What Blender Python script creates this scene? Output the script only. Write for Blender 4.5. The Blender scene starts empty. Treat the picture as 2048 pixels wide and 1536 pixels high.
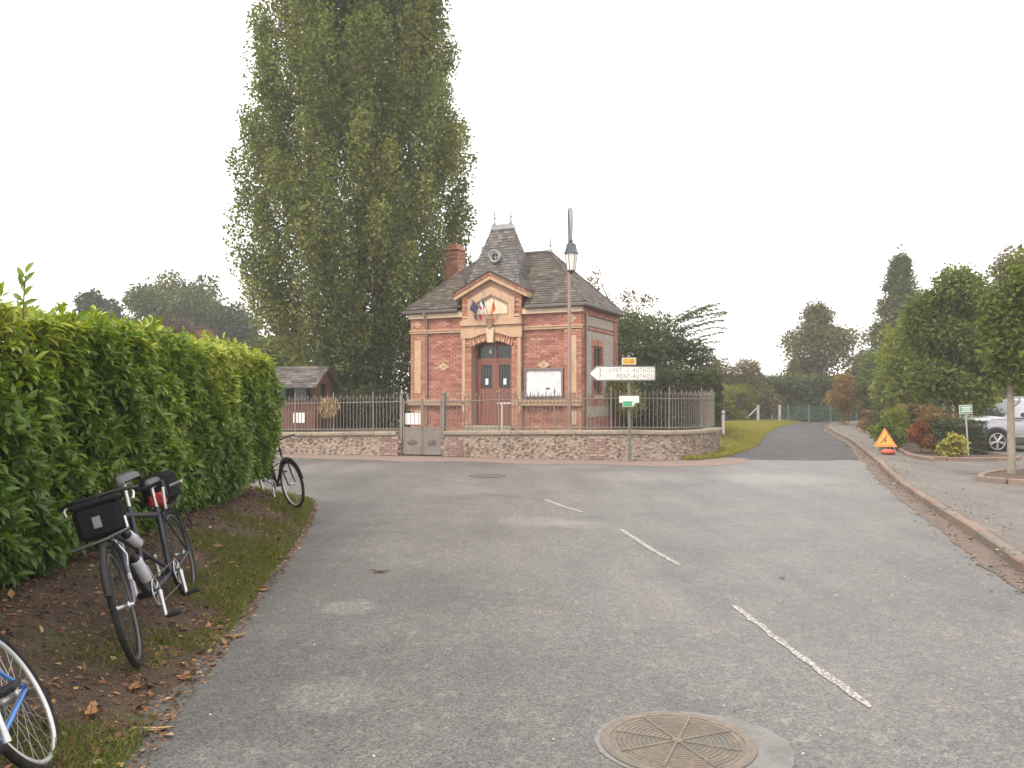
import bpy, math, random
import numpy as np
from mathutils import Vector, Matrix, Euler

R = math.radians
random.seed(7)
rng = np.random.default_rng(11)
scn = bpy.context.scene
col = scn.collection

# ------------------------------------------------------------------ camera
cam_d = bpy.data.cameras.new("camera")
cam = bpy.data.objects.new("camera", cam_d)
col.objects.link(cam)
cam.location = (0, 0, 1.55)
cam.rotation_euler = (R(90 + 1.0), 0, 0)
cam_d.sensor_width = 36
cam_d.lens = 29.0
cam_d.clip_start = 0.05
cam_d.clip_end = 3000
scn.camera = cam

# ------------------------------------------------------------------ sky, sun, exposure
SUN_EL, SUN_AZ = 52, 222          # degrees: above the horizon, compass from +Y clockwise
world = bpy.data.worlds.new("World")
scn.world = world
world.use_nodes = True
wn = world.node_tree
wn.nodes.clear()
w_out = wn.nodes.new("ShaderNodeOutputWorld")
w_bg = wn.nodes.new("ShaderNodeBackground")
w_sky = wn.nodes.new("ShaderNodeTexSky")
w_sky.sky_type = 'NISHITA'
w_sky.sun_disc = False
w_sky.sun_elevation = R(SUN_EL)
w_sky.sun_rotation = R(SUN_AZ)
w_sky.air_density = 1.0
w_sky.dust_density = 6.0
w_mix = wn.nodes.new("ShaderNodeMix")      # an even cloud layer in front of the blue
w_mix.data_type = 'RGBA'
w_mix.inputs["Factor"].default_value = 0.9
w_mix.inputs["B"].default_value = (10.1, 9.7, 9.4, 1)
wn.links.new(w_sky.outputs[0], w_mix.inputs["A"])
wn.links.new(w_mix.outputs["Result"], w_bg.inputs[0])
w_bg.inputs[1].default_value = 0.1
wn.links.new(w_bg.outputs[0], w_out.inputs[0])

sun_d = bpy.data.lights.new("sun", 'SUN')
sun_d.energy = 1.3
sun_d.angle = R(20)
sun_d.color = (1.0, 0.93, 0.82)
sun = bpy.data.objects.new("sun", sun_d)
col.objects.link(sun)
sv = Vector((math.sin(R(SUN_AZ)) * math.cos(R(SUN_EL)), math.cos(R(SUN_AZ)) * math.cos(R(SUN_EL)), math.sin(R(SUN_EL))))
sun.rotation_euler = sv.to_track_quat('Z', 'Y').to_euler()
sun.location = (0, 0, 40)

scn.view_settings.view_transform = 'Standard'
scn.view_settings.look = 'None'
scn.view_settings.gamma = 1
scn.view_settings.use_curve_mapping = False
scn.view_settings.exposure = 1.22
scn.cycles.use_denoising = True
scn.cycles.max_bounces = 6
scn.cycles.transparent_max_bounces = 6
scn.cycles.filter_width = 1.5

# ------------------------------------------------------------------ object helpers
def link(o):
    col.objects.link(o)
    return o

def tag(o, label=None, cat=None, group=None, kind=None):
    if label: o["label"] = label
    if cat: o["category"] = cat
    if group: o["group"] = group
    if kind: o["kind"] = kind
    return o

def thing(name, label, cat, loc=(0, 0, 0), rot=(0, 0, 0), group=None):
    o = bpy.data.objects.new(name, None)
    o.empty_display_size = 0.1
    link(o)
    o.location = loc
    o.rotation_euler = rot
    return tag(o, label, cat, group)

def put(name, mesh, parent=None, kind=None):
    o = bpy.data.objects.new(name, mesh)
    link(o)
    if parent: o.parent = parent
    if kind: o["kind"] = kind
    return o

def copy_tree(o, parent=None):
    c = o.copy()
    link(c)
    c.parent = parent
    for ch in list(o.children):
        copy_tree(ch, c)
    return c

class MB:
    """collects shapes; build() makes ONE mesh object"""
    def __init__(s):
        s.v, s.f, s.t, s.sm = [], [], [], []
    def add(s, verts, faces, tint=0.5, smooth=False):
        b = len(s.v)
        s.v.extend([tuple(p) for p in verts])
        for f in faces:
            s.f.append(tuple(i + b for i in f))
            s.t.append(tint)
            s.sm.append(smooth)
        return s
    def box(s, x0, x1, y0, y1, z0, z1, tint=0.5, m=None):
        vs = [(x0, y0, z0), (x1, y0, z0), (x1, y1, z0), (x0, y1, z0), (x0, y0, z1), (x1, y0, z1), (x1, y1, z1), (x0, y1, z1)]
        if m is not None: vs = [m @ Vector(p) for p in vs]
        return s.add(vs, [(0, 3, 2, 1), (4, 5, 6, 7), (0, 1, 5, 4), (1, 2, 6, 5), (2, 3, 7, 6), (3, 0, 4, 7)], tint)
    def cbox(s, x0, x1, y0, y1, z0, z1, c=0.02, tint=0.5, m=None):
        """box with chamfered edges (octagonal in all three directions)"""
        vs, fs = [], []
        def lvl(z, i):
            return [(x0 + i + c, y0 + i, z), (x1 - i - c, y0 + i, z), (x1 - i, y0 + i + c, z), (x1 - i, y1 - i - c, z),
                    (x1 - i - c, y1 - i, z), (x0 + i + c, y1 - i, z), (x0 + i, y1 - i - c, z), (x0 + i, y0 + i + c, z)]
        for z, i in ((z0, c), (z0 + c, 0), (z1 - c, 0), (z1, c)):
            vs += lvl(z, i)
        for k in range(3):
            for j in range(8):
                fs.append((k * 8 + j, k * 8 + (j + 1) % 8, k * 8 + 8 + (j + 1) % 8, k * 8 + 8 + j))
        fs.append(tuple(range(7, -1, -1)))
        fs.append(tuple(range(24, 32)))
        if m is not None: vs = [m @ Vector(p) for p in vs]
        return s.add(vs, fs, tint)
    def tube(s, pts, r, n=8, tint=0.5, cap=True, closed=False, flat=None):
        pts = [Vector(p) for p in pts]
        k = len(pts)
        rs = r if isinstance(r, (list, tuple)) else [r] * k
        vs, fs = [], []
        up = None
        for i, p in enumerate(pts):
            if closed:
                d = pts[(i + 1) % k] - pts[i - 1]
            else:
                d = pts[min(i + 1, k - 1)] - pts[max(i - 1, 0)]
            d = d.normalized() if d.length > 1e-9 else Vector((0, 0, 1))
            if up is None:
                up = Vector((0, 0, 1)) if abs(d.z) < 0.9 else Vector((1, 0, 0))
            a = d.cross(up)
            a = a.normalized() if a.length > 1e-6 else d.orthogonal().normalized()
            b = a.cross(d).normalized()
            up = b
            for j in range(n):
                t = 2 * math.pi * j / n
                fa = 1.0 if flat is None else flat
                vs.append(p + (a * math.cos(t) * fa + b * math.sin(t)) * rs[i])
        rings = k if closed else k - 1
        for i in range(rings):
            for j in range(n):
                i2 = (i + 1) % k
                fs.append((i * n + j, i * n + (j + 1) % n, i2 * n + (j + 1) % n, i2 * n + j))
        s.add(vs, fs, tint, True)
        if cap and not closed:
            s.add(vs[:n], [tuple(range(n - 1, -1, -1))], tint)
            s.add(vs[-n:], [tuple(range(n))], tint)
        return s
    def lathe(s, prof, n=16, m=None, tint=0.5, smooth=True):
        """prof: (radius, z) pairs, about local z"""
        vs, fs = [], []
        for r_, z in prof:
            for j in range(n):
                t = 2 * math.pi * j / n
                vs.append(Vector((r_ * math.cos(t), r_ * math.sin(t), z)))
        for i in range(len(prof) - 1):
            for j in range(n):
                fs.append((i * n + j, i * n + (j + 1) % n, i * n + n + (j + 1) % n, i * n + n + j))
        fs.append(tuple(range(n - 1, -1, -1)))
        fs.append(tuple(range((len(prof) - 1) * n, len(prof) * n)))
        if m is not None: vs = [m @ p for p in vs]
        return s.add(vs, fs, tint, smooth)
    def prism(s, poly, y0, y1, tint=0.5, m=None):
        """poly in x,z (counter-clockwise seen from -y), swept from y0 (front) to y1"""
        n = len(poly)
        vs = [(x, y0, z) for x, z in poly] + [(x, y1, z) for x, z in poly]
        fs = [tuple(range(n)), tuple(range(2 * n - 1, n - 1, -1))]
        for i in range(n):
            j = (i + 1) % n
            fs.append((j, i, n + i, n + j))
        if m is not None: vs = [m @ Vector(p) for p in vs]
        return s.add(vs, fs, tint)
    def ring(s, outer, inner, y0, y1, tint=0.5, m=None):
        """flat frame between two polygons of equal length in x,z"""
        n = len(outer)
        vs = [(x, y0, z) for x, z in outer] + [(x, y0, z) for x, z in inner] + [(x, y1, z) for x, z in outer] + [(x, y1, z) for x, z in inner]
        fs = []
        for i in range(n):
            j = (i + 1) % n
            fs += [(i, j, n + j, n + i), (2 * n + j, 2 * n + i, 3 * n + i, 3 * n + j), (j, i, 2 * n + i, 2 * n + j), (n + i, n + j, 3 * n + j, 3 * n + i)]
        if m is not None: vs = [m @ Vector(p) for p in vs]
        return s.add(vs, fs, tint)
    def mesh(s, name, mat):
        me = bpy.data.meshes.new(name)
        me.from_pydata([tuple(p) for p in s.v], [], s.f)
        a = me.attributes.new("tint", 'FLOAT', 'FACE')
        a.data.foreach_set("value", np.array(s.t, dtype=np.float32))
        me.polygons.foreach_set("use_smooth", np.array(s.sm, dtype=bool))
        if mat: me.materials.append(mat)
        me.update()
        return me
    def build(s, name, mat, parent=None, kind=None):
        return put(name, s.mesh(name, mat), parent, kind)

def np_mesh(name, V, F, tint, mat, smooth=False):
    """V (n,3), F (m,k) constant k, tint (m,)"""
    me = bpy.data.meshes.new(name)
    m, k = F.shape
    me.vertices.add(len(V))
    me.vertices.foreach_set("co", V.astype(np.float32).ravel())
    me.loops.add(m * k)
    me.loops.foreach_set("vertex_index", F.astype(np.int32).ravel())
    me.polygons.add(m)
    me.polygons.foreach_set("loop_start", np.arange(0, m * k, k, dtype=np.int32))
    me.polygons.foreach_set("use_smooth", np.full(m, smooth, dtype=bool))
    a = me.attributes.new("tint", 'FLOAT', 'FACE')
    a.data.foreach_set("value", tint.astype(np.float32))
    me.materials.append(mat)
    me.update(calc_edges=True)
    return me

def unit(a):
    return a / np.maximum(np.linalg.norm(a, axis=1, keepdims=True), 1e-9)

LEAF4 = (np.array([[0, 0, 0], [.45, -.5, .06], [1, 0, -.05], [.45, .5, .06]]), np.array([[0, 1, 2, 3]]))
LEAF8 = (np.array([[0, 0, 0], [.3, -.42, .10], [.3, 0, 0], [.3, .42, .10], [.68, -.40, .04], [.68, 0, -.05], [.68, .40, .04], [1, 0, -.16]]),
         np.array([[0, 1, 2, 2], [0, 2, 3, 3], [1, 4, 5, 2], [2, 5, 6, 3], [4, 7, 5, 5], [5, 7, 6, 6]]))

def leaf_arrays(P, A, N, L, Wd, tint, templ=LEAF4):
    """leaves at P, pointing along A, facing N"""
    tv, tf = templ
    A = unit(A)
    S = unit(np.cross(A, N))
    N2 = np.cross(S, A)
    n = len(P)
    V = P[:, None, :] + tv[None, :, 0, None] * (A * L[:, None])[:, None, :] + tv[None, :, 1, None] * (S * Wd[:, None])[:, None, :] + tv[None, :, 2, None] * (N2 * L[:, None])[:, None, :]
    return V, tf, tint

def leaves_mesh(name, P, A, N, L, Wd, tint, mat, templ=LEAF4):
    V, tf, tint = leaf_arrays(P, A, N, L, Wd, tint, templ)
    n, k, _ = V.shape
    if templ is LEAF8:   # as triangles
        tris = np.array([[0, 1, 2], [0, 2, 3], [1, 4, 5], [1, 5, 2], [2, 5, 6], [2, 6, 3], [4, 7, 5], [5, 7, 6]])
        F = (np.arange(n) * k)[:, None, None] + tris[None]
        return np_mesh(name, V.reshape(-1, 3), F.reshape(-1, 3), np.repeat(tint, len(tris)), mat, True)
    F = (np.arange(n) * k)[:, None, None] + tf[None]
    return np_mesh(name, V.reshape(-1, 3), F.reshape(-1, 4), np.repeat(tint, len(tf)), mat)

def rand_dirs(n):
    return unit(rng.normal(size=(n, 3)))

# ------------------------------------------------------------------ material helpers
MATS = {}
def _new(name):
    m = bpy.data.materials.new(name)
    m.use_nodes = True
    nt = m.node_tree
    nt.nodes.clear()
    out = nt.nodes.new("ShaderNodeOutputMaterial")
    p = nt.nodes.new("ShaderNodeBsdfPrincipled")
    nt.links.new(p.outputs[0], out.inputs[0])
    MATS[name] = m
    return m, nt, p, out

def _ramp(nt, stops, interp='LINEAR'):
    r = nt.nodes.new("ShaderNodeValToRGB")
    cr = r.color_ramp
    cr.interpolation = interp
    while len(cr.elements) < len(stops): cr.elements.new(0.5)
    for e, (p, c) in zip(cr.elements, stops):
        e.position = p
        e.color = (*c, 1)
    return r

def _noise(nt, scale, detail=4, rough=0.6, coord="Object", stretch=None):
    tc = nt.nodes.new("ShaderNodeTexCoord")
    n = nt.nodes.new("ShaderNodeTexNoise")
    n.inputs["Scale"].default_value = scale
    n.inputs["Detail"].default_value = detail
    n.inputs["Roughness"].default_value = rough
    src = tc.outputs[coord]
    if stretch:
        mp = nt.nodes.new("ShaderNodeMapping")
        mp.inputs["Scale"].default_value = stretch
        nt.links.new(src, mp.inputs[0])
        src = mp.outputs[0]
    nt.links.new(src, n.inputs["Vector"])
    return n

def _mixc(nt, fac, a, b, blend='MIX'):
    m = nt.nodes.new("ShaderNodeMix")
    m.data_type = 'RGBA'
    m.blend_type = blend
    for sock, val in ((m.inputs["Factor"], fac), (m.inputs["A"], a), (m.inputs["B"], b)):
        if hasattr(val, "links"): nt.links.new(val, sock)
        elif isinstance(val, (int, float)): sock.default_value = val
        else: sock.default_value = (*val, 1)
    return m.outputs["Result"]

def mat(name, c1, c2=None, scale=8, rough=0.7, metal=0.0, bump=0.0, bscale=None, spec=0.5, contrast=(0.35, 0.65), stain=None, stretch=None, coat=0):
    """two-tone noisy surface, optional darker stain colour on a larger noise"""
    if name in MATS: return MATS[name]
    m, nt, p, out = _new(name)
    c2 = c2 or tuple(x * 0.8 for x in c1)
    n = _noise(nt, scale, 6, 0.65, stretch=stretch)
    r = _ramp(nt, [(contrast[0], c1), (contrast[1], c2)])
    nt.links.new(n.outputs["Fac"], r.inputs[0])
    c = r.outputs[0]
    if stain:
        n2 = _noise(nt, stain[1], 5, 0.7, stretch=stain[3] if len(stain) > 3 else None)
        r2 = _ramp(nt, [(stain[2], (0, 0, 0)), (stain[2] + 0.18, (1, 1, 1))])
        nt.links.new(n2.outputs["Fac"], r2.inputs[0])
        c = _mixc(nt, r2.outputs[0], c, stain[0])
    nt.links.new(c, p.inputs["Base Color"])
    p.inputs["Roughness"].default_value = rough
    p.inputs["Metallic"].default_value = metal
    p.inputs["Specular IOR Level"].default_value = spec
    p.inputs["Coat Weight"].default_value = coat
    if bump:
        nb = _noise(nt, bscale or scale * 4, 5, 0.7)
        b = nt.nodes.new("ShaderNodeBump")
        b.inputs["Strength"].default_value = bump
        b.inputs["Distance"].default_value = 0.01
        nt.links.new(nb.outputs["Fac"], b.inputs["Height"])
        nt.links.new(b.outputs[0], p.inputs["Normal"])
    return m

def tint_mat(name, stops, rough=0.8, bump=0.0, bscale=60, speck=0.15, interp='LINEAR', spec=0.4, stain=None):
    """colour picked per piece by the 'tint' attribute, with a little noise inside each piece"""
    if name in MATS: return MATS[name]
    m, nt, p, out = _new(name)
    a = nt.nodes.new("ShaderNodeAttribute")
    a.attribute_name = "tint"
    r = _ramp(nt, stops, interp)
    nt.links.new(a.outputs["Fac"], r.inputs[0])
    c = r.outputs[0]
    if speck:
        n = _noise(nt, bscale * 0.5, 5, 0.7)
        r2 = _ramp(nt, [(0.3, (1 - speck,) * 3), (0.7, (1 + speck,) * 3)])
        nt.links.new(n.outputs["Fac"], r2.inputs[0])
        c = _mixc(nt, 1.0, c, r2.outputs[0], 'MULTIPLY')
    if stain:
        n2 = _noise(nt, stain[1], 6, 0.7, stretch=stain[4] if len(stain) > 4 else None)
        r3 = _ramp(nt, [(stain[2], (0, 0, 0)), (stain[2] + stain[3], (1, 1, 1))])
        nt.links.new(n2.outputs["Fac"], r3.inputs[0])
        c = _mixc(nt, r3.outputs[0], c, stain[0])
    nt.links.new(c, p.inputs["Base Color"])
    p.inputs["Roughness"].default_value = rough
    p.inputs["Specular IOR Level"].default_value = spec
    if bump:
        nb = _noise(nt, bscale, 4, 0.7)
        b = nt.nodes.new("ShaderNodeBump")
        b.inputs["Strength"].default_value = bump
        b.inputs["Distance"].default_value = 0.006
        nt.links.new(nb.outputs["Fac"], b.inputs["Height"])
        nt.links.new(b.outputs[0], p.inputs["Normal"])
    return m

def leaf_mat(name, stops, rough=0.65, trans=0.35, spec=0.12, gain=1.3):
    if name in MATS: return MATS[name]
    m, nt, p, out = _new(name)
    a = nt.nodes.new("ShaderNodeAttribute")
    a.attribute_name = "tint"
    r = _ramp(nt, [(q, (c[0] * gain * 1.05, c[1] * gain, c[2] * gain * .95)) for q, c in stops])
    nt.links.new(a.outputs["Fac"], r.inputs[0])
    nt.links.new(r.outputs[0], p.inputs["Base Color"])
    p.inputs["Roughness"].default_value = rough
    p.inputs["Specular IOR Level"].default_value = spec
    tr = nt.nodes.new("ShaderNodeBsdfTranslucent")
    hs = nt.nodes.new("ShaderNodeHueSaturation")
    hs.inputs["Value"].default_value = 1.3
    hs.inputs["Saturation"].default_value = 1.1
    nt.links.new(r.outputs[0], hs.inputs["Color"])
    nt.links.new(hs.outputs[0], tr.inputs[0])
    mx = nt.nodes.new("ShaderNodeMixShader")
    mx.inputs[0].default_value = trans
    nt.links.new(p.outputs[0], mx.inputs[1])
    nt.links.new(tr.outputs[0], mx.inputs[2])
    nt.links.new(mx.outputs[0], out.inputs[0])
    return m

def glass_mat(name, c=(0.02, 0.025, 0.03), rough=0.08):
    if name in MATS: return MATS[name]
    m, nt, p, out = _new(name)
    p.inputs["Base Color"].default_value = (*c, 1)
    p.inputs["Roughness"].default_value = rough
    p.inputs["Specular IOR Level"].default_value = 0.6
    return m

def smooth(a, b, x):
    t = min(1.0, max(0.0, (x - a) / (b - a)))
    return t * t * (3 - 2 * t)

def interp(tab, k):
    """piecewise linear in a list of (key, value...)"""
    if k <= tab[0][0]: return tab[0][1]
    for (a, va), (b, vb) in zip(tab, tab[1:]):
        if k <= b: return va + (vb - va) * (k - a) / (b - a)
    return tab[-1][1]

def catmull(pts, step=0.5):
    """smooth resample of a 2-D polyline"""
    P = [Vector((p[0], p[1], 0)) for p in pts]
    P = [P[0] * 2 - P[1]] + P + [P[-1] * 2 - P[-2]]
    out = []
    for i in range(1, len(P) - 2):
        n = max(2, int((P[i + 1] - P[i]).length / step))
        for k in range(n):
            t = k / n
            a, b, c, d = P[i - 1], P[i], P[i + 1], P[i + 2]
            q = 0.5 * ((2 * b) + (c - a) * t + (2 * a - 5 * b + 4 * c - d) * t * t + (3 * b - a - 3 * c + d) * t ** 3)
            out.append((q.x, q.y))
    out.append((P[-2].x, P[-2].y))
    return out

def text_mesh(name, s, size, material, parent, m, align='CENTER', narrow=1.0, extrude=0.0015, spacing=1.0):
    cu = bpy.data.curves.new(name, 'FONT')
    cu.body = s
    cu.size = size
    cu.align_x = align
    cu.align_y = 'CENTER'
    cu.extrude = extrude
    cu.space_character = spacing
    tmp = bpy.data.objects.new("tmp", cu)
    link(tmp)
    dg = bpy.context.evaluated_depsgraph_get()
    me = bpy.data.meshes.new_from_object(tmp.evaluated_get(dg))
    me.name = name
    bpy.data.objects.remove(tmp)
    me.transform(m @ Matrix.Diagonal((narrow, 1, 1, 1)))
    me.materials.clear()
    me.materials.append(material)
    return put(name, me, parent)

# ================================================================== THE SETTING
def asphalt(name, base, warm, blobs=(), light=(0.19, 0.182, 0.178), gloss=(0.55, 0.55)):
    m, nt, p, out = _new(name)
    big = _noise(nt, 0.22, 5, 0.6)
    r = _ramp(nt, [(0.35, tuple(x * 0.82 for x in base)), (0.65, tuple(x * 1.15 for x in base))])
    nt.links.new(big.outputs["Fac"], r.inputs[0])
    c = r.outputs[0]
    mid = _noise(nt, 2.3, 5, 0.65)
    r = _ramp(nt, [(0.4, (0, 0, 0)), (0.75, (1, 1, 1))])
    nt.links.new(mid.outputs["Fac"], r.inputs[0])
    c = _mixc(nt, r.outputs[0], c, warm)
    tc = nt.nodes.new("ShaderNodeTexCoord")
    # tar-dark wheel streaks and blotches
    st = _noise(nt, 0.9, 6, 0.75)
    r = _ramp(nt, [(0.28, (0.72, 0.72, 0.73)), (0.5, (1, 1, 1))])
    nt.links.new(st.outputs["Fac"], r.inputs[0])
    c = _mixc(nt, 1.0, c, r.outputs[0], 'MULTIPLY')
    for (x, y, rad, amt) in blobs:           # worn pale places
        mp = nt.nodes.new("ShaderNodeMapping")
        mp.inputs["Location"].default_value = (-x, -y, 0)
        nt.links.new(tc.outputs["Object"], mp.inputs[0])
        nz = _noise(nt, 5, 4, 0.7)
        va = nt.nodes.new("ShaderNodeVectorMath"); va.operation = 'LENGTH'
        nt.links.new(mp.outputs[0], va.inputs[0])
        ad = nt.nodes.new("ShaderNodeMath"); ad.operation = 'MULTIPLY_ADD'
        nt.links.new(nz.outputs["Fac"], ad.inputs[0]); ad.inputs[1].default_value = rad * 1.1
        nt.links.new(va.outputs["Value"], ad.inputs[2])
        r = _ramp(nt, [(0.0, (amt if amt < 1 else amt - 1,) * 3), (1.0, (0, 0, 0))], 'EASE')
        mr = nt.nodes.new("ShaderNodeMapRange")
        mr.inputs["From Min"].default_value = rad * 1.05
        mr.inputs["From Max"].default_value = rad * 1.75
        nt.links.new(ad.outputs[0], mr.inputs[0])
        nt.links.new(mr.outputs[0], r.inputs[0])
        c = _mixc(nt, r.outputs[0], c, light if amt < 1 else (0.068, 0.068, 0.065))
    sk = _noise(nt, 1.0, 4, 0.6, stretch=(1.9, 0.22, 1))          # tyre-polished streaks
    r = _ramp(nt, [(0.32, (0.86, 0.86, 0.865)), (0.68, (1.12, 1.11, 1.10))])
    nt.links.new(sk.outputs["Fac"], r.inputs[0])
    c = _mixc(nt, 1.0, c, r.outputs[0], 'MULTIPLY')
    # aggregate
    vo = nt.nodes.new("ShaderNodeTexVoronoi")
    vo.inputs["Scale"].default_value = 95
    nt.links.new(tc.outputs["Object"], vo.inputs["Vector"])
    r = _ramp(nt, [(0.0, (0.55,) * 3), (0.5, (1.0, 1.0, 1.0)), (1.0, (1.5, 1.46, 1.4))])
    sx = nt.nodes.new("ShaderNodeSeparateColor")
    nt.links.new(vo.outputs["Color"], sx.inputs[0])
    nt.links.new(sx.outputs[0], r.inputs[0])
    c = _mixc(nt, 1.0, c, r.outputs[0], 'MULTIPLY')
    vo2 = nt.nodes.new("ShaderNodeTexVoronoi")
    vo2.inputs["Scale"].default_value = 23
    nt.links.new(tc.outputs["Object"], vo2.inputs["Vector"])
    r = _ramp(nt, [(0.0, (0.8,) * 3), (0.9, (1.08, 1.08, 1.07)), (1.0, (1.6, 1.55, 1.5))])
    sx = nt.nodes.new("ShaderNodeSeparateColor")
    nt.links.new(vo2.outputs["Color"], sx.inputs[0])
    nt.links.new(sx.outputs[1], r.inputs[0])
    c = _mixc(nt, 0.6, c, r.outputs[0], 'MULTIPLY')
    nt.links.new(c, p.inputs["Base Color"])
    p.inputs["Roughness"].default_value = gloss[0]
    p.inputs["Specular IOR Level"].default_value = gloss[1]
    b = nt.nodes.new("ShaderNodeBump")
    b.inputs["Strength"].default_value = 0.5
    b.inputs["Distance"].default_value = 0.006
    nt.links.new(vo.outputs["Distance"], b.inputs["Height"])
    nt.links.new(b.outputs[0], p.inputs["Normal"])
    return m

M_road = asphalt("road_asphalt", (0.103, 0.100, 0.098), (0.122, 0.114, 0.109),
                 blobs=[(-1.7, 6.6, 1.3, 1.6), (-1.5, 4.3, 1.1, 1.6), (-0.3, 4.6, 1.1, 1.35), (-0.4, 6.8, 1.0, 1.35), (0.6, 2.9, 1.2, 1.35), (-2.2, 9.2, 1.0, 1.4), (-1.22, 6.15, 0.24, .45), (-0.95, 4.35, 0.28, .38), (-1.25, 3.55, 0.22, .3), (0.3, 10.4, 0.5, .45), (0.9, 10.2, 0.4, .35),
                        (-2.6, 9.6, 0.4, .25), (2.5, 16.5, 1.3, .5), (5.0, 16.0, 1.3, .5), (-1.0, 14.0, 0.9, .3), (-4.0, 18.5, 1.5, .35), (1.0, 19.0, 1.2, .35)])
M_lane = asphalt("lane_asphalt", (0.072, 0.072, 0.079), (0.082, 0.08, 0.083), gloss=(0.85, 0.2))
M_pave = asphalt("pavement_asphalt", (0.128, 0.118, 0.109), (0.148, 0.132, 0.119), gloss=(0.75, 0.35))

def sheet(name, pts, z, material, kind="structure", parent=None):
    """flat polygon sheet through x,y points; z is a number or a function"""
    zf = z if callable(z) else (lambda x, y: z)
    me = bpy.data.meshes.new(name)
    me.from_pydata([(x, y, zf(x, y)) for x, y in pts], [], [tuple(range(len(pts)))])
    me.materials.append(material)
    me.update()
    return put(name, me, parent, kind)

def strip(name, left, right, zl, zr, material, kind="structure", parent=None):
    n = len(left)
    vs = [(p[0], p[1], zl(*p) if callable(zl) else zl) for p in left] + [(p[0], p[1], zr(*p) if callable(zr) else zr) for p in right]
    fs = [(i, n + i, n + i + 1, i + 1) for i in range(n - 1)]
    me = bpy.data.meshes.new(name)
    me.from_pydata(vs, [], fs)
    me.materials.append(material)
    me.update()
    return put(name, me, parent, kind)

M_grass = mat("grass_ground", (0.075, 0.085, 0.028), (0.13, 0.12, 0.05), scale=1.2, rough=0.95, bump=0.6, bscale=40, stain=((0.10, 0.075, 0.04), 0.5, 0.5))
M_dirt = mat("bank_soil", (0.038, 0.025, 0.017), (0.072, 0.047, 0.030), scale=7, rough=0.95, bump=1.0, bscale=35, stain=((0.055, 0.065, 0.02), 1.8, 0.55))
M_wallfoot = mat("wall_foot_gravel", (0.23, 0.155, 0.125), (0.15, 0.12, 0.105), scale=14, rough=0.95, bump=0.8, bscale=80)
M_gutter = mat("gutter_paving", (0.145, 0.102, 0.08), (0.115, 0.093, 0.08), scale=9, rough=0.9, bump=0.6, bscale=60, stain=((0.075, 0.062, 0.052), 2.2, 0.47))
M_kerb = tint_mat("kerb_stone", [(0, (0.17, 0.118, 0.092)), (0.5, (0.215, 0.155, 0.12)), (1, (0.16, 0.135, 0.115))], rough=0.9, bump=0.7, bscale=50, speck=0.3)

sheet("ground", [(-260, -120), (260, -120), (260, 360), (-260, 360)], -0.06, M_grass)
sheet("road", [(-60, -12), (14, -12), (14, 24.5), (-60, 24.5)], 0.0, M_road)

# ---- right kerb line (road side), gutter, pavement
KERB = catmull([(3.45, -12), (3.5, -4), (3.62, 2), (3.95, 4.8), (4.5, 7.25), (5.04, 8.9), (6.77, 14.4), (8.85, 20.2), (11.9, 29), (14.6, 37.6), (16.9, 44), (19.6, 50), (24, 56)], 0.35)
def normals2(line):
    out = []
    for i in range(len(line)):
        a, b = line[max(i - 1, 0)], line[min(i + 1, len(line) - 1)]
        d = Vector((b[0] - a[0], b[1] - a[1])).normalized()
        out.append(Vector((d.y, -d.x)))           # to the right of travel
    return out
KN = normals2(KERB)
def off(line, nrm, d):
    return [(p[0] + n.x * d, p[1] + n.y * d) for p, n in zip(line, nrm)]
PAVE_Z, PAVE_SLOPE = 0.10, 0.03
pave = bpy.data.meshes.new("pavement")
rows = [0.13, 1.5, 4, 8, 16, 30]
pv, pf = [], []
for d in rows:
    for (x, y) in off(KERB, KN, d): pv.append((x, y, PAVE_Z - PAVE_SLOPE * min(d, 14)))
nk = len(KERB)
for a in range(len(rows) - 1):
    for i in range(nk - 1): pf.append((a * nk + i, a * nk + nk + i, a * nk + nk + i + 1, a * nk + i + 1))
pave.from_pydata(pv, [], pf)
pave.materials.append(M_pave)
pave.update()
put("pavement", pave, None, "structure")

def kerb_dist(x, y):
    best = min(range(nk), key=lambda i: (KERB[i][0] - x) ** 2 + (KERB[i][1] - y) ** 2)
    return (x - KERB[best][0]) * KN[best].x + (y - KERB[best][1]) * KN[best].y
def pz(x, y):
    return PAVE_Z - PAVE_SLOPE * min(max(kerb_dist(x, y), 0), 14)

strip("gutter", [(p[0] + q.x * (-.26 + w_), p[1] + q.y * (-.26 + w_)) for p, q, w_ in zip(KERB, KN, rng.normal(0, .022, len(KERB)))], off(KERB, KN, 0.0), 0.0055, 0.0055, M_gutter)

# lane: newer, darker asphalt leading away beside the yard
LANE_L = catmull([(4.3, 20.55), (5.2, 21.3), (6.4, 23.6), (7.8, 26.8), (10.6, 35), (12.8, 40.8), (15.2, 46.5), (18.2, 52), (23, 58)], 0.6)
LANE_R = off(KERB, KN, -0.28)
lane_r = [p for p in LANE_R if p[1] > 20.4]
seam = [(4.3, 20.55)]
x = 4.6
while x < 8.5:
    seam.append((x, 20.75 + 0.12 * math.sin(x * 2.3) + random.uniform(-0.09, 0.09)))
    x += 0.3
lane_poly = seam + lane_r + LANE_L[::-1][:-1]
lane_o = sheet("lane", lane_poly, 0.005, M_lane)

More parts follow.
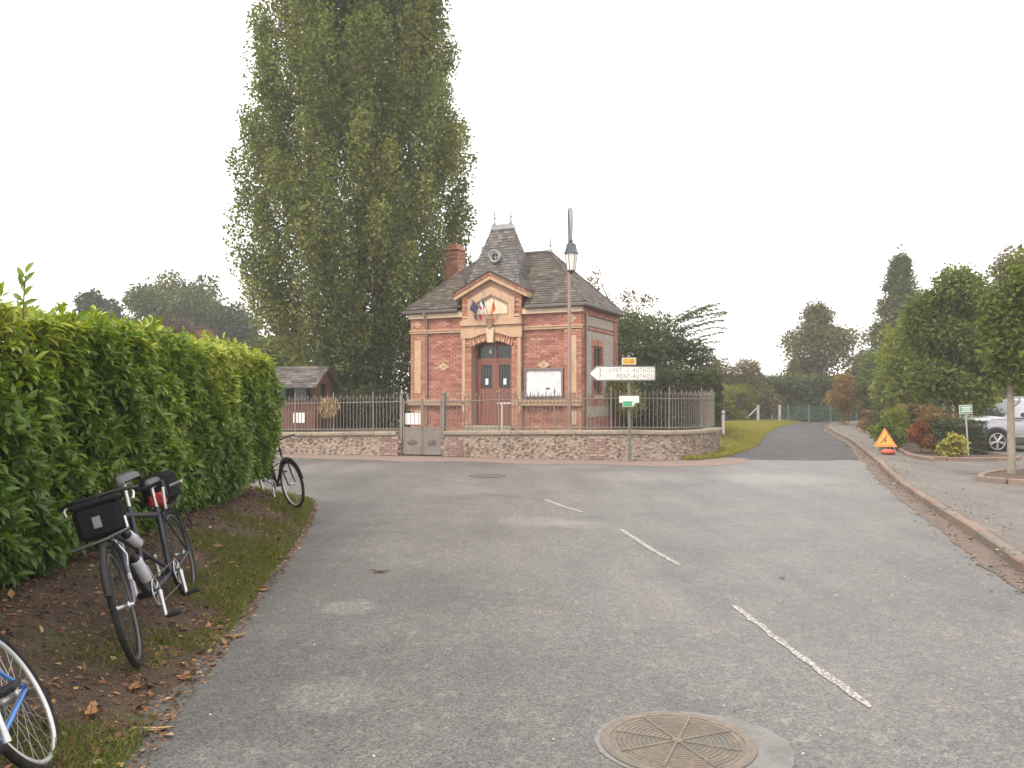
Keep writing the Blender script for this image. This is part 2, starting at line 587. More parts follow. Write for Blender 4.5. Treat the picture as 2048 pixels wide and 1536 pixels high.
# kerb made of single stones
kerb_root = tag(bpy.data.objects.new("kerb", None), kind="structure")
link(kerb_root)
acc = 0.0
def along(line, step):
    """points every `step` metres with direction"""
    out, need = [], 0.0
    for (a, b) in zip(line, line[1:]):
        A, B = Vector(a), Vector(b)
        L = (B - A).length
        while need <= L:
            out.append((A + (B - A) * (need / L), (B - A).normalized()))
            need += step
        need -= L
    return out
kerb_meshes = []
for t in (0.1, 0.4, 0.7, 1.0):
    kerb_meshes.append(MB().cbox(0.004, 0.786, -0.13, 0.0, -0.05, 0.105, 0.016, t).mesh("kerb_stone", M_kerb))
for i, (p, d) in enumerate(along(KERB, 0.79)):
    if p.y < 1: continue
    o = put("kerb_stone", kerb_meshes[random.randrange(4)], kerb_root)
    o.location = (p.x, p.y, random.uniform(-0.006, 0.004))
    o.rotation_euler = (0, 0, math.atan2(d.y, d.x) + random.uniform(-.004, .004))

# ---- painted centre line, each dash a worn strip
M_paint = None
def paint_mat():
    m, nt, p, out = _new("road_paint")
    n = _noise(nt, 42, 6, 0.8)
    r = _ramp(nt, [(0.44, (0.43, 0.41, 0.38)), (0.52, (0.14, 0.135, 0.13))])
    nt.links.new(n.outputs["Fac"], r.inputs[0])
    nt.links.new(r.outputs[0], p.inputs["Base Color"])
    p.inputs["Roughness"].default_value = 0.7
    return m
M_paint = paint_mat()
road_o = bpy.data.objects["road"]
def dash(p0, p1, w, bend=0.0):
    a, b = Vector(p0), Vector(p1)
    d = (b - a).normalized()
    n = Vector((-d.y, d.x))
    k = 26
    L, Rr = [], []
    for i in range(k + 1):
        t = i / k
        c = a.lerp(b, t) + n * bend * math.sin(math.pi * t)
        ww = w / 2 * (0.45 if i in (0, k) else 1)
        L.append(c + n * (ww + random.uniform(-.011, .008)))
        Rr.append(c - n * (ww + random.uniform(-.011, .008)))
    vs = [(p.x, p.y, 0.004) for p in L] + [(p.x, p.y, 0.004) for p in Rr]
    fs = [(i, k + 1 + i, k + 2 + i, i + 1) for i in range(k)]
    me = bpy.data.meshes.new("lane_dash")
    me.from_pydata(vs, [], fs)
    me.materials.append(M_paint)
    me.update()
    put("lane_dash", me, road_o)
dash((1.80, 4.16), (1.66, 6.2), 0.055, 0.01)
dash((1.56, 7.68), (1.29, 9.8), 0.06, 0.02)
dash((0.96, 11.25), (0.50, 12.65), 0.065, 0.02)
dash((-0.62, 15.3), (-1.34, 15.95), 0.07, 0.02)

# cracks round the old patches
M_crack = mat("crack_tar", (0.07, 0.07, 0.07), (0.10, 0.10, 0.10), scale=20, rough=0.9)
def crack(pts, w=0.012):
    line = catmull(pts, 0.08)
    nn = normals2(line)
    L, Rr = [], []
    for p, n in zip(line, nn):
        j = random.uniform(-.02, .02)
        ww = w * random.uniform(0.3, 1.2)
        L.append((p[0] + n.x * (j - ww), p[1] + n.y * (j - ww)))
        Rr.append((p[0] + n.x * (j + ww), p[1] + n.y * (j + ww)))
    strip("crack", L, Rr, 0.0035, 0.0035, M_crack, None, road_o)
crack([(-2.0, 10.9), (-1.6, 11.1), (-1.1, 10.8)], .008)
crack([(-2.0, 9.2), (-1.6, 9.55), (-1.15, 9.5)], .008)
crack([(-0.6, 13.6), (0.1, 12.9), (0.6, 12.5)])
crack([(0.2, 11.0), (1.2, 10.75)], 0.008)

# ---- manhole cover in the near road, with its patch of mortar
M_iron = mat("rusty_cast_iron", (0.135, 0.108, 0.085), (0.20, 0.168, 0.135), scale=30, rough=0.8, bump=0.5, bscale=120, stain=((0.12, 0.112, 0.10), 7, 0.45))
M_mortar = mat("mortar_patch", (0.20, 0.195, 0.19), (0.155, 0.15, 0.145), scale=6, rough=0.9, bump=0.3, bscale=50, stain=((0.125, 0.12, 0.115), 4, 0.45))
MHX, MHY = 0.745, 3.74
def collar(name, cx, cy, poly, z):
    pts = []
    for (a, r_) in poly:
        pts.append((a, r_))
    ring_ = []
    for k in range(72):
        a = 360 * k / 72
        tab = pts + [(360, pts[0][1])]
        rr = interp(tab, a) + random.uniform(-.008, .008)
        ring_.append((cx + rr * math.cos(R(a)), cy + rr * math.sin(R(a))))
    return sheet(name, ring_, z, M_mortar, None, road_o)
collar("mortar_patch", MHX, MHY, [(0, 0.50), (25, 0.46), (60, 0.39), (100, 0.365), (180, 0.37), (240, 0.37), (290, 0.40), (330, 0.50)], 0.003)
mh = thing("manhole_cover", "round rusty manhole cover with concentric ribs in the near road", "manhole cover", (MHX, MHY, 0.0), (0, 0, R(22)))
MB().lathe([(0.345, 0.004), (0.345, 0.009), (0.30, 0.009), (0.30, 0.006)], 48, smooth=False).build("frame_ring", M_iron, mh)
MB().lathe([(0.293, 0.0045), (0.293, 0.0075), (0.29, 0.0078)], 48, smooth=False).build("cover_plate", M_iron, mh)
rb = MB()
for k in range(11):
    r_ = 0.05 + k * 0.022
    ptsr = [(r_ * math.cos(2 * math.pi * j / 40), r_ * math.sin(2 * math.pi * j / 40), 0.0085) for j in range(40)]
    rb.tube(ptsr, 0.0042, 5, closed=True)
rb.build("rib", M_iron, mh)
for k in range(8):
    a = math.pi * k / 4
    MB().box(0.03, 0.285, -0.006, 0.006, 0.006, 0.0145, m=Matrix.Rotation(a, 4, 'Z')).build("spoke", M_iron, mh)
MB().lathe([(0.028, 0.006), (0.028, 0.015), (0.02, 0.017)], 16).build("hub", M_iron, mh)

def small_manhole(x, y, r_, label, zf=0.0):
    t = thing("manhole_cover", label, "manhole cover", (x, y, zf))
    MB().lathe([(r_, 0.003), (r_, 0.007), (r_ * .86, 0.007), (r_ * .86, 0.005)], 36, smooth=False).build("frame_ring", M_iron_d, t)
    MB().lathe([(r_ * .84, 0.0035), (r_ * .84, 0.006)], 36, smooth=False).build("cover_plate", M_iron_d, t)
    return t
M_iron_d = mat("dark_cast_iron", (0.055, 0.053, 0.05), (0.085, 0.08, 0.075), scale=20, rough=0.7)
small_manhole(-0.49, 16.5, 0.38, "dark round manhole cover on the far side of the road near the wall")
small_manhole(9.15, 16.7, 0.40, "dark round manhole cover in the pavement between kerb and planting bed", pz(9.15, 16.7))

# ---- left bank under the hedge
EDGE = [(-14, -1.45), (-4, -1.5), (2, -1.6), (3.46, -1.67), (4.24, -1.78), (5.5, -1.92), (7.5, -2.2), (9.7, -2.5), (11.6, -2.86), (12.6, -3.12), (13.3, -3.6), (13.8, -4.6), (14.0, -6)]
def edge_x(y): return interp(EDGE, y)
def bank_z(x, y):
    d = edge_x(y) - x
    h = 0.006 + 0.40 * smooth(-0.05, 1.25, d)
    h *= 1 - 0.55 * smooth(10.8, 13.6, y)
    w = 0.5 + 0.5 * math.sin(x * 5.1 + y * 2.7) * math.cos(y * 3.3 - x * 2.2)
    return h + 0.022 * (w - 0.3) * smooth(0, 0.4, d) if d > 0 else 0.002
gv, gf = [], []
ys = np.arange(-10, 13.95, 0.15)
ts = np.concatenate([np.linspace(0, 1.6, 15), np.linspace(1.8, 5, 8)])
for y in ys:
    ex = edge_x(y) + 0.05 * math.sin(y * 4.3) + 0.035 * math.sin(y * 9.7 + 1) + 0.02 * math.sin(y * 23)
    for t in ts:
        gv.append((ex - t, y, max(0.003, bank_z(ex - t, y)) if t > 0 else -0.004))
nt_ = len(ts)
for i in range(len(ys) - 1):
    for j in range(nt_ - 1):
        gf.append((i * nt_ + j, i * nt_ + nt_ + j, i * nt_ + nt_ + j + 1, i * nt_ + j + 1))
me = bpy.data.meshes.new("bank")
me.from_pydata(gv, [], gf)
me.polygons.foreach_set("use_smooth", np.full(len(gf), True))
me.materials.append(M_dirt)
me.update()
put("bank", me, None, "structure")

# ================================================================== yard wall, fence and gate
M_mort = mat("lime_mortar", (0.33, 0.275, 0.225), (0.25, 0.20, 0.165), scale=10, rough=0.95, bump=0.8, bscale=45, stain=((0.20, 0.125, 0.09), 2.2, 0.5))
M_stone = tint_mat("flint_stone", [(0, (0.13, 0.105, 0.09)), (0.25, (0.25, 0.185, 0.14)), (0.5, (0.34, 0.27, 0.205)), (0.8, (0.30, 0.215, 0.175)), (1, (0.44, 0.38, 0.31))], rough=0.85, bump=0.5, bscale=60, speck=0.3)
M_coping = tint_mat("coping_stone", [(0, (0.25, 0.205, 0.155)), (0.5, (0.29, 0.245, 0.185)), (1, (0.22, 0.19, 0.145))], rough=0.9, bump=0.5, bscale=40, speck=0.25, stain=((0.13, 0.12, 0.085), 4, 0.5, 0.2))
M_brick = tint_mat("old_brick", [(0, (0.19, 0.12, 0.10)), (0.35, (0.25, 0.16, 0.135)), (0.7, (0.29, 0.195, 0.165)), (1, (0.33, 0.26, 0.215))], rough=0.85, bump=0.4, bscale=90, speck=0.25)
M_fence = mat("fence_iron", (0.20, 0.18, 0.155), (0.135, 0.115, 0.098), scale=14, rough=0.65, metal=0.2, stain=((0.14, 0.085, 0.055), 6, 0.6))
M_gate = mat("gate_iron", (0.21, 0.185, 0.16), (0.165, 0.145, 0.125), scale=5, rough=0.6, metal=0.15, stain=((0.13, 0.09, 0.065), 3, 0.6))

WALL_L = [(-13.5, 24.85), (-9.5, 23.8), (-6.47, 23.0), (-3.05, 22.12)]
WALL_R = catmull([(-1.80, 21.78), (0.97, 21.05), (2.93, 20.55), (3.65, 20.50), (4.30, 20.75), (4.95, 21.4), (5.45, 22.3), (5.97, 23.7)], 0.22)
def coping_z(x):
    return interp([(-14, 0.52), (-6.5, 0.60), (-3, 0.66), (1, 0.73), (3, 0.755), (6, 0.72)], x)

STONES = []
for k in range(7):
    n = random.choice((6, 7, 7, 8))
    ang = [2 * math.pi * j / n + random.uniform(-.25, .25) for j in range(n)]
    rad = [random.uniform(0.8, 1.12) for _ in range(n)]
    for tnt in (random.random(), random.random()):
        m_ = MB()
        o1 = [(0.5 * r_ * math.cos(a), 0.0, 0.5 * r_ * math.sin(a)) for a, r_ in zip(ang, rad)]
        o2 = [(p[0] * .82, -0.8, p[2] * .82) for p in o1]
        o3 = [(p[0] * .45 + .03, -1.0, p[2] * .45) for p in o1]
        vs = o1 + o2 + o3
        fs = []
        for a in range(2):
            for j in range(n): fs.append((a * n + j, a * n + (j + 1) % n, a * n + n + (j + 1) % n, a * n + n + j))
        fs.append(tuple(range(2 * n, 3 * n)))
        m_.add(vs, fs, tnt)
        STONES.append((m_.mesh("stone", M_stone), vs, fs, tnt))

def garden_wall(label, line, thick, n_parts, brick_ends):
    t = thing("garden_wall", label, "wall", (line[0][0], line[0][1], 0))
    base = Vector((line[0][0], line[0][1], 0))
    nn = normals2(line)                      # to the right of travel = towards the road (travel is +x)
    n = len(line)
    vs, fs = [], []
    for (p, q) in zip(line, nn):
        zc = coping_z(p[0]) - 0.06
        for (o_, z) in ((0, -0.05), (0, zc), (-thick, zc), (-thick, -0.05)):
            vs.append((p[0] + q.x * o_ - base.x, p[1] + q.y * o_ - base.y, z))
    for i in range(n - 1):
        for j in range(3): fs.append((i * 4 + j, i * 4 + 4 + j, i * 4 + 5 + j, i * 4 + 1 + j))
    fs += [(0, 1, 2, 3), (n * 4 - 1, n * 4 - 2, n * 4 - 3, n * 4 - 4)]
    MB().add(vs, fs).build("wall_core", M_mort, t)
    # coping stones, cut to follow the line
    stones = along(line, 0.92)
    dense = along(line, 0.046)
    per = 20
    for k in range(0, len(dense) - 1, per):
        seg = dense[k:k + per + 1]
        if len(seg) < 3: continue
        vs, fs = [], []
        L = len(seg)
        for i, (p, d) in enumerate(seg):
            q = Vector((d.y, -d.x))
            sh = d * (0.006 if i == 0 else (-0.006 if i == L - 1 else 0))
            z = coping_z(p.x)
            for (o_, zz) in ((0.05, z - 0.095), (0.06, z - 0.085), (0.06, z - 0.02), (0.045, z), (-thick - .03, z + 0.004), (-thick - .05, z - 0.095)):
                vs.append((p.x + sh.x + q.x * o_ - base.x, p.y + sh.y + q.y * o_ - base.y, zz))
        for i in range(L - 1):
            for j in range(6): fs.append((i * 6 + j, i * 6 + 6 + j, i * 6 + 6 + (j + 1) % 6, i * 6 + (j + 1) % 6))
        fs += [(0, 1, 2, 3, 4, 5), tuple(L * 6 - 1 - j for j in range(6))]
        MB().add(vs, fs, random.random()).build("coping_stone", M_coping, t)
    # stones in the face
    places = []
    for row in range(8):
        z0 = 0.045 + row * 0.079
        for (p, d) in along(line, 0.135):
            pp = p + d * random.uniform(-.055, .055)
            z = z0 + random.uniform(-.03, .03)
            if z > coping_z(pp.x) - 0.13 or random.random() < 0.10: continue
            skip = False
            for (bx, bw) in brick_ends:
                if abs(pp.x - bx) < bw: skip = True
            if skip: continue
            places.append((pp, d, z, random.uniform(.07, .14), random.uniform(.055, .10), random.uniform(.012, .032), random.uniform(-.5, .5), random.randrange(len(STONES))))
    places.sort(key=lambda a: -(a[3] * a[4]) / (a[0].length ** 2))
    rest = MB()
    for i, (p, d, z, w, h, dep, rot, k) in enumerate(places):
        q = Vector((d.y, -d.x))
        m_ = Matrix.Translation((p.x - base.x, p.y - base.y, z)) @ Matrix.Rotation(math.atan2(d.y, d.x), 4, 'Z') @ Matrix.Rotation(rot, 4, 'Y') @ Matrix.Diagonal((w, dep, h, 1))
        if i < n_parts:
            o = put("stone", STONES[k][0], t)
            o.matrix_local = m_
        else:
            rest.add([m_ @ Vector(v) for v in STONES[k][1]], STONES[k][2], STONES[k][3])
    if rest.f: rest.build("stone", M_stone, t, "stuff")
    # brick piers at the ends of the rubble
    for (bx, bw) in brick_ends:
        bm = MB()
        seg = [(p, d) for (p, d) in along(line, 0.02) if abs(p.x - bx) < bw]
        if not seg: continue
        s0, s1 = seg[0][0], seg[-1][0]
        d = (s1 - s0).normalized()
        LL = (s1 - s0).length
        for row in range(9):
            z = 0.03 + row * 0.072
            if z + .06 > coping_z(bx) - 0.10: break
            xo = 0.0 if row % 2 else -0.11
            while xo < LL:
                a, b = max(xo, 0) + .005, min(xo + .22, LL) - .005
                if b - a > .03:
                    m_ = Matrix.Translation((s0.x - base.x, s0.y - base.y, 0)) @ Matrix.Rotation(math.atan2(d.y, d.x), 4, 'Z')
                    bm.box(a, b, -0.022 - random.uniform(0, .006), 0.05, z, z + .060, random.random(), m_)
                xo += .23
        bm.build("brick", M_brick, t, "stuff")
    return t

garden_wall("low mortared rubble wall with coping, left of the iron gate", WALL_L, 0.3, 90, [(-3.32, 0.27)])
garden_wall("low flint rubble wall curving round the road sign, right of the gate", WALL_R, 0.3, 210, [(-1.52, 0.25), (2.15, 0.20)])

# reddish strip of grit between wall and road
foot = [(p[0], p[1]) for p in WALL_L] + [(-2.4, 21.95)] + WALL_R[:-8]
fn = normals2(foot)
strip("wall_foot", off(foot, fn, -0.9), [(p[0] + n.x * (1.5 + .22 * math.sin(p[0] * 2.1) + random.uniform(-.05, .05)), p[1] + n.y * (1.5 + .22 * math.sin(p[0] * 2.1) + random.uniform(-.05, .05))) for p, n in zip(foot, fn)], 0.012, 0.004, M_wallfoot)

# ---- iron railings on the walls: every bar is a part
def bar_mesh(h, tip):
    m_ = MB()
    m_.tube([(0, 0, 0), (0, 0, h)], 0.0105, 6)
    if tip == 0:      # spear
        m_.lathe([(0.011, h), (0.024, h + .02), (0.012, h + .04), (0.020, h + .055), (0.002, h + .15)], 6, smooth=False)
    else:             # split curl
        m_.lathe([(0.011, h), (0.018, h + .015), (0.010, h + .03)], 6)
        for s in (-1, 1):
            m_.tube([(0, 0, h + .01), (s * .022, 0, h + .05), (s * .034, 0, h + .095), (s * .02, 0, h + .115)], [.010, .009, .007, .003], 5)
    return m_.mesh("bar", M_fence)
BH = 0.86
BARS = [bar_mesh(BH, 0), bar_mesh(BH - .03, 1)]

def railing(label, line, inset, spacing, post_every, x0=None, x1=None):
    t = thing("iron_railing", label, "railing", (line[0][0], line[0][1], coping_z(line[0][0])))
    base = Vector((line[0][0], line[0][1], coping_z(line[0][0])))
    nn = normals2(line)
    cl = off(line, nn, -inset)
    ps = along(cl, spacing)
    for zz, nm in ((0.07, "lower_rail"), (0.80, "upper_rail")):
        pts = [(p.x - base.x, p.y - base.y, coping_z(p.x) + zz - base.z) for (p, d) in ps]
        MB().tube(pts, 0.016, 6).build(nm, M_fence, t)
    for i, (p, d) in enumerate(ps):
        if post_every and i % post_every == 0:
            m_ = MB().box(-.018, .018, -.018, .018, -.02, 0.98).lathe([(0.018, .98), (0.03, 1.0), (0.018, 1.03), (0.002, 1.12)], 8)
            o = m_.build("post", M_fence, t)
            o.location = (p.x - base.x, p.y - base.y, coping_z(p.x) - base.z)
        else:
            o = put("bar", BARS[i % 2], t)
            o.location = (p.x - base.x, p.y - base.y, coping_z(p.x) + 0.03 - base.z)
        o.rotation_euler = (random.uniform(-.008, .008), random.uniform(-.012, .012), math.atan2(d.y, d.x))
    return t
railing("grey spear-topped iron railing left of the gate, before the wooden shelter", [(-9.5, 23.8), (-6.47, 23.0), (-3.05, 22.12)], 0.15, 0.098, 12)
railing("long grey iron railing right of the gate, before the brick building", WALL_R, 0.15, 0.105, 14)

# ---- double gate
g0, g1 = Vector((-3.03, 22.12)), Vector((-1.82, 21.80))
gd = (g1 - g0).normalized()
ga = math.atan2(gd.y, gd.x)
GL = (g1 - g0).length
gate = thing("iron_gate", "grey double iron gate with solid lower panels and rosettes", "gate", (g0.x, g0.y, 0.02), (0, 0, ga))
for xx in (0.03, GL - 0.03):
    MB().box(xx - .035, xx + .035, .06, .13, 0, 1.62).lathe([(0.03, 1.62), (0.05, 1.66), (0.03, 1.69), (0.002, 1.8)], 8, Matrix.Translation((xx, .095, 0))).build("post", M_gate, gate)
M_gate_orn = mat("gate_rosette", (0.10, 0.085, 0.07), (0.15, 0.13, 0.11), scale=20, rough=0.7)
half = (GL - 0.16) / 2
for s in range(2):
    xa = 0.08 + s * (half + 0.005)
    xb = xa + half - 0.005
    lf = MB()
    lf.box(xa, xa + .035, .075, .11, 0.03, 1.52).box(xb - .035, xb, .075, .11, 0.03, 1.52)
    lf.box(xa, xb, .075, .11, 0.03, 0.07).box(xa, xb, .075, .11, 0.72, 0.76).box(xa, xb, .078, .107, 1.42, 1.45)
    leaf = lf.build("gate_leaf", M_gate, gate)
    MB().box(xa + .03, xb - .03, .085, .10, 0.06, 0.73).build("panel", M_gate, leaf)
    cxm = (xa + xb) / 2
    ro = MB()
    for k in range(8):
        a = math.pi * k / 4
        ro.tube([(cxm, .080, .36), (cxm + .075 * math.cos(a) * 1.25, .074, .36 + .055 * math.sin(a)), (cxm + .13 * math.cos(a) * 1.2, .080, .36 + .085 * math.sin(a))], [.012, .02, .006], 6)
    ro.lathe([(.03, 0), (.03, .012), (.012, .02)], 10, Matrix.Translation((cxm, .085, .36)) @ Matrix.Rotation(R(90), 4, 'X'))
    ro.build("rosette", M_gate_orn, leaf)
    nb = 4
    for k in range(1, nb + 1):
        xx = xa + (xb - xa) * k / (nb + 1)
        MB().tube([(xx, .092, .74), (xx, .092, 1.55)], .006, 6).lathe([(.007, 1.55), (.018, 1.57), (.002, 1.66)], 6, Matrix.Translation((xx, .092, 0))).build("bar", M_gate, leaf)
wb = thing("white_panel", "blank white panel fixed behind the bars of the left gate leaf", "sign", (g0.x, g0.y, 0.02), (0, 0, ga))
M_white = mat("white_paint", (0.78, 0.76, 0.74), (0.70, 0.68, 0.66), scale=4, rough=0.5)
MB().cbox(0.14, 0.60, .112, .128, 0.83, 1.13, 0.004).build("board", M_white, wb)
MB().box(0.18, 0.22, .128, .14, 0.86, 1.10).box(0.52, 0.56, .128, .14, 0.86, 1.10).build("bracket", M_gate, wb)

# yard ground behind the wall
M_yard = mat("yard_ground", (0.10, 0.09, 0.06), (0.14, 0.115, 0.08), scale=2, rough=0.95, bump=0.5, stain=((0.07, 0.09, 0.03), 0.8, 0.52))
yl = off(WALL_L, normals2(WALL_L), -0.28)
yr = off(WALL_R, normals2(WALL_R), -0.28)
sheet("yard", yl + [(-3.0, 22.45), (-1.85, 22.1)] + yr + [(6.5, 27), (6.8, 33), (-14, 38)], lambda x, y: 0.50 if not (-3.2 < x < -1.7 and y < 22.6) else 0.06, M_yard)

# ================================================================== the little brick town hall
HW, HD = 5.87, 3.4
HX, HY = -3.26, 26.78
hall = thing("brick_town_hall", "small red brick building with slate pavilion roof and steep central turret", "building", (HX, HY, 0), (0, 0, R(-25)))
M_hmort = mat("hall_mortar", (0.37, 0.245, 0.195), (0.31, 0.20, 0.16), scale=12, rough=0.95)
M_hbrick = tint_mat("hall_brick", [(0, (0.235, 0.10, 0.075)), (0.35, (0.325, 0.135, 0.10)), (0.7, (0.37, 0.158, 0.117)), (0.93, (0.405, 0.185, 0.138)), (1, (0.44, 0.25, 0.19))], rough=0.85, bump=0.3, bscale=70, speck=0.22, stain=((0.22, 0.135, 0.115), 2.0, 0.54, 0.3, (2.2, 2.2, .35)))
M_obrick = tint_mat("orange_brick", [(0, (0.30, 0.125, 0.078)), (0.5, (0.38, 0.17, 0.108)), (1, (0.44, 0.235, 0.155))], rough=0.85, bump=0.3, bscale=70, speck=0.18)
M_cream = mat("cream_stone", (0.50, 0.335, 0.215), (0.42, 0.275, 0.175), scale=5, rough=0.85, bump=0.3, bscale=60, stain=((0.29, 0.205, 0.14), 2.4, 0.52, (2.5, 2.5, .5)))
M_cream2 = mat("pale_render", (0.58, 0.45, 0.33), (0.50, 0.38, 0.28), scale=4, rough=0.9, bump=0.2)
M_flintpanel = mat("flint_render", (0.40, 0.35, 0.31), (0.29, 0.25, 0.225), scale=22, rough=0.95, bump=1.0, bscale=50, stain=((0.24, 0.19, 0.165), 6, 0.52))
M_slate = tint_mat("roof_slate", [(0, (0.050, 0.041, 0.036)), (0.5, (0.078, 0.064, 0.055)), (0.85, (0.106, 0.087, 0.073)), (1, (0.155, 0.13, 0.105))], rough=0.65, bump=0.3, bscale=40, speck=0.2, stain=((0.115, 0.095, 0.062), 1.6, 0.52, 0.25))
M_tslate = tint_mat("turret_slate", [(0, (0.052, 0.046, 0.044)), (0.5, (0.086, 0.076, 0.072)), (1, (0.15, 0.134, 0.125))], rough=0.55, bump=0.3, bscale=40, speck=0.2, stain=((0.13, 0.115, 0.08), 2.5, 0.56, 0.25))
M_zinc = mat("zinc", (0.34, 0.35, 0.36), (0.26, 0.265, 0.27), scale=6, rough=0.5, metal=0.35)
M_zincd = mat("dark_gutter", (0.085, 0.078, 0.075), (0.12, 0.11, 0.10), scale=6, rough=0.6, metal=0.2)
M_wood = mat("door_wood", (0.22, 0.082, 0.055), (0.17, 0.062, 0.042), scale=3, rough=0.5, stretch=(8, 8, 1), bump=0.15)
M_glass = glass_mat("window_glass")
M_paper = mat("paper", (0.74, 0.73, 0.74), (0.68, 0.67, 0.68), scale=20, rough=0.7)

SIDE = Matrix(((0, -1, 0, HW), (1, 0, 0, 0), (0, 0, 1, 0), (0, 0, 0, 1)))      # draws on the right-hand wall

def bricks(mb, x0, x1, z0, z1, yf, skip=None, L=0.228, H=0.0745, m=None, t0=0.0, t1=1.0, depth=0.05):
    row = 0
    z = z0
    while z + H * 0.6 < z1:
        xx = x0 - (L / 2 if row % 2 else 0)
        zt = min(z + H - 0.011, z1)
        while xx < x1:
            a, b = max(xx, x0), min(xx + L - 0.011, x1)
            if b - a > 0.03 and not (skip and skip((a + b) / 2, (z + zt) / 2)):
                mb.box(a, b, yf - random.uniform(0, .004), yf + depth, z, zt, t0 + (t1 - t0) * random.random() ** 1.1, m)
            xx += L
        z += H
        row += 1

DX0, DX1, DZ0, DZ1 = 2.27, 3.65, 0.72, 3.33       # door opening
CX = 2.96
def arch_z(x):       # intrados of the flat arch
    return DZ1 - 0.17 * ((x - CX) / 0.69) ** 2
# core walls (behind the brick faces)
core = MB()
core.box(0.03, DX0, 0.02, 0.40, 0.30, 4.30).box(DX1, HW - 0.03, 0.02, 0.40, 0.30, 4.30).box(DX0, DX1, 0.02, 0.40, 3.42, 4.30)
core.box(0.03, HW - 0.03, HD - 0.30, HD - 0.02, 0.30, 4.30).box(0.03, 0.30, 0.40, HD - 0.30, 0.30, 4.30)
core.box(HW - 0.30, HW - 0.03, 0.40, 0.98, 0.30, 4.30).box(HW - 0.30, HW - 0.03, 1.82, HD - 0.30, 0.30, 4.30)
core.box(HW - 0.30, HW - 0.03, 0.98, 1.82, 0.30, 1.62).box(HW - 0.30, HW - 0.03, 0.98, 1.82, 3.17, 4.30)
core.box(DX0, DX1, 0.02, 0.40, 0.30, DZ0 - 0.14)
core.box(1.96, DX0, -0.10, 0.02, 0.30, 4.80).box(DX1, 3.95, -0.10, 0.02, 0.30, 4.80).box(DX0, DX1, -0.10, 0.02, 3.42, 4.80)
core.box(1.96, 3.95, 0.02, 0.62, 4.31, 4.80)
core.prism([(1.96, 4.80), (3.95, 4.80), (2.955, 5.28)], -0.10, 0.3)
wall_o = core.build("wall", M_hmort, hall)

bk = MB()
bricks(bk, 0.50, 1.93, 1.52, 3.62, 0.0)
bricks(bk, 0.50, 1.93, 3.74, 4.10, 0.0)
bricks(bk, 3.98, 5.37, 1.52, 3.62, 0.0)
bricks(bk, 3.98, 5.37, 3.74, 4.10, 0.0)
bricks(bk, 0.50, 1.93, 0.45, 1.32, -0.03)
bricks(bk, 3.98, 5.37, 0.45, 1.32, -0.03)
bk.build("brick", M_hbrick, wall_o, "stuff")
pb = MB()
for xa in (0.0, 5.33):
    bricks(pb, xa, xa + 0.54, 1.52, 3.62, -0.05)
    bricks(pb, xa, xa + 0.54, 3.74, 4.10, -0.05)
    bricks(pb, xa, xa + 0.54, 0.45, 1.32, -0.06)
bay_skip = lambda x, z: (DX0 < x < DX1 and DZ0 - .1 < z < arch_z(x) + 0.24) or (2.14 < x < 3.80 and z > 3.44 and z < 4.15) or (2.16 < x < 3.77 and 4.1 < z < 5.0 and z < 4.67 + 0.33 * (1 - abs(x - 2.955) / .8))
bricks(pb, 1.93, DX0, 0.45, 3.16, -0.14)
bricks(pb, DX1, 3.98, 0.45, 3.16, -0.14)
bricks(pb, DX0, DX1, 0.45, DZ0 - .15, -0.14)
bricks(pb, 1.93, 3.98, 3.17, 4.78, -0.14, bay_skip)
pb.build("brick", M_obrick, wall_o, "stuff")
# corner returns and the right-hand wall
sb = MB()
bricks(sb, 0.0, 0.42, 0.45, 4.10, -0.02, m=SIDE)
bricks(sb, HD - 0.42, HD, 0.45, 4.10, -0.02, m=SIDE)
bricks(sb, 0.42, HD - 0.42, 0.45, 0.98, -0.01, m=SIDE)
bricks(sb, 0.42, HD - 0.42, 1.34, 1.62, -0.01, lambda x, z: False, m=SIDE)
bricks(sb, 0.86, 1.02, 1.62, 3.17, -0.015, m=SIDE)
bricks(sb, 1.78, 1.94, 1.62, 3.17, -0.015, m=SIDE)
bricks(sb, 0.42, HD - 0.42, 3.62, 3.72, -0.03, m=SIDE)
bricks(sb, 0.0, HD, 4.06, 4.28, -0.05, m=SIDE)
sb.build("brick", M_hbrick, wall_o, "stuff")
bl = MB()
LEFT = Matrix(((0, 1, 0, 0), (-1, 0, 0, HD), (0, 0, 1, 0), (0, 0, 0, 1)))
bricks(bl, 0, HD, 0.45, 4.1, -0.02, m=LEFT)
bl.build("brick", M_hbrick, wall_o, "stuff")

# flint panels of the right-hand wall
for (a, b, z0, z1) in ((0.44, 0.85, 1.62, 3.60), (1.95, HD - 0.44, 1.62, 3.60), (0.85, 1.95, 3.36, 3.60), (0.44, HD - 0.44, 0.98, 1.33), (0.44, HD - 0.44, 3.74, 4.05)):
    MB().box(a + .005, b - .005, -0.006, 0.05, z0 + .004, z1 - .004, m=SIDE).build("flint_panel", M_flintpanel, wall_o)
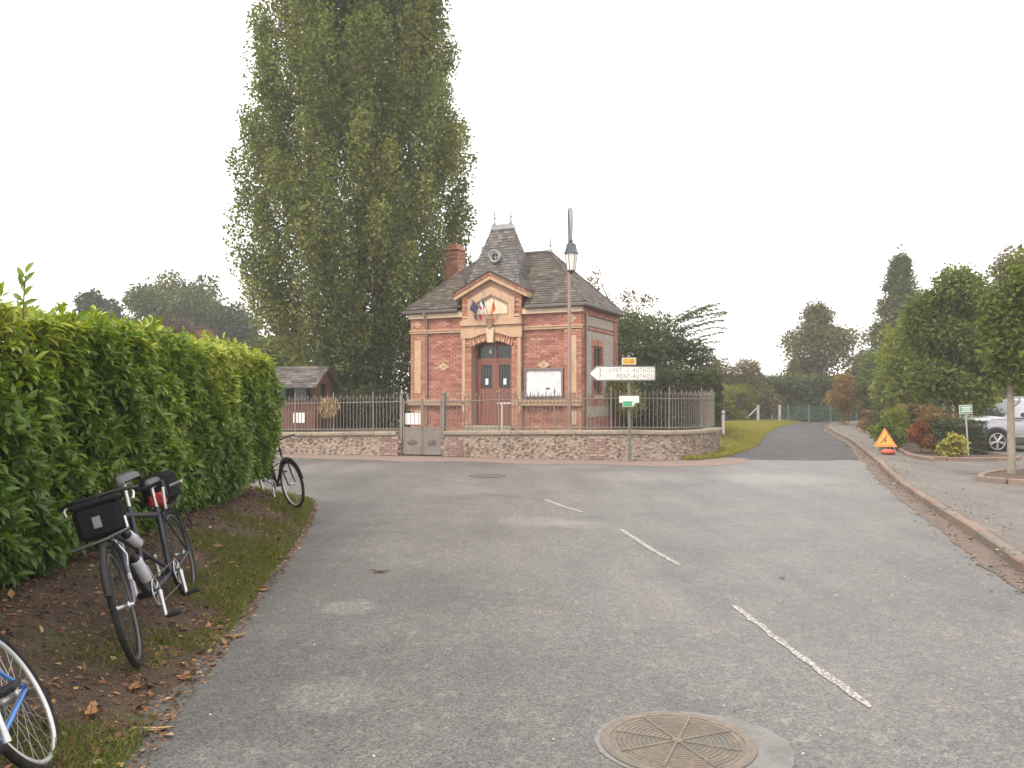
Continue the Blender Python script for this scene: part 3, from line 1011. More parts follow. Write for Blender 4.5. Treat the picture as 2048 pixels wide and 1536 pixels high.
# side window with brick lintel
win = MB().box(1.02, 1.78, 0.06, 0.12, 1.64, 3.15, m=SIDE).build("window", glass_mat("dark_window", (0.03, 0.025, 0.03), 0.25), hall)
fr = MB()
for (a, b, z0, z1) in ((1.02, 1.08, 1.64, 3.15), (1.72, 1.78, 1.64, 3.15), (1.37, 1.43, 1.66, 3.13), (1.08, 1.72, 3.09, 3.149), (1.08, 1.72, 1.641, 1.70), (1.08, 1.72, 2.45, 2.49)):
    fr.box(a, b, 0.03, 0.07, z0, z1, m=SIDE)
fr.build("window_frame", mat("brown_frame", (0.16, 0.085, 0.075), (0.13, 0.07, 0.06), scale=6), win)
lint = MB()
for k in range(9):
    a = 0.86 + k * 0.12
    lint.box(a + .005, a + .113, -0.02 - (.02 if k == 4 else 0), 0.06, 3.16, 3.36, random.random(), SIDE)
lint.build("lintel", M_obrick, win)
MB().box(0.96, 1.84, -0.07, 0.08, 1.56, 1.64, m=SIDE).build("window_sill", M_cream, win)

# ---- stone dressings of the front
def dress(name, boxes, material=None, parent=None):
    b = MB()
    for bx in boxes: b.box(*bx)
    return b.build(name, material or M_cream, parent or hall)
dress("string_course", [(-0.03, 1.92, -0.07, 0.03, 3.63, 3.73), (-0.05, 1.92, -0.095, 0.03, 3.70, 3.735)])
dress("string_course", [(3.99, HW + 0.03, -0.07, 0.03, 3.63, 3.73), (3.99, HW + 0.05, -0.095, 0.03, 3.70, 3.735)])
dress("sill_band", [(-0.04, 2.26, -0.19, 0.03, 1.44, 1.52), (-0.02, 2.26, -0.165, 0.03, 1.33, 1.44)], mat("weathered_band", (0.40, 0.26, 0.165), (0.33, 0.22, 0.145), scale=4, rough=0.9, bump=0.3))
dress("sill_band", [(3.66, HW + 0.04, -0.19, 0.03, 1.44, 1.52), (3.66, HW + 0.02, -0.165, 0.03, 1.33, 1.44)], MATS["weathered_band"])
dress("cornice", [(-0.05, 1.92, -0.12, 0.05, 4.11, 4.26)], M_cream2)
dress("cornice", [(3.99, HW + 0.05, -0.12, 0.05, 4.11, 4.26)], M_cream2)
for xa in (0.0, 5.33):
    dress("pilaster_panel", [(xa + .15, xa + .39, -0.068, 0.0, 1.72, 3.42)])
    dress("pilaster_foot", [(xa + .15, xa + .39, -0.078, 0.0, 0.78, 1.18)])
    st = MB()
    for (dx, dz) in ((0, 0), (-.07, 0), (.07, 0), (0, .07), (0, -.07)):
        st.box(xa + .27 + dx - .04, xa + .27 + dx + .04, -0.066, 0, 3.92 + dz - .04, 3.92 + dz + .04)
    st.build("capital_star", M_cream, hall)
for x0 in (1.93, 3.84):
    dress("bay_strip", [(x0 + .02, x0 + .12, -0.165, -0.1, 1.20, 3.46)])
    MB().prism([(x0 + .02, 1.2), (x0 + .07, 1.08), (x0 + .12, 1.2)], -0.163, -0.1).build("bay_strip_tip", M_cream, hall)
# arch: cream spandrel band above brick voussoirs
sp = [(1.91, 3.42)]
for k in range(13):
    x = DX0 - 0.12 + (DX1 - DX0 + 0.24) * k / 12
    sp.append((x, max(3.42, arch_z(min(max(x, DX0), DX1)) + 0.24)))
sp += [(4.00, 3.42), (4.00, 3.72), (1.91, 3.72)]
MB().prism(sp, -0.185, -0.10).build("arch_spandrel", M_cream, hall)
dress("entablature", [(1.90, 4.01, -0.235, -0.10, 3.81, 3.97), (1.93, 3.98, -0.17, -0.10, 3.725, 3.80)])
n_v = 17
for k in range(n_v):
    x = DX0 - 0.02 + (DX1 - DX0 + 0.04) * (k + 0.5) / n_v
    if abs(x - CX) < 0.11: continue
    a = (x - CX) * 0.34
    m_ = Matrix.Translation((x, 0, arch_z(min(max(x, DX0), DX1)))) @ Matrix.Rotation(a, 4, 'Y')
    cream = k % 2 == 1
    vb = MB().box(-.034, .034, -0.175 if cream else -0.155, 0.05, 0.0, 0.115, random.random(), m_)
    vb.build("voussoir", M_cream if cream else M_obrick, hall)
    MB().box(-.034, .034, -0.15, 0.05, 0.12, 0.25, random.random(), m_).build("voussoir", M_obrick, hall)
MB().prism([(CX - .095, 3.27), (CX + .095, 3.27), (CX + .13, 3.73), (CX - .13, 3.73)], -0.25, 0.05).build("keystone", M_cream2, hall)
# pediment: pentagonal niche
def penta(w, zb, zs, za): return [(2.955 - w, zb), (2.955 + w, zb), (2.955 + w, zs), (2.955, za), (2.955 - w, zs)]
MB().ring(penta(0.80, 3.98, 4.62, 5.00), penta(0.60, 4.10, 4.47, 4.76), -0.185, -0.09).build("niche_surround", M_cream, hall)
M_nframe = mat("niche_frame", (0.30, 0.19, 0.11), (0.24, 0.15, 0.09), scale=6)
MB().ring(penta(0.60, 4.10, 4.47, 4.76), penta(0.555, 4.15, 4.45, 4.71), -0.165, -0.09).build("niche_frame", M_nframe, hall)
MB().prism(penta(0.56, 4.145, 4.452, 4.715), -0.11, -0.085).build("niche_panel", mat("niche_panel", (0.70, 0.58, 0.42), (0.62, 0.52, 0.38), scale=3, rough=0.8), hall)
for s in (-1, 1):
    dress("niche_block", [(2.955 + s * .89 - .1, 2.955 + s * .89 + .1, -0.175, -0.1, 4.05, 4.12), (2.955 + s * .89 - .1, 2.955 + s * .89 + .1, -0.175, -0.1, 3.975, 4.02)])
# raking cornice of the gable
slope = math.atan2(0.60, 1.22)
for s in (-1, 1):
    for (z_off, th, yf, material, nm) in ((-0.22, 0.13, -0.26, M_cream, "raking_cornice"), (-0.085, 0.075, -0.30, M_obrick, "raking_brick"), (-0.005, 0.03, -0.33, M_zincd, "verge")):
        a, b = (2.955, 5.44 + z_off), (2.955 + s * 1.25, 5.44 + z_off - 0.605)
        poly = [(a[0], a[1]), (b[0], b[1]), (b[0], b[1] + th), (a[0], a[1] + th)]
        if s > 0: poly = poly
        else: poly = poly[::-1]
        if nm == "raking_brick":
            rb_ = MB()
            nbk = 14
            for k in range(nbk):
                t0_, t1_ = k / nbk + .006, (k + 1) / nbk - .006
                q = [(a[0] + (b[0] - a[0]) * t, a[1] + (b[1] - a[1]) * t) for t in (t0_, t1_)]
                pl = [q[0], q[1], (q[1][0], q[1][1] + th), (q[0][0], q[0][1] + th)]
                rb_.prism(pl if s > 0 else pl[::-1], yf, 0.5, random.random())
            rb_.build(nm, material, hall)
        else:
            MB().prism(poly, yf, 0.55).build(nm, material, hall)

# ornaments in the brick fields
for cx, cz in ((1.20, 2.56), (4.66, 2.56)):
    om = MB()
    for (w, h) in ((.20, .035), (.13, .075), (.065, .125)):
        om.box(cx - w, cx + w, -0.03 - w * 0.02, 0.0, cz - h, cz + h)
    o = om.build("star_ornament", M_cream, hall)
    MB().box(cx - .035, cx + .035, -0.045, -0.03, cz - .02, cz + .02).build("boss", M_nframe, o)

# ---- door
door = MB()
JD = 0.16
door.box(DX0, DX0 + .07, JD, JD + .09, DZ0, 3.18).box(DX1 - .07, DX1, JD, JD + .09, DZ0, 3.18).box(CX - .035, CX + .035, JD + .001, JD + .089, DZ0, 3.28)
door.box(DX0 + .07, DX1 - .07, JD, JD + .09, 2.70, 2.80)
tp = [(DX0 + .0, 3.14)] + [(DX0 + (DX1 - DX0) * k / 10, 3.20) for k in range(11)][1:-1] + [(DX1, 3.14), (DX1, 3.45), (DX0, 3.45)]
door.prism(tp, JD + .002, JD + .088)
d_o = door.build("door", M_wood, hall)
for s in (0, 1):
    xa = DX0 + .07 if s == 0 else CX + .005
    xb = CX - .005 if s == 0 else DX1 - .07
    lf = MB()
    lf.box(xa, xa + .11, JD + .01, JD + .07, DZ0 + .01, 2.70).box(xb - .11, xb, JD + .01, JD + .07, DZ0 + .01, 2.70)
    lf.box(xa + .11, xb - .11, JD + .01, JD + .07, 2.60, 2.70).box(xa + .11, xb - .11, JD + .01, JD + .07, 1.70, 1.86).box(xa + .11, xb - .11, JD + .01, JD + .07, DZ0 + .01, 0.92)
    lf.box(xa + .11, xb - .11, JD + .03, JD + .06, 0.92, 1.70)
    l_o = lf.build("door_leaf", M_wood, d_o)
    MB().box(xa + .11, xb - .11, JD + .04, JD + .05, 1.86, 2.60).build("pane", M_glass, d_o)
    MB().cbox(xa + .16, xb - .16, JD + .018, JD + .032, 1.0, 1.62, .01).build("door_panel", M_wood, d_o)
    gr = MB()
    for k in range(1, 4):
        xx = xa + .11 + (xb - xa - .22) * k / 4
        gr.tube([(xx, JD + .032, 1.86), (xx, JD + .032, 2.60)], .007, 5)
    for k in range(1, 4):
        zz = 1.86 + .74 * k / 4
        gr.tube([(xa + .11, JD + .032, zz), (xb - .11, JD + .032, zz)], .005, 5)
    gr.build("pane_grille", mat("black_iron", (0.025, 0.028, 0.03), (0.04, 0.04, 0.04), scale=10, rough=0.6), d_o)
    MB().box((xa + xb) / 2 - .05, (xa + xb) / 2 + .05, JD + .016, JD + .022, 1.98, 2.17).build("paper_notice", M_paper, d_o)
    MB().box(xa + .03, xb - .03, JD + .04, JD + .05, 2.80, 3.20).build("transom_pane", M_glass, d_o)
MB().lathe([(.012, 0), (.012, .03), (.03, .04), (.028, .06), (.005, .07)], 10, Matrix.Translation((CX + .07, JD, 1.76)) @ Matrix.Rotation(R(90), 4, 'X')).build("door_knob", mat("brass", (0.55, 0.42, 0.22), (0.5, 0.38, 0.2), rough=0.3, metal=0.9), d_o)
text_mesh("house_number", "4", 0.24, M_white, d_o, Matrix.Translation((CX - .20, JD + .03, 3.0)) @ Matrix.Rotation(R(90), 4, 'X'))
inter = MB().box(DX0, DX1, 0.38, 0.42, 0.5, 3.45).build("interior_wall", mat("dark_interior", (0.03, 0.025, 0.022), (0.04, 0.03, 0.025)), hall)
st = MB().cbox(2.02, 3.90, -0.62, -0.145, 0.42, 0.57, .015).build("door_step", M_coping, hall)
MB().cbox(2.18, 3.74, -0.40, 0.14, 0.56, 0.715, .015).build("door_step", M_coping, hall)

# ---- roof of slates
def slates(mb, A, B, C, D, expo=0.115, wid=0.20, lift=0.018, skip=None):
    A, B, C, D = map(Vector, (A, B, C, D))
    s = (B - A).normalized()
    n = (B - A).cross(D - A).normalized()
    t = n.cross(s)
    T = (D - A).dot(t)
    sl0, sl1 = 0.0, (D - A).dot(s)
    sr0, sr1 = (B - A).length, (C - A).dot(s)
    rows_ = int(T / expo) + 1
    for r_ in range(rows_):
        t0 = r_ * expo
        t1 = min(t0 + expo * 1.12, T)
        if t1 - t0 < 0.02: continue
        L0, R0 = sl0 + (sl1 - sl0) * t0 / T, sr0 + (sr1 - sr0) * t0 / T
        L1, R1 = sl0 + (sl1 - sl0) * t1 / T, sr0 + (sr1 - sr0) * t1 / T
        x = L0 - random.uniform(0, wid)
        while x < max(R0, R1):
            a, b = x + .003, x + wid - .003
            x += wid
            a0, b0 = min(max(a, L0), R0), min(max(b, L0), R0)
            a1, b1 = min(max(a, L1), R1), min(max(b, L1), R1)
            if b0 - a0 < 0.01 and b1 - a1 < 0.01: continue
            h = lift + random.uniform(-.004, .006)
            P = lambda ss, tt, hh: A + s * ss + t * tt + n * hh
            if skip and skip(P((a0 + b0) / 2, t0, 0)): continue
            j = random.uniform(-.006, .006)
            vs = [P(a0, t0 + j, h), P(b0, t0 + j, h + random.uniform(-.002, .003)), P(b1, t1, .003), P(a1, t1, .003), P(a0, t0 + j, -.004), P(b0, t0 + j, -.004)]
            mb.add(vs, [(0, 1, 2, 3), (4, 5, 1, 0), (4, 0, 3), (1, 5, 2)], random.random())

EZ, EO, RZ = 4.40, 0.16, 6.28
e = [(-EO, -EO, EZ), (HW + EO, -EO, EZ), (HW + EO, HD + EO, EZ), (-EO, HD + EO, EZ)]
rl, rr = (HD / 2, HD / 2, RZ), (HW - HD / 2, HD / 2, RZ)
pk = (RZ - EZ) / (HD / 2 + EO)
notch = [(1.84, -EO, EZ), (1.84, 0.30, EZ + pk * (.30 + EO)), (4.07, 0.30, EZ + pk * (.30 + EO)), (4.07, -EO, EZ)]
roof = MB().add([(x, y, z - .012) for x, y, z in e + [rl, rr] + notch], [(0, 6, 7, 4), (7, 8, 5, 4), (8, 9, 1, 5), (1, 2, 5), (2, 3, 4, 5), (3, 0, 4)]).build("roof", M_slate, hall)
sm_ = MB()
slates(sm_, e[0], e[1], rr, rl, skip=lambda p: 1.80 < p.x < 4.11 and p.y < 0.40)
slates(sm_, e[1], e[2], rr, rr)
slates(sm_, e[2], e[3], rl, rr)
slates(sm_, e[3], e[0], rl, rl)
sm_.build("slate", M_slate, roof, "stuff")
for a, b in ((e[0], rl), (e[1], rr), (e[2], rr), (e[3], rl)):
    hp = MB()
    A, B = Vector(a), Vector(b)
    n_h = 16
    for k in range(n_h):
        p, q = A.lerp(B, k / n_h), A.lerp(B, (k + 1.1) / n_h)
        hp.tube([p + Vector((0, 0, .015)), q + Vector((0, 0, .0))], .035, 6, random.random())
    hp.build("hip_slate", M_slate, roof)
MB().tube([(rl[0], rl[1], rl[2] + .02), (rr[0], rr[1], rr[2] + .02)], .05, 8).build("ridge", M_zincd, roof)
# gutters
M_gut = M_zincd
gfl = MB()
for (x0, x1, y0, y1) in ((-EO - .04, 1.80, -EO - .08, -EO + .03), (4.10, HW + EO + .04, -EO - .08, -EO + .03), (HW + EO - .03, HW + EO + .08, -EO - .08, HD + EO + .08), (-EO - .08, -EO + .03, -EO - .08, HD + EO + .08)):
    MB().cbox(x0, x1, y0, y1, 4.255, 4.375, .03).build("gutter", M_gut, roof)
MB().box(-EO + .02, 1.90, -EO + .03, 0.4, 4.262, 4.30).box(4.01, HW + EO - .02, -EO + .03, 0.4, 4.262, 4.30).box(-EO + .02, HW + EO - .02, 0.4, HD + EO - .03, 4.262, 4.30).build("soffit", mat("soffit_wood", (0.30, 0.2, 0.14), (0.24, 0.16, 0.11)), roof)
for (px_, py_) in ((0.60, -0.045), (HW + .06, 0.25)):
    MB().tube([(px_, py_ - .2, 4.25), (px_, py_ - .02, 4.05), (px_, py_ - .02, 0.5)], .035, 8).build("downpipe", mat("pipe_grey", (0.30, 0.24, 0.21), (0.25, 0.2, 0.18), rough=0.6), hall)

def finial(parent, x, y, z, h=0.42, base=0.10):
    m_ = Matrix.Translation((x, y, z))
    prof = [(base, -.05), (base * .6, .04), (.03, .14), (.022, .17), (.062, .205), (.022, .24), (.018, .29), (.048, .315), (.018, .34), (.015, .38), (.034, .40), (.014, .42), (.006, h + .09)]
    MB().lathe(prof, 10, m_).build("finial", M_zinc, parent)
finial(roof, rl[0], rl[1], rl[2] + .02)
finial(roof, rr[0], rr[1], rr[2] + .02)

# gable roof over the entrance
for s in (-1, 1):
    A = (2.955, -0.33, 5.46); B = (2.955 + s * 1.27, -0.33, 5.46 - 0.615)
    C = (B[0], 0.85, B[2]); D = (A[0], 0.85, A[2])
    vs = [A, B, C, D]
    g_ = MB()
    up = Vector((0, 0, .02))
    g_.add([Vector(v) + up for v in vs] + [Vector(v) - up for v in vs], [(0, 1, 2, 3) if s > 0 else (3, 2, 1, 0), (7, 6, 5, 4) if s > 0 else (4, 5, 6, 7), (0, 4, 5, 1), (1, 5, 6, 2), (2, 6, 7, 3), (3, 7, 4, 0)])
    g_.build("gable_roof", M_slate, roof)
    fl = MB()
    fl.add([(2.955 + s * .05, -.34, 5.485), (2.955 + s * .78, -.34, 5.13), (2.955 + s * .78, -.12, 5.13), (2.955 + s * .05, -.12, 5.485)], [(0, 1, 2, 3) if s > 0 else (3, 2, 1, 0)])
    if s > 0: fl.build("flashing", M_zinc, roof)

# turret
TZ0, TZ1 = 4.98, 7.03
tb = [(2.00, -0.07, TZ0), (3.90, -0.07, TZ0), (3.90, 1.50, TZ0), (2.00, 1.50, TZ0)]
tl, tr_ = (2.58, 0.70, TZ1), (3.31, 0.70, TZ1)
tur = MB().add([(x, y, z) for x, y, z in tb] + [tl, tr_], [(0, 1, 5, 4), (1, 2, 5), (2, 3, 4, 5), (3, 0, 4), (3, 2, 1, 0)]).build("turret", M_tslate, hall)
ts_ = MB()
slates(ts_, tb[0], tb[1], tr_, tl, 0.10, 0.17)
slates(ts_, tb[1], tb[2], tr_, tr_, 0.10, 0.17)
slates(ts_, tb[2], tb[3], tl, tr_, 0.10, 0.17)
slates(ts_, tb[3], tb[0], tl, tl, 0.10, 0.17)
ts_.build("slate", M_tslate, tur, "stuff")
MB().box(2.03, 3.87, -0.02, 1.46, 4.35, TZ0 - .002).build("turret_cheek", M_slate, tur)
for s, x in ((-1, 2.00), (1, 3.90)):      # flared foot of the turret sides
    xo = x + s * 0.16
    MB().add([(x, -.06, TZ0 + .25), (x, 1.3, TZ0 + .25), (xo, 1.3, TZ0 - .03), (xo, -.06, TZ0 - .03), (x, -.06, TZ0 - .06), (x, 1.3, TZ0 - .06)],
             [(0, 3, 2, 1) if s > 0 else (0, 1, 2, 3), (3, 4, 5, 2), (0, 4, 3), (1, 2, 5)]).build("flare", M_tslate, tur)
MB().prism([(2.55, 7.0), (3.34, 7.0), (3.30, 7.09), (2.59, 7.09)], 0.63, 0.77).build("ridge_cap", M_zinc, tur)
MB().prism([(2.53, 6.92), (3.36, 6.92), (3.34, 7.0), (2.55, 7.0)], 0.62, 0.78).build("ridge_apron", M_zinc, tur)
finial(tur, 2.66, 0.70, 7.11, 0.40, 0.08)
finial(tur, 3.23, 0.70, 7.11, 0.40, 0.08)
MO = Matrix.Translation((2.93, 0.17, 5.96)) @ Matrix.Rotation(R(90), 4, 'X')
ocu = MB().lathe([(.185, -.35), (.185, .02), (.17, .045), (.14, .05), (.115, .03), (.11, -.04)], 24, MO).build("oculus", M_zinc, tur)
MB().lathe([(.112, -.05), (.112, -.035)], 24, MO).build("pane", M_glass, ocu)
MB().box(-.11, .11, -.012, .012, -.03, -.018, m=MO).box(-.012, .012, -.11, .11, -.0301, -.0181, m=MO).build("glazing_bar", M_zinc, ocu)
hood = MB()
hood.tube([(2.93 + .205 * math.cos(R(a)), 0.12, 5.96 + .205 * math.sin(R(a))) for a in range(-5, 190, 13)], .028, 6)
hood.build("hood_mould", M_zinc, ocu)

# chimney
chx, chy = 0.18, 2.45
ch = MB().cbox(chx - .31, chx + .31, chy - .26, chy + .26, 4.0, 6.72, .06).build("chimney", M_obrick, hall)
cb = MB()
for row in range(34):
    z = 4.2 + row * .0745
    if z > 6.62: break
    jut = 0.03 if 5.62 < z < 5.72 or z > 6.4 else 0.0
    w = .315 + jut
    d = .265 + jut
    xx = chx - w - (.11 if row % 2 else 0)
    while xx < chx + w:
        a, b = max(xx, chx - w) + .004, min(xx + .22, chx + w) - .004
        if b - a > .03: cb.box(a, b, chy - d, chy - d + .08, z, z + .064, random.random())
        xx += .228
    yy = chy - d - (.11 if row % 2 == 0 else 0)
    while yy < chy + d:
        a, b = max(yy, chy - d) + .004, min(yy + .22, chy + d) - .004
        if b - a > .03: cb.box(chx + w - .08, chx + w, a, b, z, z + .064, random.random())
        yy += .228
cb.build("brick", M_obrick, ch, "stuff")
MB().cbox(chx - .36, chx + .36, chy - .31, chy + .31, 6.70, 6.80, .03).cbox(chx - .30, chx + .30, chy - .25, chy + .25, 6.80, 6.92, .03).build("chimney_cap", M_obrick, ch)

# ---- things on the hall: notice board, crest, flags, handrail
def on_hall(name, label, cat, x, y, z, group=None):
    p = hall.matrix_basis @ Vector((x, y, z)) if False else Matrix.Translation((HX, HY, 0)) @ Matrix.Rotation(R(-25), 4, 'Z') @ Vector((x, y, z))
    return thing(name, label, cat, p, (0, 0, R(-25)), group)
nbd = on_hall("notice_board", "grey framed notice board covered in white papers on the brick front", "notice board", 4.68, 0.0, 2.015)
M_bframe = mat("board_frame", (0.20, 0.17, 0.165), (0.16, 0.14, 0.135), scale=6, rough=0.5, metal=0.3)
bw, bh = 0.63, 0.44
MB().ring([(-bw, -bh), (bw, -bh), (bw, bh), (-bw, bh)], [(-bw + .05, -bh + .05), (bw - .05, -bh + .05), (bw - .05, bh - .05), (-bw + .05, bh - .05)], -0.12, -0.02).build("frame", M_bframe, nbd)
MB().box(-bw + .045, bw - .045, -0.06, -0.02, -bh + .045, bh - .045).build("backing", mat("board_back", (0.66, 0.64, 0.66), (0.60, 0.58, 0.60), scale=5), nbd)
M_note = tint_mat("notice_paper", [(0, (0.62, 0.62, 0.64)), (0.5, (0.74, 0.72, 0.73)), (1, (0.70, 0.64, 0.66))], rough=0.7, speck=0.08, bscale=80)
M_ink = mat("ink", (0.42, 0.42, 0.46), (0.5, 0.5, 0.54), scale=30)
k = 0
for row in range(3):
    for c_ in range(6):
        x0 = -0.54 + c_ * 0.182 + random.uniform(-.012, .012)
        z0 = -0.36 + row * 0.245 + random.uniform(-.012, .012)
        pp = MB().box(x0, x0 + .165, -0.066 - k * 1e-4, -0.061, z0, z0 + .225, random.random()).build("notice", M_note, nbd)
        ln = MB()
        for l_ in range(random.randint(3, 7)):
            zz = z0 + .19 - l_ * .026
            ln.box(x0 + .015, x0 + .015 + random.uniform(.06, .135), -0.0685 - k * 1e-4, -0.064, zz, zz + .009)
        ln.build("print", M_ink, pp)
        k += 1
MB().box(0.06, 0.20, -0.072, -0.066, -0.20, -0.145).build("dark_card", mat("dark_card", (0.08, 0.08, 0.09), (0.1, 0.1, 0.11)), nbd)
MB().box(-bw + .05, bw - .05, -0.108, -0.102, bh - .054, bh - .049).build("hinge_bar", M_bframe, nbd)

crest = on_hall("shield_crest", "dull gold shield holding the flag poles above the door keystone", "crest", 2.955, -0.24, 3.70)
sh = [(0, 0), (.09, .07), (.12, .16), (.12, .30), (-.12, .30), (-.12, .16), (-.09, .07)]
MB().prism(sh, -0.03, 0.02).build("shield", mat("dull_gold", (0.24, 0.17, 0.10), (0.17, 0.12, 0.075), scale=18, rough=0.6, metal=0.2), crest)
MB().ring(sh, [(x * .8, .02 + z * .86) for x, z in sh], -0.045, -0.03).build("shield_rim", M_nframe, crest)
MB().lathe([(.012, .27), (.02, .34), (.028, .37), (.02, .40), (.004, .42)], 10, Matrix.Translation((0, -.03, 0))).build("holder", M_zincd, crest)

def flag(label, tip, mats_stops, droop, width, sway, seed):
    f = on_hall("flag", label, "flag", 2.955, -0.28, 3.98)
    rg = random.Random(seed)
    t = Vector(tip)
    MB().tube([(0, 0, 0), t], [.012, .008], 6).lathe([(.008, 0), (.018, .02), (.002, .06)], 6, Matrix.Translation(t)).build("pole", mat("flag_pole", (0.36, 0.30, 0.24), (0.3, 0.25, 0.2), scale=6), f)
    na, nb_ = 9, 15
    vs, fs, tn = [], [], []
    for i in range(na):
        a = i / (na - 1)
        P0 = t * (1 - 0.42 * a)
        for j in range(nb_):
            b = j / (nb_ - 1)
            fold = 0.035 * math.sin(a * 9 + b * 3 + seed) * (0.3 + b)
            vs.append(P0 + Vector((sway * b * width * (0.4 + 0.6 * a) + fold * .7, -0.01 + fold + .02 * math.sin(b * 5 + seed), -droop * b * (1.0 - 0.25 * (1 - a)))))
    m_ = MB()
    for i in range(na - 1):
        for j in range(nb_ - 1):
            m_.add([vs[i * nb_ + j], vs[(i + 1) * nb_ + j], vs[(i + 1) * nb_ + j + 1], vs[i * nb_ + j + 1]], [(0, 1, 2, 3)], (j + 0.5) / (nb_ - 1), True)
    m_.build("cloth", mats_stops, f)
    return f
M_eu = tint_mat("flag_blue", [(0, (0.045, 0.04, 0.09)), (1, (0.06, 0.052, 0.115))], rough=0.8, speck=0.1)
M_fr = tint_mat("flag_tricolour", [(0, (0.05, 0.06, 0.17)), (0.30, (0.70, 0.68, 0.68)), (0.66, (0.50, 0.045, 0.06))], rough=0.8, speck=0.05, interp='CONSTANT')
M_no = tint_mat("flag_red_gold", [(0, (0.50, 0.09, 0.03)), (0.35, (0.56, 0.25, 0.05)), (0.5, (0.50, 0.09, 0.03)), (0.68, (0.56, 0.27, 0.05)), (0.82, (0.46, 0.06, 0.035))], rough=0.8, speck=0.1, interp='CONSTANT')
flag("dark blue flag drooping at the left of the pediment niche", (-0.55, -0.10, 0.66), M_eu, 0.42, 0.2, -0.35, 1)
flag("blue white and red flag drooping in the pediment niche", (-0.17, -0.12, 0.70), M_fr, 0.46, 0.28, -0.65, 2)
flag("red and gold flag drooping at the right of the pediment niche", (0.25, -0.10, 0.68), M_no, 0.50, 0.2, -0.35, 4)

hr = on_hall("handrail", "white metal handrail beside the door step", "handrail", 3.62, -0.75, 0.45)
M_rail = mat("white_rail", (0.62, 0.58, 0.55), (0.55, 0.5, 0.48), scale=6, rough=0.4)
MB().tube([(0, 0, 0), (0, 0, 0.95)], .022, 8).build("post", M_rail, hr)
MB().tube([(-0.15, 0, 0.95), (0.28, 0, 0.95)], .022, 8).build("grip", M_rail, hr)
MB().tube([(0.26, 0, 0.95), (0.26, 0.55, 0.95)], .02, 8).build("grip", M_rail, hr)
MB().lathe([(.06, 0), (.06, .015), (.03, .02)], 12).build("base_plate", M_rail, hr)

# ================================================================== street furniture
# ---- lamp post behind the wall
M_lpole = mat("lamp_pole", (0.31, 0.205, 0.17), (0.26, 0.175, 0.145), scale=5, rough=0.5, metal=0.2)
M_ldark = mat("lamp_dark", (0.055, 0.065, 0.085), (0.08, 0.09, 0.11), scale=8, rough=0.45, metal=0.3)
M_larm = mat("lamp_arm", (0.17, 0.19, 0.21), (0.22, 0.24, 0.26), scale=8, rough=0.5, metal=0.3)
lamp = thing("street_lamp", "tall street lamp with crook arm and frosted lantern before the building", "street lamp", (1.5, 21.55, 0.5))
MB().tube([(0, 0, 0), (0, 0, 1.0), (0, 0, 5.0)], [.065, .055, .045], 12).lathe([(.11, 0), (.11, .05), (.08, .10), (.065, .6), (.07, .63), (.05, .66)], 12).build("pole", M_lpole, lamp)
arm = []
for k in range(19):
    a = math.pi * k / 18
    arm.append((0, -0.36 + 0.36 * math.cos(a), 5.30 + 0.62 * math.sin(a)))
MB().tube([(0, 0, 4.6)] + arm + [(0, -0.72, 5.06)], [.05] + [.04 + .02 * math.sin(math.pi * k / 18) for k in range(19)] + [.03], 10).build("crook_arm", M_larm, lamp)
MB().tube([(0, -.05, 4.75), (0, -.30, 5.0), (0, -.55, 5.15), (0, -.70, 5.12)], [.015, .018, .015, .01], 6).build("scroll", M_larm, lamp)
LM = Matrix.Translation((0, -0.72, 4.02))
MB().lathe([(.03, 1.06), (.05, 1.02), (.03, .98), (.09, .96), (.12, .93), (.13, .86), (.165, .74), (.19, .715), (.19, .69), (.165, .685)], 6, LM, smooth=False).build("lantern_roof", M_ldark, lamp)
m_, nt, p, out = _new("frosted_glass")
p.inputs["Base Color"].default_value = (0.72, 0.68, 0.64, 1)
p.inputs["Roughness"].default_value = 0.35
for k in range(6):
    a0, a1 = math.pi * k / 3, math.pi * (k + 1) / 3
    q = lambda a, r_, z: LM @ Vector((r_ * math.cos(a), r_ * math.sin(a), z))
    MB().add([q(a0, .098, .27), q(a1, .098, .27), q(a1, .155, .685), q(a0, .155, .685)], [(0, 1, 2, 3)]).build("lantern_pane", m_, lamp)
    MB().tube([q(a0, .102, .26), q(a0, .16, .69)], .008, 5).build("lantern_bar", M_ldark, lamp)
MB().lathe([(.03, .17), (.06, .22), (.108, .25), (.108, .275)], 6, LM, smooth=False).build("lantern_base", M_ldark, lamp)

# ---- direction sign
M_spost = mat("sign_post", (0.10, 0.115, 0.085), (0.135, 0.14, 0.11), scale=5, rough=0.6, stain=((0.16, 0.12, 0.09), 3, 0.6))
M_swhite = mat("sign_white", (0.72, 0.69, 0.64), (0.66, 0.63, 0.59), scale=3, rough=0.45)
M_sblack = mat("sign_black", (0.045, 0.045, 0.045), (0.07, 0.07, 0.07), scale=8, rough=0.5)
M_sgrey = mat("sign_edge", (0.28, 0.27, 0.27), (0.22, 0.22, 0.22), scale=8, rough=0.5)
M_syel = mat("sign_yellow", (0.72, 0.36, 0.02), (0.66, 0.31, 0.02), scale=5, rough=0.5)
M_sgreen = mat("sign_green", (0.07, 0.33, 0.16), (0.06, 0.28, 0.14), scale=5, rough=0.5)
sg = thing("direction_sign", "white arrow direction sign on a dark green post before the wall", "road sign", (2.86, 20.2, 0.0), (0, 0, R(-2)))
MB().tube([(0.02, 0, 0), (0, 0, 2.56)], .04, 12).lathe([(.045, 2.54), (.05, 2.565), (.03, 2.60), (.004, 2.615)], 10).build("post", M_spost, sg)
FR = Matrix.Rotation(R(90), 4, 'X')
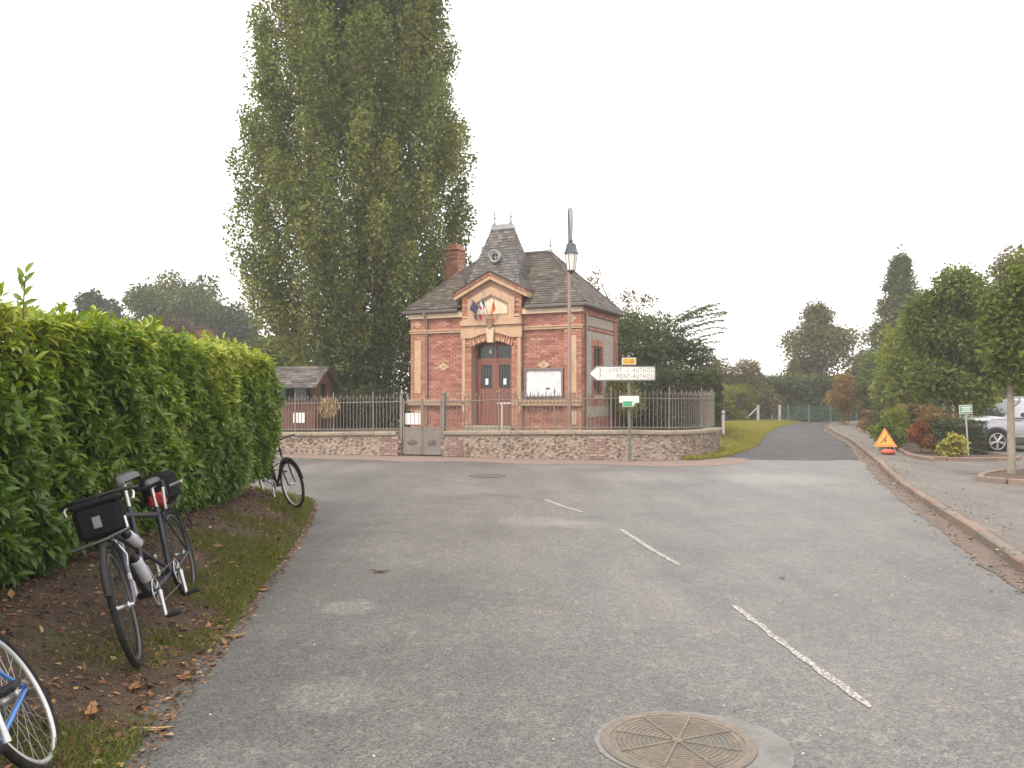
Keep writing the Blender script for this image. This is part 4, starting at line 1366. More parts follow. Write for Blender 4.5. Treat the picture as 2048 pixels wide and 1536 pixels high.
def plate(parent, name, poly, y, th, edge, face, inset, black=None):
    o = MB().prism(poly, y, y + th).build(name, edge, parent)
    cx_ = sum(p[0] for p in poly) / len(poly)
    cz_ = sum(p[1] for p in poly) / len(poly)
    ext = max(abs(p[0] - cx_) for p in poly), max(abs(p[1] - cz_) for p in poly)
    def ins(d): return [(cx_ + (p[0] - cx_) * (1 - d / ext[0]), cz_ + (p[1] - cz_) * (1 - d / ext[1])) for p in poly]
    if black is not None:
        MB().prism(ins(inset * .45), y - .0025, y).build("border", black, o)
    MB().prism(ins(inset), y - .005, y - .0025 if black is not None else y).build("face", face, o)
    return o
arrow = [(-0.99, 2.155), (-0.80, 1.975), (0.62, 1.985), (0.64, 2.005), (0.64, 2.315), (0.62, 2.335), (-0.80, 2.35)]
ap = plate(sg, "arrow_panel", arrow, -0.075, 0.03, M_sgrey, M_swhite, 0.03, M_sblack)
yT = -0.0805
def sign_text(s, x, z, size, align, material=M_sblack, parent=ap, narrow=0.8, y=yT, spacing=1.0):
    text_mesh("lettering", s, size, material, parent, Matrix.Translation((x, y, z)) @ FR, align, narrow, 0.0006, spacing)
sign_text("3", -0.71, 2.235, 0.165, 'CENTER', narrow=0.8)
sign_text("7", -0.71, 2.085, 0.165, 'CENTER', narrow=0.8)
sign_text("LIVET", -0.50, 2.235, 0.155, 'LEFT', narrow=0.68, spacing=1.3)
sign_text("s/", -0.055, 2.238, 0.13, 'LEFT', narrow=0.72, spacing=1.1)
sign_text("AUTHOU", 0.60, 2.235, 0.155, 'RIGHT', narrow=0.68, spacing=1.25)
sign_text("PONT-AUTHOU", 0.60, 2.085, 0.155, 'RIGHT', narrow=0.68, spacing=1.26)
yp = plate(sg, "road_number_plate", [(-.17, 2.375), (.17, 2.375), (.17, 2.54), (-.17, 2.54)], -0.07, 0.025, M_swhite, M_syel, 0.014)
text_mesh("lettering", "D 38", 0.13, M_sblack, yp, Matrix.Translation((0, -0.0755, 2.457)) @ FR, 'CENTER', 0.8, 0.0006)
wp = plate(sg, "white_plate", [(-.245, 1.44), (.245, 1.44), (.245, 1.615), (-.245, 1.615)], -0.07, 0.025, M_sgrey, M_swhite, 0.006)
gp = plate(sg, "green_arrow_plate", [(-.16, 1.345), (.09, 1.345), (.165, 1.42), (.09, 1.495), (-.16, 1.495)], -0.10, 0.02, M_swhite, M_sgreen, 0.012)
MB().prism([(.07, 1.365), (.125, 1.42), (.07, 1.475)], -0.107, -0.104).build("arrow_tip", M_swhite, gp)
for z in (2.08, 2.25, 1.53):
    MB().lathe([(.05, z - .015), (.05, z + .015)], 10).box(-.05, .05, -.05, 0, z - .012, z + .012).build("clamp", M_spost, sg)

# ---- folding roadworks sign on the pavement
wx, wy = 9.72, 21.5
ws = thing("warning_sign", "folding orange triangular roadworks sign standing on the pavement", "warning sign", (wx, wy, pz(wx, wy)), (0, 0, R(-14)))
TL = Matrix.Translation((0, 0, 0.16)) @ Matrix.Rotation(R(-10), 4, 'X')
tri = lambda r_: [(-r_ * .5, .0 + (.27 - r_ * .4)), (r_ * .5, .0 + (.27 - r_ * .4)), (0, .27 - r_ * .4 + r_ * .87)]
M_wred = mat("sign_red", (0.52, 0.17, 0.05), (0.58, 0.22, 0.07), scale=5, rough=0.5)
M_wyel = mat("sign_amber", (0.66, 0.33, 0.05), (0.60, 0.28, 0.045), scale=5, rough=0.5)
pn = MB().prism(tri(0.58), -0.012, 0.012, m=TL).build("panel", M_wred, ws)
MB().prism([(x * .74, .335 + (z - .335) * .74 - .03) for x, z in tri(0.58)], -0.0155, -0.012, m=TL).build("face", M_wyel, pn)
pic = MB()
pic.tube([TL @ Vector(v) for v in ((.03, -.018, .30), (.0, -.018, .24), (.03, -.018, .17))], .014, 6).tube([TL @ Vector(v) for v in ((.0, -.018, .24), (-.03, -.018, .17))], .014, 6).tube([TL @ Vector(v) for v in ((.02, -.018, .29), (-.05, -.018, .23), (-.09, -.018, .17))], .008, 6)
pic.lathe([(.018, -.004), (.018, .004)], 8, TL @ Matrix.Translation((.035, -.018, .33)) @ FR)
pic.add([TL @ Vector(v) for v in ((-.13, -.017, .145), (-.05, -.017, .145), (-.09, -.017, .185))], [(0, 1, 2)])
pic.build("digger_symbol", mat("faded_black", (0.16, 0.09, 0.05), (0.2, 0.11, 0.06)), pn)
for s in (-1, 1):
    MB().tube([(s * .20, .0, .22), (s * .25, -.10, .005)], .010, 6).build("leg", M_sgrey, ws)
    MB().tube([(s * .05, .06, .5), (s * .18, .32, .005)], .010, 6).build("leg", M_sgrey, ws)
bag = MB()
prof = [(.02, 0), (.15, .02), (.19, .06), (.17, .11), (.08, .14), (.02, .145)]
bag.lathe(prof, 12, Matrix.Translation((.08, .02, 0)) @ Matrix.Rotation(.4, 4, 'Z') @ Matrix.Diagonal((1.15, .7, 1, 1)))
bag.build("ballast_bag", mat("red_plastic", (0.50, 0.10, 0.045), (0.40, 0.08, 0.04), scale=12, rough=0.5), ws)

# ---- small green sign on a leaning pole before the clipped box hedge
gs = thing("small_sign", "small green and white sign on a thin leaning pole in the bed", "sign", (11.8, 21.35, 0.02), (0, R(-3), R(-8)))
MB().tube([(0, 0, 0), (0, 0, 1.32)], .022, 8).build("post", mat("galvanised", (0.42, 0.43, 0.42), (0.36, 0.37, 0.36), rough=0.5, metal=0.4), gs)
gpl = plate(gs, "panel", [(-.16, 1.13), (.15, 1.13), (.15, 1.36), (-.16, 1.36)], -0.04, 0.015, M_swhite, mat("teal_sign", (0.10, 0.22, 0.18), (0.13, 0.26, 0.21), scale=10), 0.012)
for zz, w in ((1.30, .11), (1.255, .09), (1.20, .12)):
    MB().box(-w, w, -0.048, -0.045, zz - .012, zz + .012).build("print_line", M_swhite, gpl)

# ---- planting beds on the right with stone edging
M_edge = tint_mat("bed_edging", [(0, (0.18, 0.12, 0.092)), (0.6, (0.23, 0.16, 0.123)), (1, (0.17, 0.14, 0.118))], rough=0.9, bump=0.6, bscale=40, speck=0.3)
M_soil = mat("bed_soil", (0.055, 0.04, 0.03), (0.085, 0.06, 0.042), scale=9, rough=0.95, bump=1.0, bscale=40, stain=((0.11, 0.065, 0.035), 3, 0.5))
def bed(name, pts, visible, h=0.09):
    line = catmull(pts + [pts[0]], 0.25)
    root = tag(link(bpy.data.objects.new(name, None)), kind="structure")
    cxm = sum(p[0] for p in line) / len(line)
    so = sheet("soil", line[:-1], lambda x, y: pz(x, y) + h * 0.6, M_soil, None, root)
    ed = [MB().cbox(0.004, .486, -.05, .05, -.08, h, .014, t).mesh("edging_stone", M_edge) for t in (0.1, 0.5, 0.9)]
    for (p, d) in along(line, 0.49):
        o = put("edging_stone", ed[random.randrange(3)], root)
        o.location = (p.x, p.y, pz(p.x, p.y))
        o.rotation_euler = (0, 0, math.atan2(d.y, d.x))
bed("planting_bed", [(9.95, 19.9), (11.0, 19.9), (12.5, 20.6), (12.95, 21.6), (13.2, 24), (14.9, 28.5), (18.5, 37), (21.5, 45), (19.2, 45), (16.6, 39.5), (14.1, 32.3), (12.4, 27.8), (10.95, 23.4), (10.1, 21)], None)
bed("tree_bed", [(8.45, 14.95), (8.9, 14.45), (11, 13.9), (13.5, 13.9), (13.5, 17.4), (10.6, 17.0), (9.3, 16.1)], None)

# ---- wooden information shelter behind the railing
kz = 0.5
ki = thing("information_shelter", "brown wooden shelter with slate roof behind the railing on the left", "shelter", (-6.17, 25.85, kz), (0, 0, R(-13)))
M_kwood = mat("shelter_wood", (0.15, 0.062, 0.04), (0.11, 0.045, 0.03), scale=2.5, rough=0.75, stretch=(10, 10, 1), bump=0.2)
KL = 2.5
nb_ = 20
bmesh_k = MB().cbox(0.003, KL / nb_ - .003, 0, .03, 0.05, 0.98, .005).mesh("plank", M_kwood)
for k in range(nb_):
    o = put("plank", bmesh_k, ki); o.location = (-KL + k * KL / nb_, 0.02 + random.uniform(0, .006), 0)
bm2 = MB().cbox(-.03, 0, 0.003, 1.1 / 9 - .003, 0.05, 1.5, .005).mesh("plank", M_kwood)
for k in range(9):
    if 3 <= k <= 5: continue
    o = put("plank", bm2, ki); o.location = (-.02, 0.06 + k * 1.1 / 9, 0)
MB().box(-KL + .02, -.06, 1.12, 1.15, 0.0, 1.55).build("back_panel", mat("shelter_dark", (0.045, 0.035, 0.03), (0.06, 0.045, 0.038), scale=4), ki)
for (x, y) in ((-.05, .04), (-KL + .05, .04), (-.05, 1.12), (-KL + .05, 1.12)):
    MB().box(x - .05, x + .05, y - .05, y + .05, 0, 1.52).build("post", M_kwood, ki)
MB().box(-KL - .1, .1, -.02, .06, 1.42, 1.53).build("beam", M_kwood, ki)
MB().tube([(-.05, 0.0, 1.0), (-.05, -.2, 1.42)], .03, 6).build("brace", M_kwood, ki)
for (y0, s) in ((0.58, -1), (0.58, 1)):
    A = Vector((-KL - .25, 0.58 + s * 0.98, 1.40)); B = Vector((.22, 0.58 + s * 0.98, 1.40))
    C = Vector((.22, .58, 2.09)); D = Vector((-KL - .25, .58, 2.09))
    up = Vector((0, 0, .03))
    q = [A, B, C, D] if s < 0 else [B, A, D, C]
    rp = MB().add([v for v in q] + [v - up for v in q], [(0, 1, 2, 3), (7, 6, 5, 4), (0, 4, 5, 1), (1, 5, 6, 2), (2, 6, 7, 3), (3, 7, 4, 0)]).build("roof_pane", M_tslate, ki)
    sl = MB(); slates(sl, q[0], q[1], q[2], q[3], 0.13, 0.22, 0.012); sl.build("slate", M_tslate, rp, "stuff")
    MB().prism([(0, 0), (1, 0), (1, 1), (0, 1)], 0, .02, m=Matrix(((0, 0.03, 0, .20), (s * -.98, 0, 0, .58 + s * .98), (.69, 0, .10, 1.29), (0, 0, 0, 1)))).build("bargeboard", M_kwood, ki)
MB().add([(.02, -.1, 1.5), (.02, 1.26, 1.5), (.02, .58, 1.98)], [(0, 1, 2)]).build("gable_board", M_kwood, ki)
for (x, w, z0, z1, y) in ((-.98, .42, .98, 1.38, .9), (-1.75, .5, 1.0, 1.4, .9)):
    MB().box(x - w / 2, x + w / 2, y, y + .02, z0, z1).build("poster", mat("poster_blue", (0.30, 0.34, 0.38), (0.38, 0.40, 0.42), scale=9), ki)
MB().box(-.74, -.34, -.01, .015, .28, .60).build("notice", M_paper, ki)

# dried climbing stems hanging on the railing
dp = thing("dead_creeper", "bunch of dead pale stems hanging on the left railing", "plant", (-5.05, 22.62, 0.9))
n = 420
P = np.stack([rng.normal(0, .11, n), rng.normal(0, .03, n), rng.uniform(.15, .72, n)], 1)
A_ = np.stack([rng.normal(0, .35, n), rng.normal(0, .3, n), -np.ones(n)], 1)
put("stems", leaves_mesh("stems", P, A_, rand_dirs(n), rng.uniform(.1, .26, n) * (P[:, 2] / .5), rng.uniform(.01, .03, n), rng.random(n), leaf_mat("dead_stems", [(0, (0.20, 0.15, 0.085)), (1, (0.34, 0.28, 0.17))], 0.8, 0.1)), dp, "stuff")

# ---- far wire fence with posts, and a field gate
M_conc = mat("concrete_post", (0.46, 0.45, 0.42), (0.36, 0.35, 0.33), scale=6, rough=0.85)
M_wire = mat("green_wire", (0.10, 0.19, 0.16), (0.13, 0.22, 0.18), scale=6, rough=0.5)
wf = thing("wire_fence", "green wire fence on thin posts before the far hedge", "fence", (15.7, 53.5, 0))
fx = [0.0, 1.2, 1.65, 2.3, 3.7, 5.2, 7.0, 9.0]
for x in fx:
    MB().tube([(x, x * .12, -.1), (x, x * .12, 1.15)], .035, 6).build("post", M_wire if x not in (0.0, 1.2) else M_conc, wf)
for z in np.arange(.1, 1.1, .1):
    MB().tube([(0, 0, z), (9, 1.08, z)], .006, 4).build("wire", M_wire, wf)
up_ = MB()
for k in range(120): up_.tube([(k * .075, k * .009, .1), (k * .075, k * .009, 1.0)], .004, 3)
up_.build("mesh_wire", M_wire, wf, "stuff")
for (x, y, lb) in ((15.2, 51.0, "pale concrete gatepost with a slanting strut beside the far lane"), (16.6, 51.2, "straight pale concrete gatepost nearest the far wire fence")):
    gpst = thing("gatepost", lb, "post", (x, y, 0))
    MB().cbox(-.07, .07, -.07, .07, -.1, 1.15, .015).build("shaft", M_conc, gpst)
    if x < 16: MB().tube([(-1.05, 0, 0.0), (-.05, 0, .95)], .055, 6).build("strut", M_conc, gpst)
    else: MB().box(-.02, .02, -.09, -.07, .3, .5).build("hinge", M_zincd, gpst)
p3 = thing("marker_post", "short white post at the end of the yard wall hedge", "post", (7.05, 27.6, 0.0))
MB().cbox(-.05, .05, -.05, .05, -.05, 1.15, .015).build("shaft", M_white, p3)
MB().cbox(-.055, .055, -.055, .055, 1.0, 1.06, .01).build("band", M_sgrey, p3)

# ================================================================== bicycles
M_tyre = mat("tyre", (0.016, 0.016, 0.016), (0.032, 0.03, 0.028), scale=20, rough=0.85, spec=0.12)
M_alu = mat("aluminium", (0.55, 0.55, 0.55), (0.45, 0.45, 0.45), scale=10, rough=0.35, metal=0.7)
M_rimgrey = mat("grey_rim", (0.10, 0.098, 0.095), (0.075, 0.072, 0.07), scale=12, rough=0.45, metal=0.5)
M_blkp = mat("black_plastic", (0.02, 0.02, 0.022), (0.02, 0.02, 0.022), scale=10, rough=0.55, spec=0.2)
M_fabric = mat("black_fabric", (0.011, 0.010, 0.013), (0.018, 0.017, 0.021), scale=60, rough=0.95, bump=0.3, bscale=200, spec=0.05)
M_leather = mat("saddle_grey", (0.075, 0.075, 0.08), (0.05, 0.05, 0.055), scale=12, rough=0.5)
M_framed = mat("frame_dark_blue", (0.014, 0.016, 0.03), (0.02, 0.022, 0.036), scale=6, rough=0.35, spec=0.3, coat=0.2)
M_fork = mat("fork_violet", (0.085, 0.085, 0.15), (0.07, 0.07, 0.125), scale=6, rough=0.35, coat=0.5)
M_blue = mat("frame_blue", (0.03, 0.12, 0.42), (0.04, 0.22, 0.50), scale=3, rough=0.3, coat=0.5)
M_frblack = mat("frame_black", (0.012, 0.012, 0.014), (0.018, 0.018, 0.02), scale=6, rough=0.4, spec=0.3, coat=0.15)
M_chain = mat("chain_steel", (0.10, 0.09, 0.08), (0.16, 0.15, 0.14), scale=60, rough=0.5, metal=0.6)
M_refl = mat("red_reflector", (0.40, 0.02, 0.02), (0.3, 0.015, 0.015), scale=10, rough=0.3)

def wheel(parent, x, z, Rw, rim, turn=0.0, spokes=32, tyre_r=0.017, guard=None):
    """wheel in the local x-z plane at (x, 0, z); turn = steering angle"""
    w_m = Matrix.Translation((x, 0, z)) @ Matrix.Rotation(turn, 4, 'Z')
    circ = lambda r_, n=44: [w_m @ Vector((r_ * math.cos(2 * math.pi * k / n), 0, r_ * math.sin(2 * math.pi * k / n))) for k in range(n)]
    t = MB().tube(circ(Rw - tyre_r), tyre_r, 8, closed=True).build("wheel", M_tyre, parent)
    MB().tube(circ(Rw - tyre_r * 2 - .008), .0115, 8, closed=True).build("rim", rim, t)
    sp = MB()
    for k in range(spokes):
        a = 2 * math.pi * k / spokes
        b = a + (0.35 if k % 4 < 2 else -0.35)
        y = 0.03 if k % 2 else -0.03
        sp.tube([w_m @ Vector((.02 * math.cos(b), y, .02 * math.sin(b))), w_m @ Vector(((Rw - .045) * math.cos(a), 0, (Rw - .045) * math.sin(a)))], .0013, 3, cap=False)
    sp.build("spokes", M_alu, t)
    MB().lathe([(.010, -.055), (.010, -.04), (.024, -.034), (.014, -.02), (.014, .02), (.024, .034), (.010, .04), (.010, .055)], 10, w_m @ Matrix.Rotation(R(90), 4, 'X')).build("hub", M_alu, t)
    return w_m

def guard(parent, x, z, r_, a0, a1, m0, mtl, turn=0.0):
    w_m = Matrix.Translation((x, 0, z)) @ Matrix.Rotation(turn, 4, 'Z')
    pts = [w_m @ Vector((r_ * math.cos(R(a)), 0, r_ * math.sin(R(a)))) for a in np.linspace(a0, a1, 18)]
    MB().tube(pts, .022, 6, flat=0.35 if False else None).build("mudguard", mtl, parent)

def saddle(parent, x, z, mtl, L=0.27):
    sec = [(-.55, .075, -.01), (-.45, .078, .006), (-.2, .062, .004), (.1, .032, -.002), (.35, .021, -.004), (.47, .012, -.012)]
    vs, fs = [], []
    for (t, w, dz) in sec:
        for (sy, sz) in ((-1, -.035), (-.92, -.005), (-.4, .012), (.4, .012), (.92, -.005), (1, -.035)):
            vs.append((x + t * L, sy * w, z + dz + sz))
    for i in range(len(sec) - 1):
        for j in range(5): fs.append((i * 6 + j, i * 6 + j + 1, i * 6 + 7 + j, i * 6 + 6 + j))
    fs += [(5, 4, 3, 2, 1, 0), tuple(30 + j for j in range(6))]
    MB().add(vs, fs, 0.5, True).build("saddle", mtl, parent)
    MB().tube([(x - .11, .022, z - .03), (x - .06, .022, z - .055), (x + .06, .022, z - .055), (x + .11, .01, z - .02)], .0035, 5).tube([(x - .11, -.022, z - .03), (x - .06, -.022, z - .055), (x + .06, -.022, z - .055), (x + .11, -.01, z - .02)], .0035, 5).build("saddle_rails", M_alu, parent)

def crankset(parent, x, z, side, ang, mtl, chain_r=0.085, both=True):
    MB().lathe([(.022, -.06), (.022, .06)], 10, Matrix.Translation((x, 0, z)) @ Matrix.Rotation(R(90), 4, 'X')).build("bottom_bracket", M_blkp, parent)
    for s in ((side, -side) if both else (side,)):
        a = R(ang) + (0 if s == side else math.pi)
        ex, ez = x + .17 * math.cos(a), z + .17 * math.sin(a)
        MB().tube([(x, s * .07, z), (x + .08 * math.cos(a), s * .078, z + .08 * math.sin(a)), (ex, s * .085, ez)], [.017, .012, .013], 8).build("crank", M_alu, parent)
        MB().cbox(ex - .045, ex + .045, min(s * .095, s * .185), max(s * .095, s * .185), ez - .012, ez + .012, .006).build("pedal", M_blkp, parent)
    m_ = Matrix.Translation((x, side * .052, z)) @ Matrix.Rotation(R(90), 4, 'X')
    ringp = [m_ @ Vector((chain_r * math.cos(2 * math.pi * k / 30), chain_r * math.sin(2 * math.pi * k / 30), 0)) for k in range(30)]
    cr = MB().tube(ringp, .005, 5, closed=True)
    for k in range(5):
        a = 2 * math.pi * k / 5
        cr.tube([m_ @ Vector((.01 * math.cos(a), .01 * math.sin(a), 0)), m_ @ Vector((chain_r * math.cos(a), chain_r * math.sin(a), 0))], .006, 5)
    cr.build("chainring", M_alu, parent)

def bottle(parent, p0, p1, r_=0.036):
    a, b = Vector(p0), Vector(p1)
    d = (b - a)
    m_ = Matrix.Translation(a) @ d.to_track_quat('Z', 'Y').to_matrix().to_4x4()
    L = d.length
    o = MB().lathe([(r_ * .9, 0), (r_, .01), (r_, L * .55), (r_ * .9, L * .6), (r_, L * .66), (r_, L * .78), (r_ * .8, L * .84)], 14, m_).build("bottle", mat("bottle_grey", (0.42, 0.42, 0.46), (0.5, 0.5, 0.54), scale=14, rough=0.5, spec=0.3), parent)
    MB().lathe([(r_ * .82, L * .84), (r_ * .82, L * .9), (r_ * .35, L * .94), (r_ * .35, L), (.004, L * 1.01)], 12, m_).build("bottle_cap", M_blkp, o)
    MB().tube([m_ @ Vector((r_ * 1.15, 0, 0)), m_ @ Vector((r_ * 1.15, 0, L * .5)), m_ @ Vector((-r_ * 1.15, 0, L * .6)), m_ @ Vector((-r_ * 1.15, 0, 0))], .003, 4).build("bottle_cage", M_alu, parent)

def chain(parent, xa, za, ra, xb, zb, rb, y):
    MB().tube([(xa, y, za + ra), (xb, y, zb + rb)], .0045, 5).tube([(xa, y, za - ra), (xb, y, zb - rb)], .0045, 5).build("chain", M_chain, parent)

# ---- the tandem leaning on the hedge; local x forward, y to its left
def make_tandem(loc, heading, lean):
    t = thing("tandem_bicycle", "dark blue tandem bicycle with black handlebar bag leaning on the hedge", "bicycle", loc, (lean, 0, heading))
    Rw = .342
    xf, xr = .82, -.82
    b1, b2 = (.20, .275), (-.42, .275)
    fr = MB()
    J = lambda x, z, y=0: (x, y, z)
    fr.tube([J(.555, .86), J(.61, .68)], .022, 10)
    fr.tube([J(.56, .835), J(.07, .775), J(-.565, .69)], .018, 10)
    fr.tube([J(.60, .70), J(*b1)], .021, 10)
    fr.tube([J(*b1), J(*b2)], .024, 10)
    fr.tube([J(.585, .755), J(-.40, .32)], .015, 8)
    fr.tube([J(*b1), J(.06, .83)], .018, 10)
    fr.tube([J(*b2), J(-.575, .74)], .018, 10)
    for s in (-1, 1):
        fr.tube([J(b2[0], b2[1], s * .03), J(xr, Rw, s * .062)], .010, 8)
        fr.tube([J(-.567, .70, s * .02), J(xr, Rw, s * .062)], .008, 8)
    fr.build("frame", M_framed, t)
    turn = R(9)
    fk = MB()
    HT = Matrix.Translation((.61, 0, .68)) @ Matrix.Rotation(turn, 4, 'Z') @ Matrix.Translation((-.61, 0, -.68))
    for s in (-1, 1):
        fk.tube([HT @ Vector(v) for v in (J(.615, .685, s * .025), J(.635, .655, s * .055), J(.70, .50, s * .057), J(.77, .385, s * .057), J(.83, Rw, s * .057))], [.015, .015, .014, .012, .010], 8)
    fk.build("fork", M_fork, t)
    fx_ = HT @ Vector((.83, 0, Rw))
    wm = Matrix.Translation((fx_.x, fx_.y, Rw))
    root_f = t
    w_m = Matrix.Translation((fx_.x, fx_.y, Rw)) @ Matrix.Rotation(turn, 4, 'Z')
    # front wheel about the steered axle
    wheel_at(t, w_m, Rw, M_rimgrey)
    wheel_at(t, Matrix.Translation((xr, 0, Rw)), Rw, M_rimgrey)
    for (ax, a0, a1, tt) in ((w_m, 20, 175, 0), (Matrix.Translation((xr, 0, Rw)), 10, 200, 0)):
        pts = [ax @ Vector(((Rw + .02) * math.cos(R(a)), 0, (Rw + .02) * math.sin(R(a)))) for a in np.linspace(a0, a1, 18)]
        MB().tube(pts, .018, 6).build("mudguard", M_blkp, t)
    # brakes
    for s in (-1, 1):
        MB().tube([HT @ Vector(v) for v in (J(.69, .52, s * .06), J(.68, .60, s * .075), J(.655, .70, s * .03))], .006, 5).build("brake_arm", M_alu, t)
        MB().cbox(.70, .745, s * .062 - .01, s * .062 + .01, .46, .50, .005, m=HT).build("brake_pad", M_alu, t)
    # captain's bar, stem, bag
    MB().tube([HT @ Vector(v) for v in (J(.555, .85), J(.54, .93), J(.60, .965))], .014, 8).build("stem", M_alu, t)
    MB().tube([HT @ Vector(v) for v in (J(.52, .95, -.22), J(.57, .965, -.14), J(.60, .965, 0), J(.57, .965, .14), J(.52, .95, .22))], .012, 8).build("handlebar", M_blkp, t)
    for s in (-1, 1):
        MB().tube([HT @ Vector(v) for v in (J(.53, .95, s * .18), J(.57, .925, s * .19), J(.59, .895, s * .18))], .007, 6).build("brake_lever", M_alu, t)
    bagm = HT
    bg = MB().cbox(.60, .78, -.125, .125, .735, .935, .03, m=bagm).build("handlebar_bag", M_fabric, t)
    MB().cbox(.595, .785, -.13, .13, .92, .955, .015, m=bagm).build("bag_lid", M_fabric, bg)
    MB().box(.78, .785, -.03, .012, .80, .865, m=bagm).build("bag_label", mat("reflective_grey", (0.17, 0.17, 0.19), (0.22, 0.22, 0.24), rough=0.4), bg)
    MB().box(.70, .76, .125, .13, .75, .82, m=bagm).build("side_label", M_white, bg)
    MB().tube([bagm @ Vector(v) for v in ((.80, -.17, .715), (.81, 0, .725), (.78, .14, .75))], .010, 6).build("bag_rail", M_rimgrey, bg)
    # saddles
    MB().tube([J(.06, .80), J(.03, .97)], .0135, 8).build("seat_post", M_alu, t)
    MB().tube([J(-.575, .72), J(-.595, .88)], .0135, 8).build("seat_post", M_alu, t)
    saddle(t, .02, 1.03, M_leather)
    saddle(t, -.60, .94, M_leather)
    # stoker's bar on the captain's seat post
    MB().tube([J(.045, .90), J(-.10, .905)], .013, 8).build("stoker_stem", M_blkp, t)
    MB().tube([J(-.02, .83, -.22), J(-.05, .93, -.21), J(-.10, .915, -.12), J(-.10, .905, 0), J(-.10, .915, .12), J(-.05, .93, .21), J(-.02, .83, .22)], .012, 8).build("stoker_handlebar", M_blkp, t)
    for s in (-1, 1):
        MB().tube([J(.0, .89, s * .215), J(.02, .80, s * .205), J(.015, .75, s * .2)], .010, 6).build("bar_end", M_alu, t)
    # drivetrain
    crankset(t, b1[0], b1[1], 1, -62, M_alu)
    crankset(t, b2[0], b2[1], 1, -62, M_alu)
    chain(t, b1[0], b1[1], .085, b2[0], b2[1], .085, .052)
    chain(t, b2[0], b2[1], .09, xr, Rw, .045, -.052)
    bottle(t, (.50, 0, .615) if False else (.30, .045, .38), (.43, .045, .56))
    bottle(t, (.20, .03, .60), (.40, .03, .70), .034)
    # rear rack, bag, red light, guard stays
    rk = MB()
    for s in (-1, 1):
        rk.tube([J(xr, Rw, s * .07), J(xr - .02, .72, s * .06), J(xr + .25, .73, s * .06)], .006, 6)
        rk.tube([J(xr - .20, .50, s * .10), J(xr - .10, .72, s * .09), J(xr + .05, .73, s * .06)], .006, 6)
    rk.tube([J(xr - .1, .725, -.06), J(xr - .1, .725, .06)], .006, 6)
    rk.build("rear_rack", M_blkp, t)
    rb_ = MB().cbox(xr - .18, xr + .17, -.10, .10, .745, .97, .035).build("rack_bag", M_fabric, t)
    MB().cbox(xr - .20, xr - .18, -.05, .05, .80, .86, .008).build("tail_light", M_refl, rb_)
    MB().cbox(-.66, -.58, -.05, .07, .74, .84, .02).build("saddle_pouch", M_refl, t)
    MB().tube([J(-.66, .83, .0), J(-.70, .86, .10), J(-.68, .87, .19)], .012, 6).build("pump", M_alu, t)
    MB().tube([J(.545, .92, .05), J(.66, .80, .07), J(.70, .62, .06), J(.69, .53, .06)], .003, 4).tube([J(.55, .92, -.05), J(.45, .80, -.03), J(0, .75, -.02), J(-.5, .68, -.02)], .003, 4).build("brake_cable", M_blkp, t)
    return t

def wheel_at(parent, w_m, Rw, rim, spokes=32, tyre_r=0.018):
    circ = lambda r_, n=48: [w_m @ Vector((r_ * math.cos(2 * math.pi * k / n), 0, r_ * math.sin(2 * math.pi * k / n))) for k in range(n)]
    t = MB().tube(circ(Rw - tyre_r), tyre_r, 8, closed=True).build("wheel", M_tyre, parent)
    MB().tube(circ(Rw - tyre_r * 2 - .009), .0125, 8, closed=True).build("rim", rim, t)
    sp = MB()
    for k in range(spokes):
        a = 2 * math.pi * k / spokes
        b = a + (0.35 if k % 4 < 2 else -0.35)
        y = 0.03 if k % 2 else -0.03
        sp.tube([w_m @ Vector((.02 * math.cos(b), y, .02 * math.sin(b))), w_m @ Vector(((Rw - .045) * math.cos(a), 0, (Rw - .045) * math.sin(a)))], .0014, 3, cap=False)
    sp.build("spokes", M_alu if rim is not M_rimgrey else M_rimgrey, t)
    MB().lathe([(.010, -.06), (.010, -.04), (.024, -.034), (.014, -.02), (.014, .02), (.024, .034), (.010, .04), (.010, .06)], 10, w_m @ Matrix.Rotation(R(90), 4, 'X')).build("hub", M_alu, t)

TF, TR = Vector((-2.10, 4.62)), Vector((-2.40, 6.22))
th = math.atan2(TF.y - TR.y, TF.x - TR.x)
tm = (TF + TR) / 2
make_tandem((tm.x, tm.y, 0.055), th, R(16))

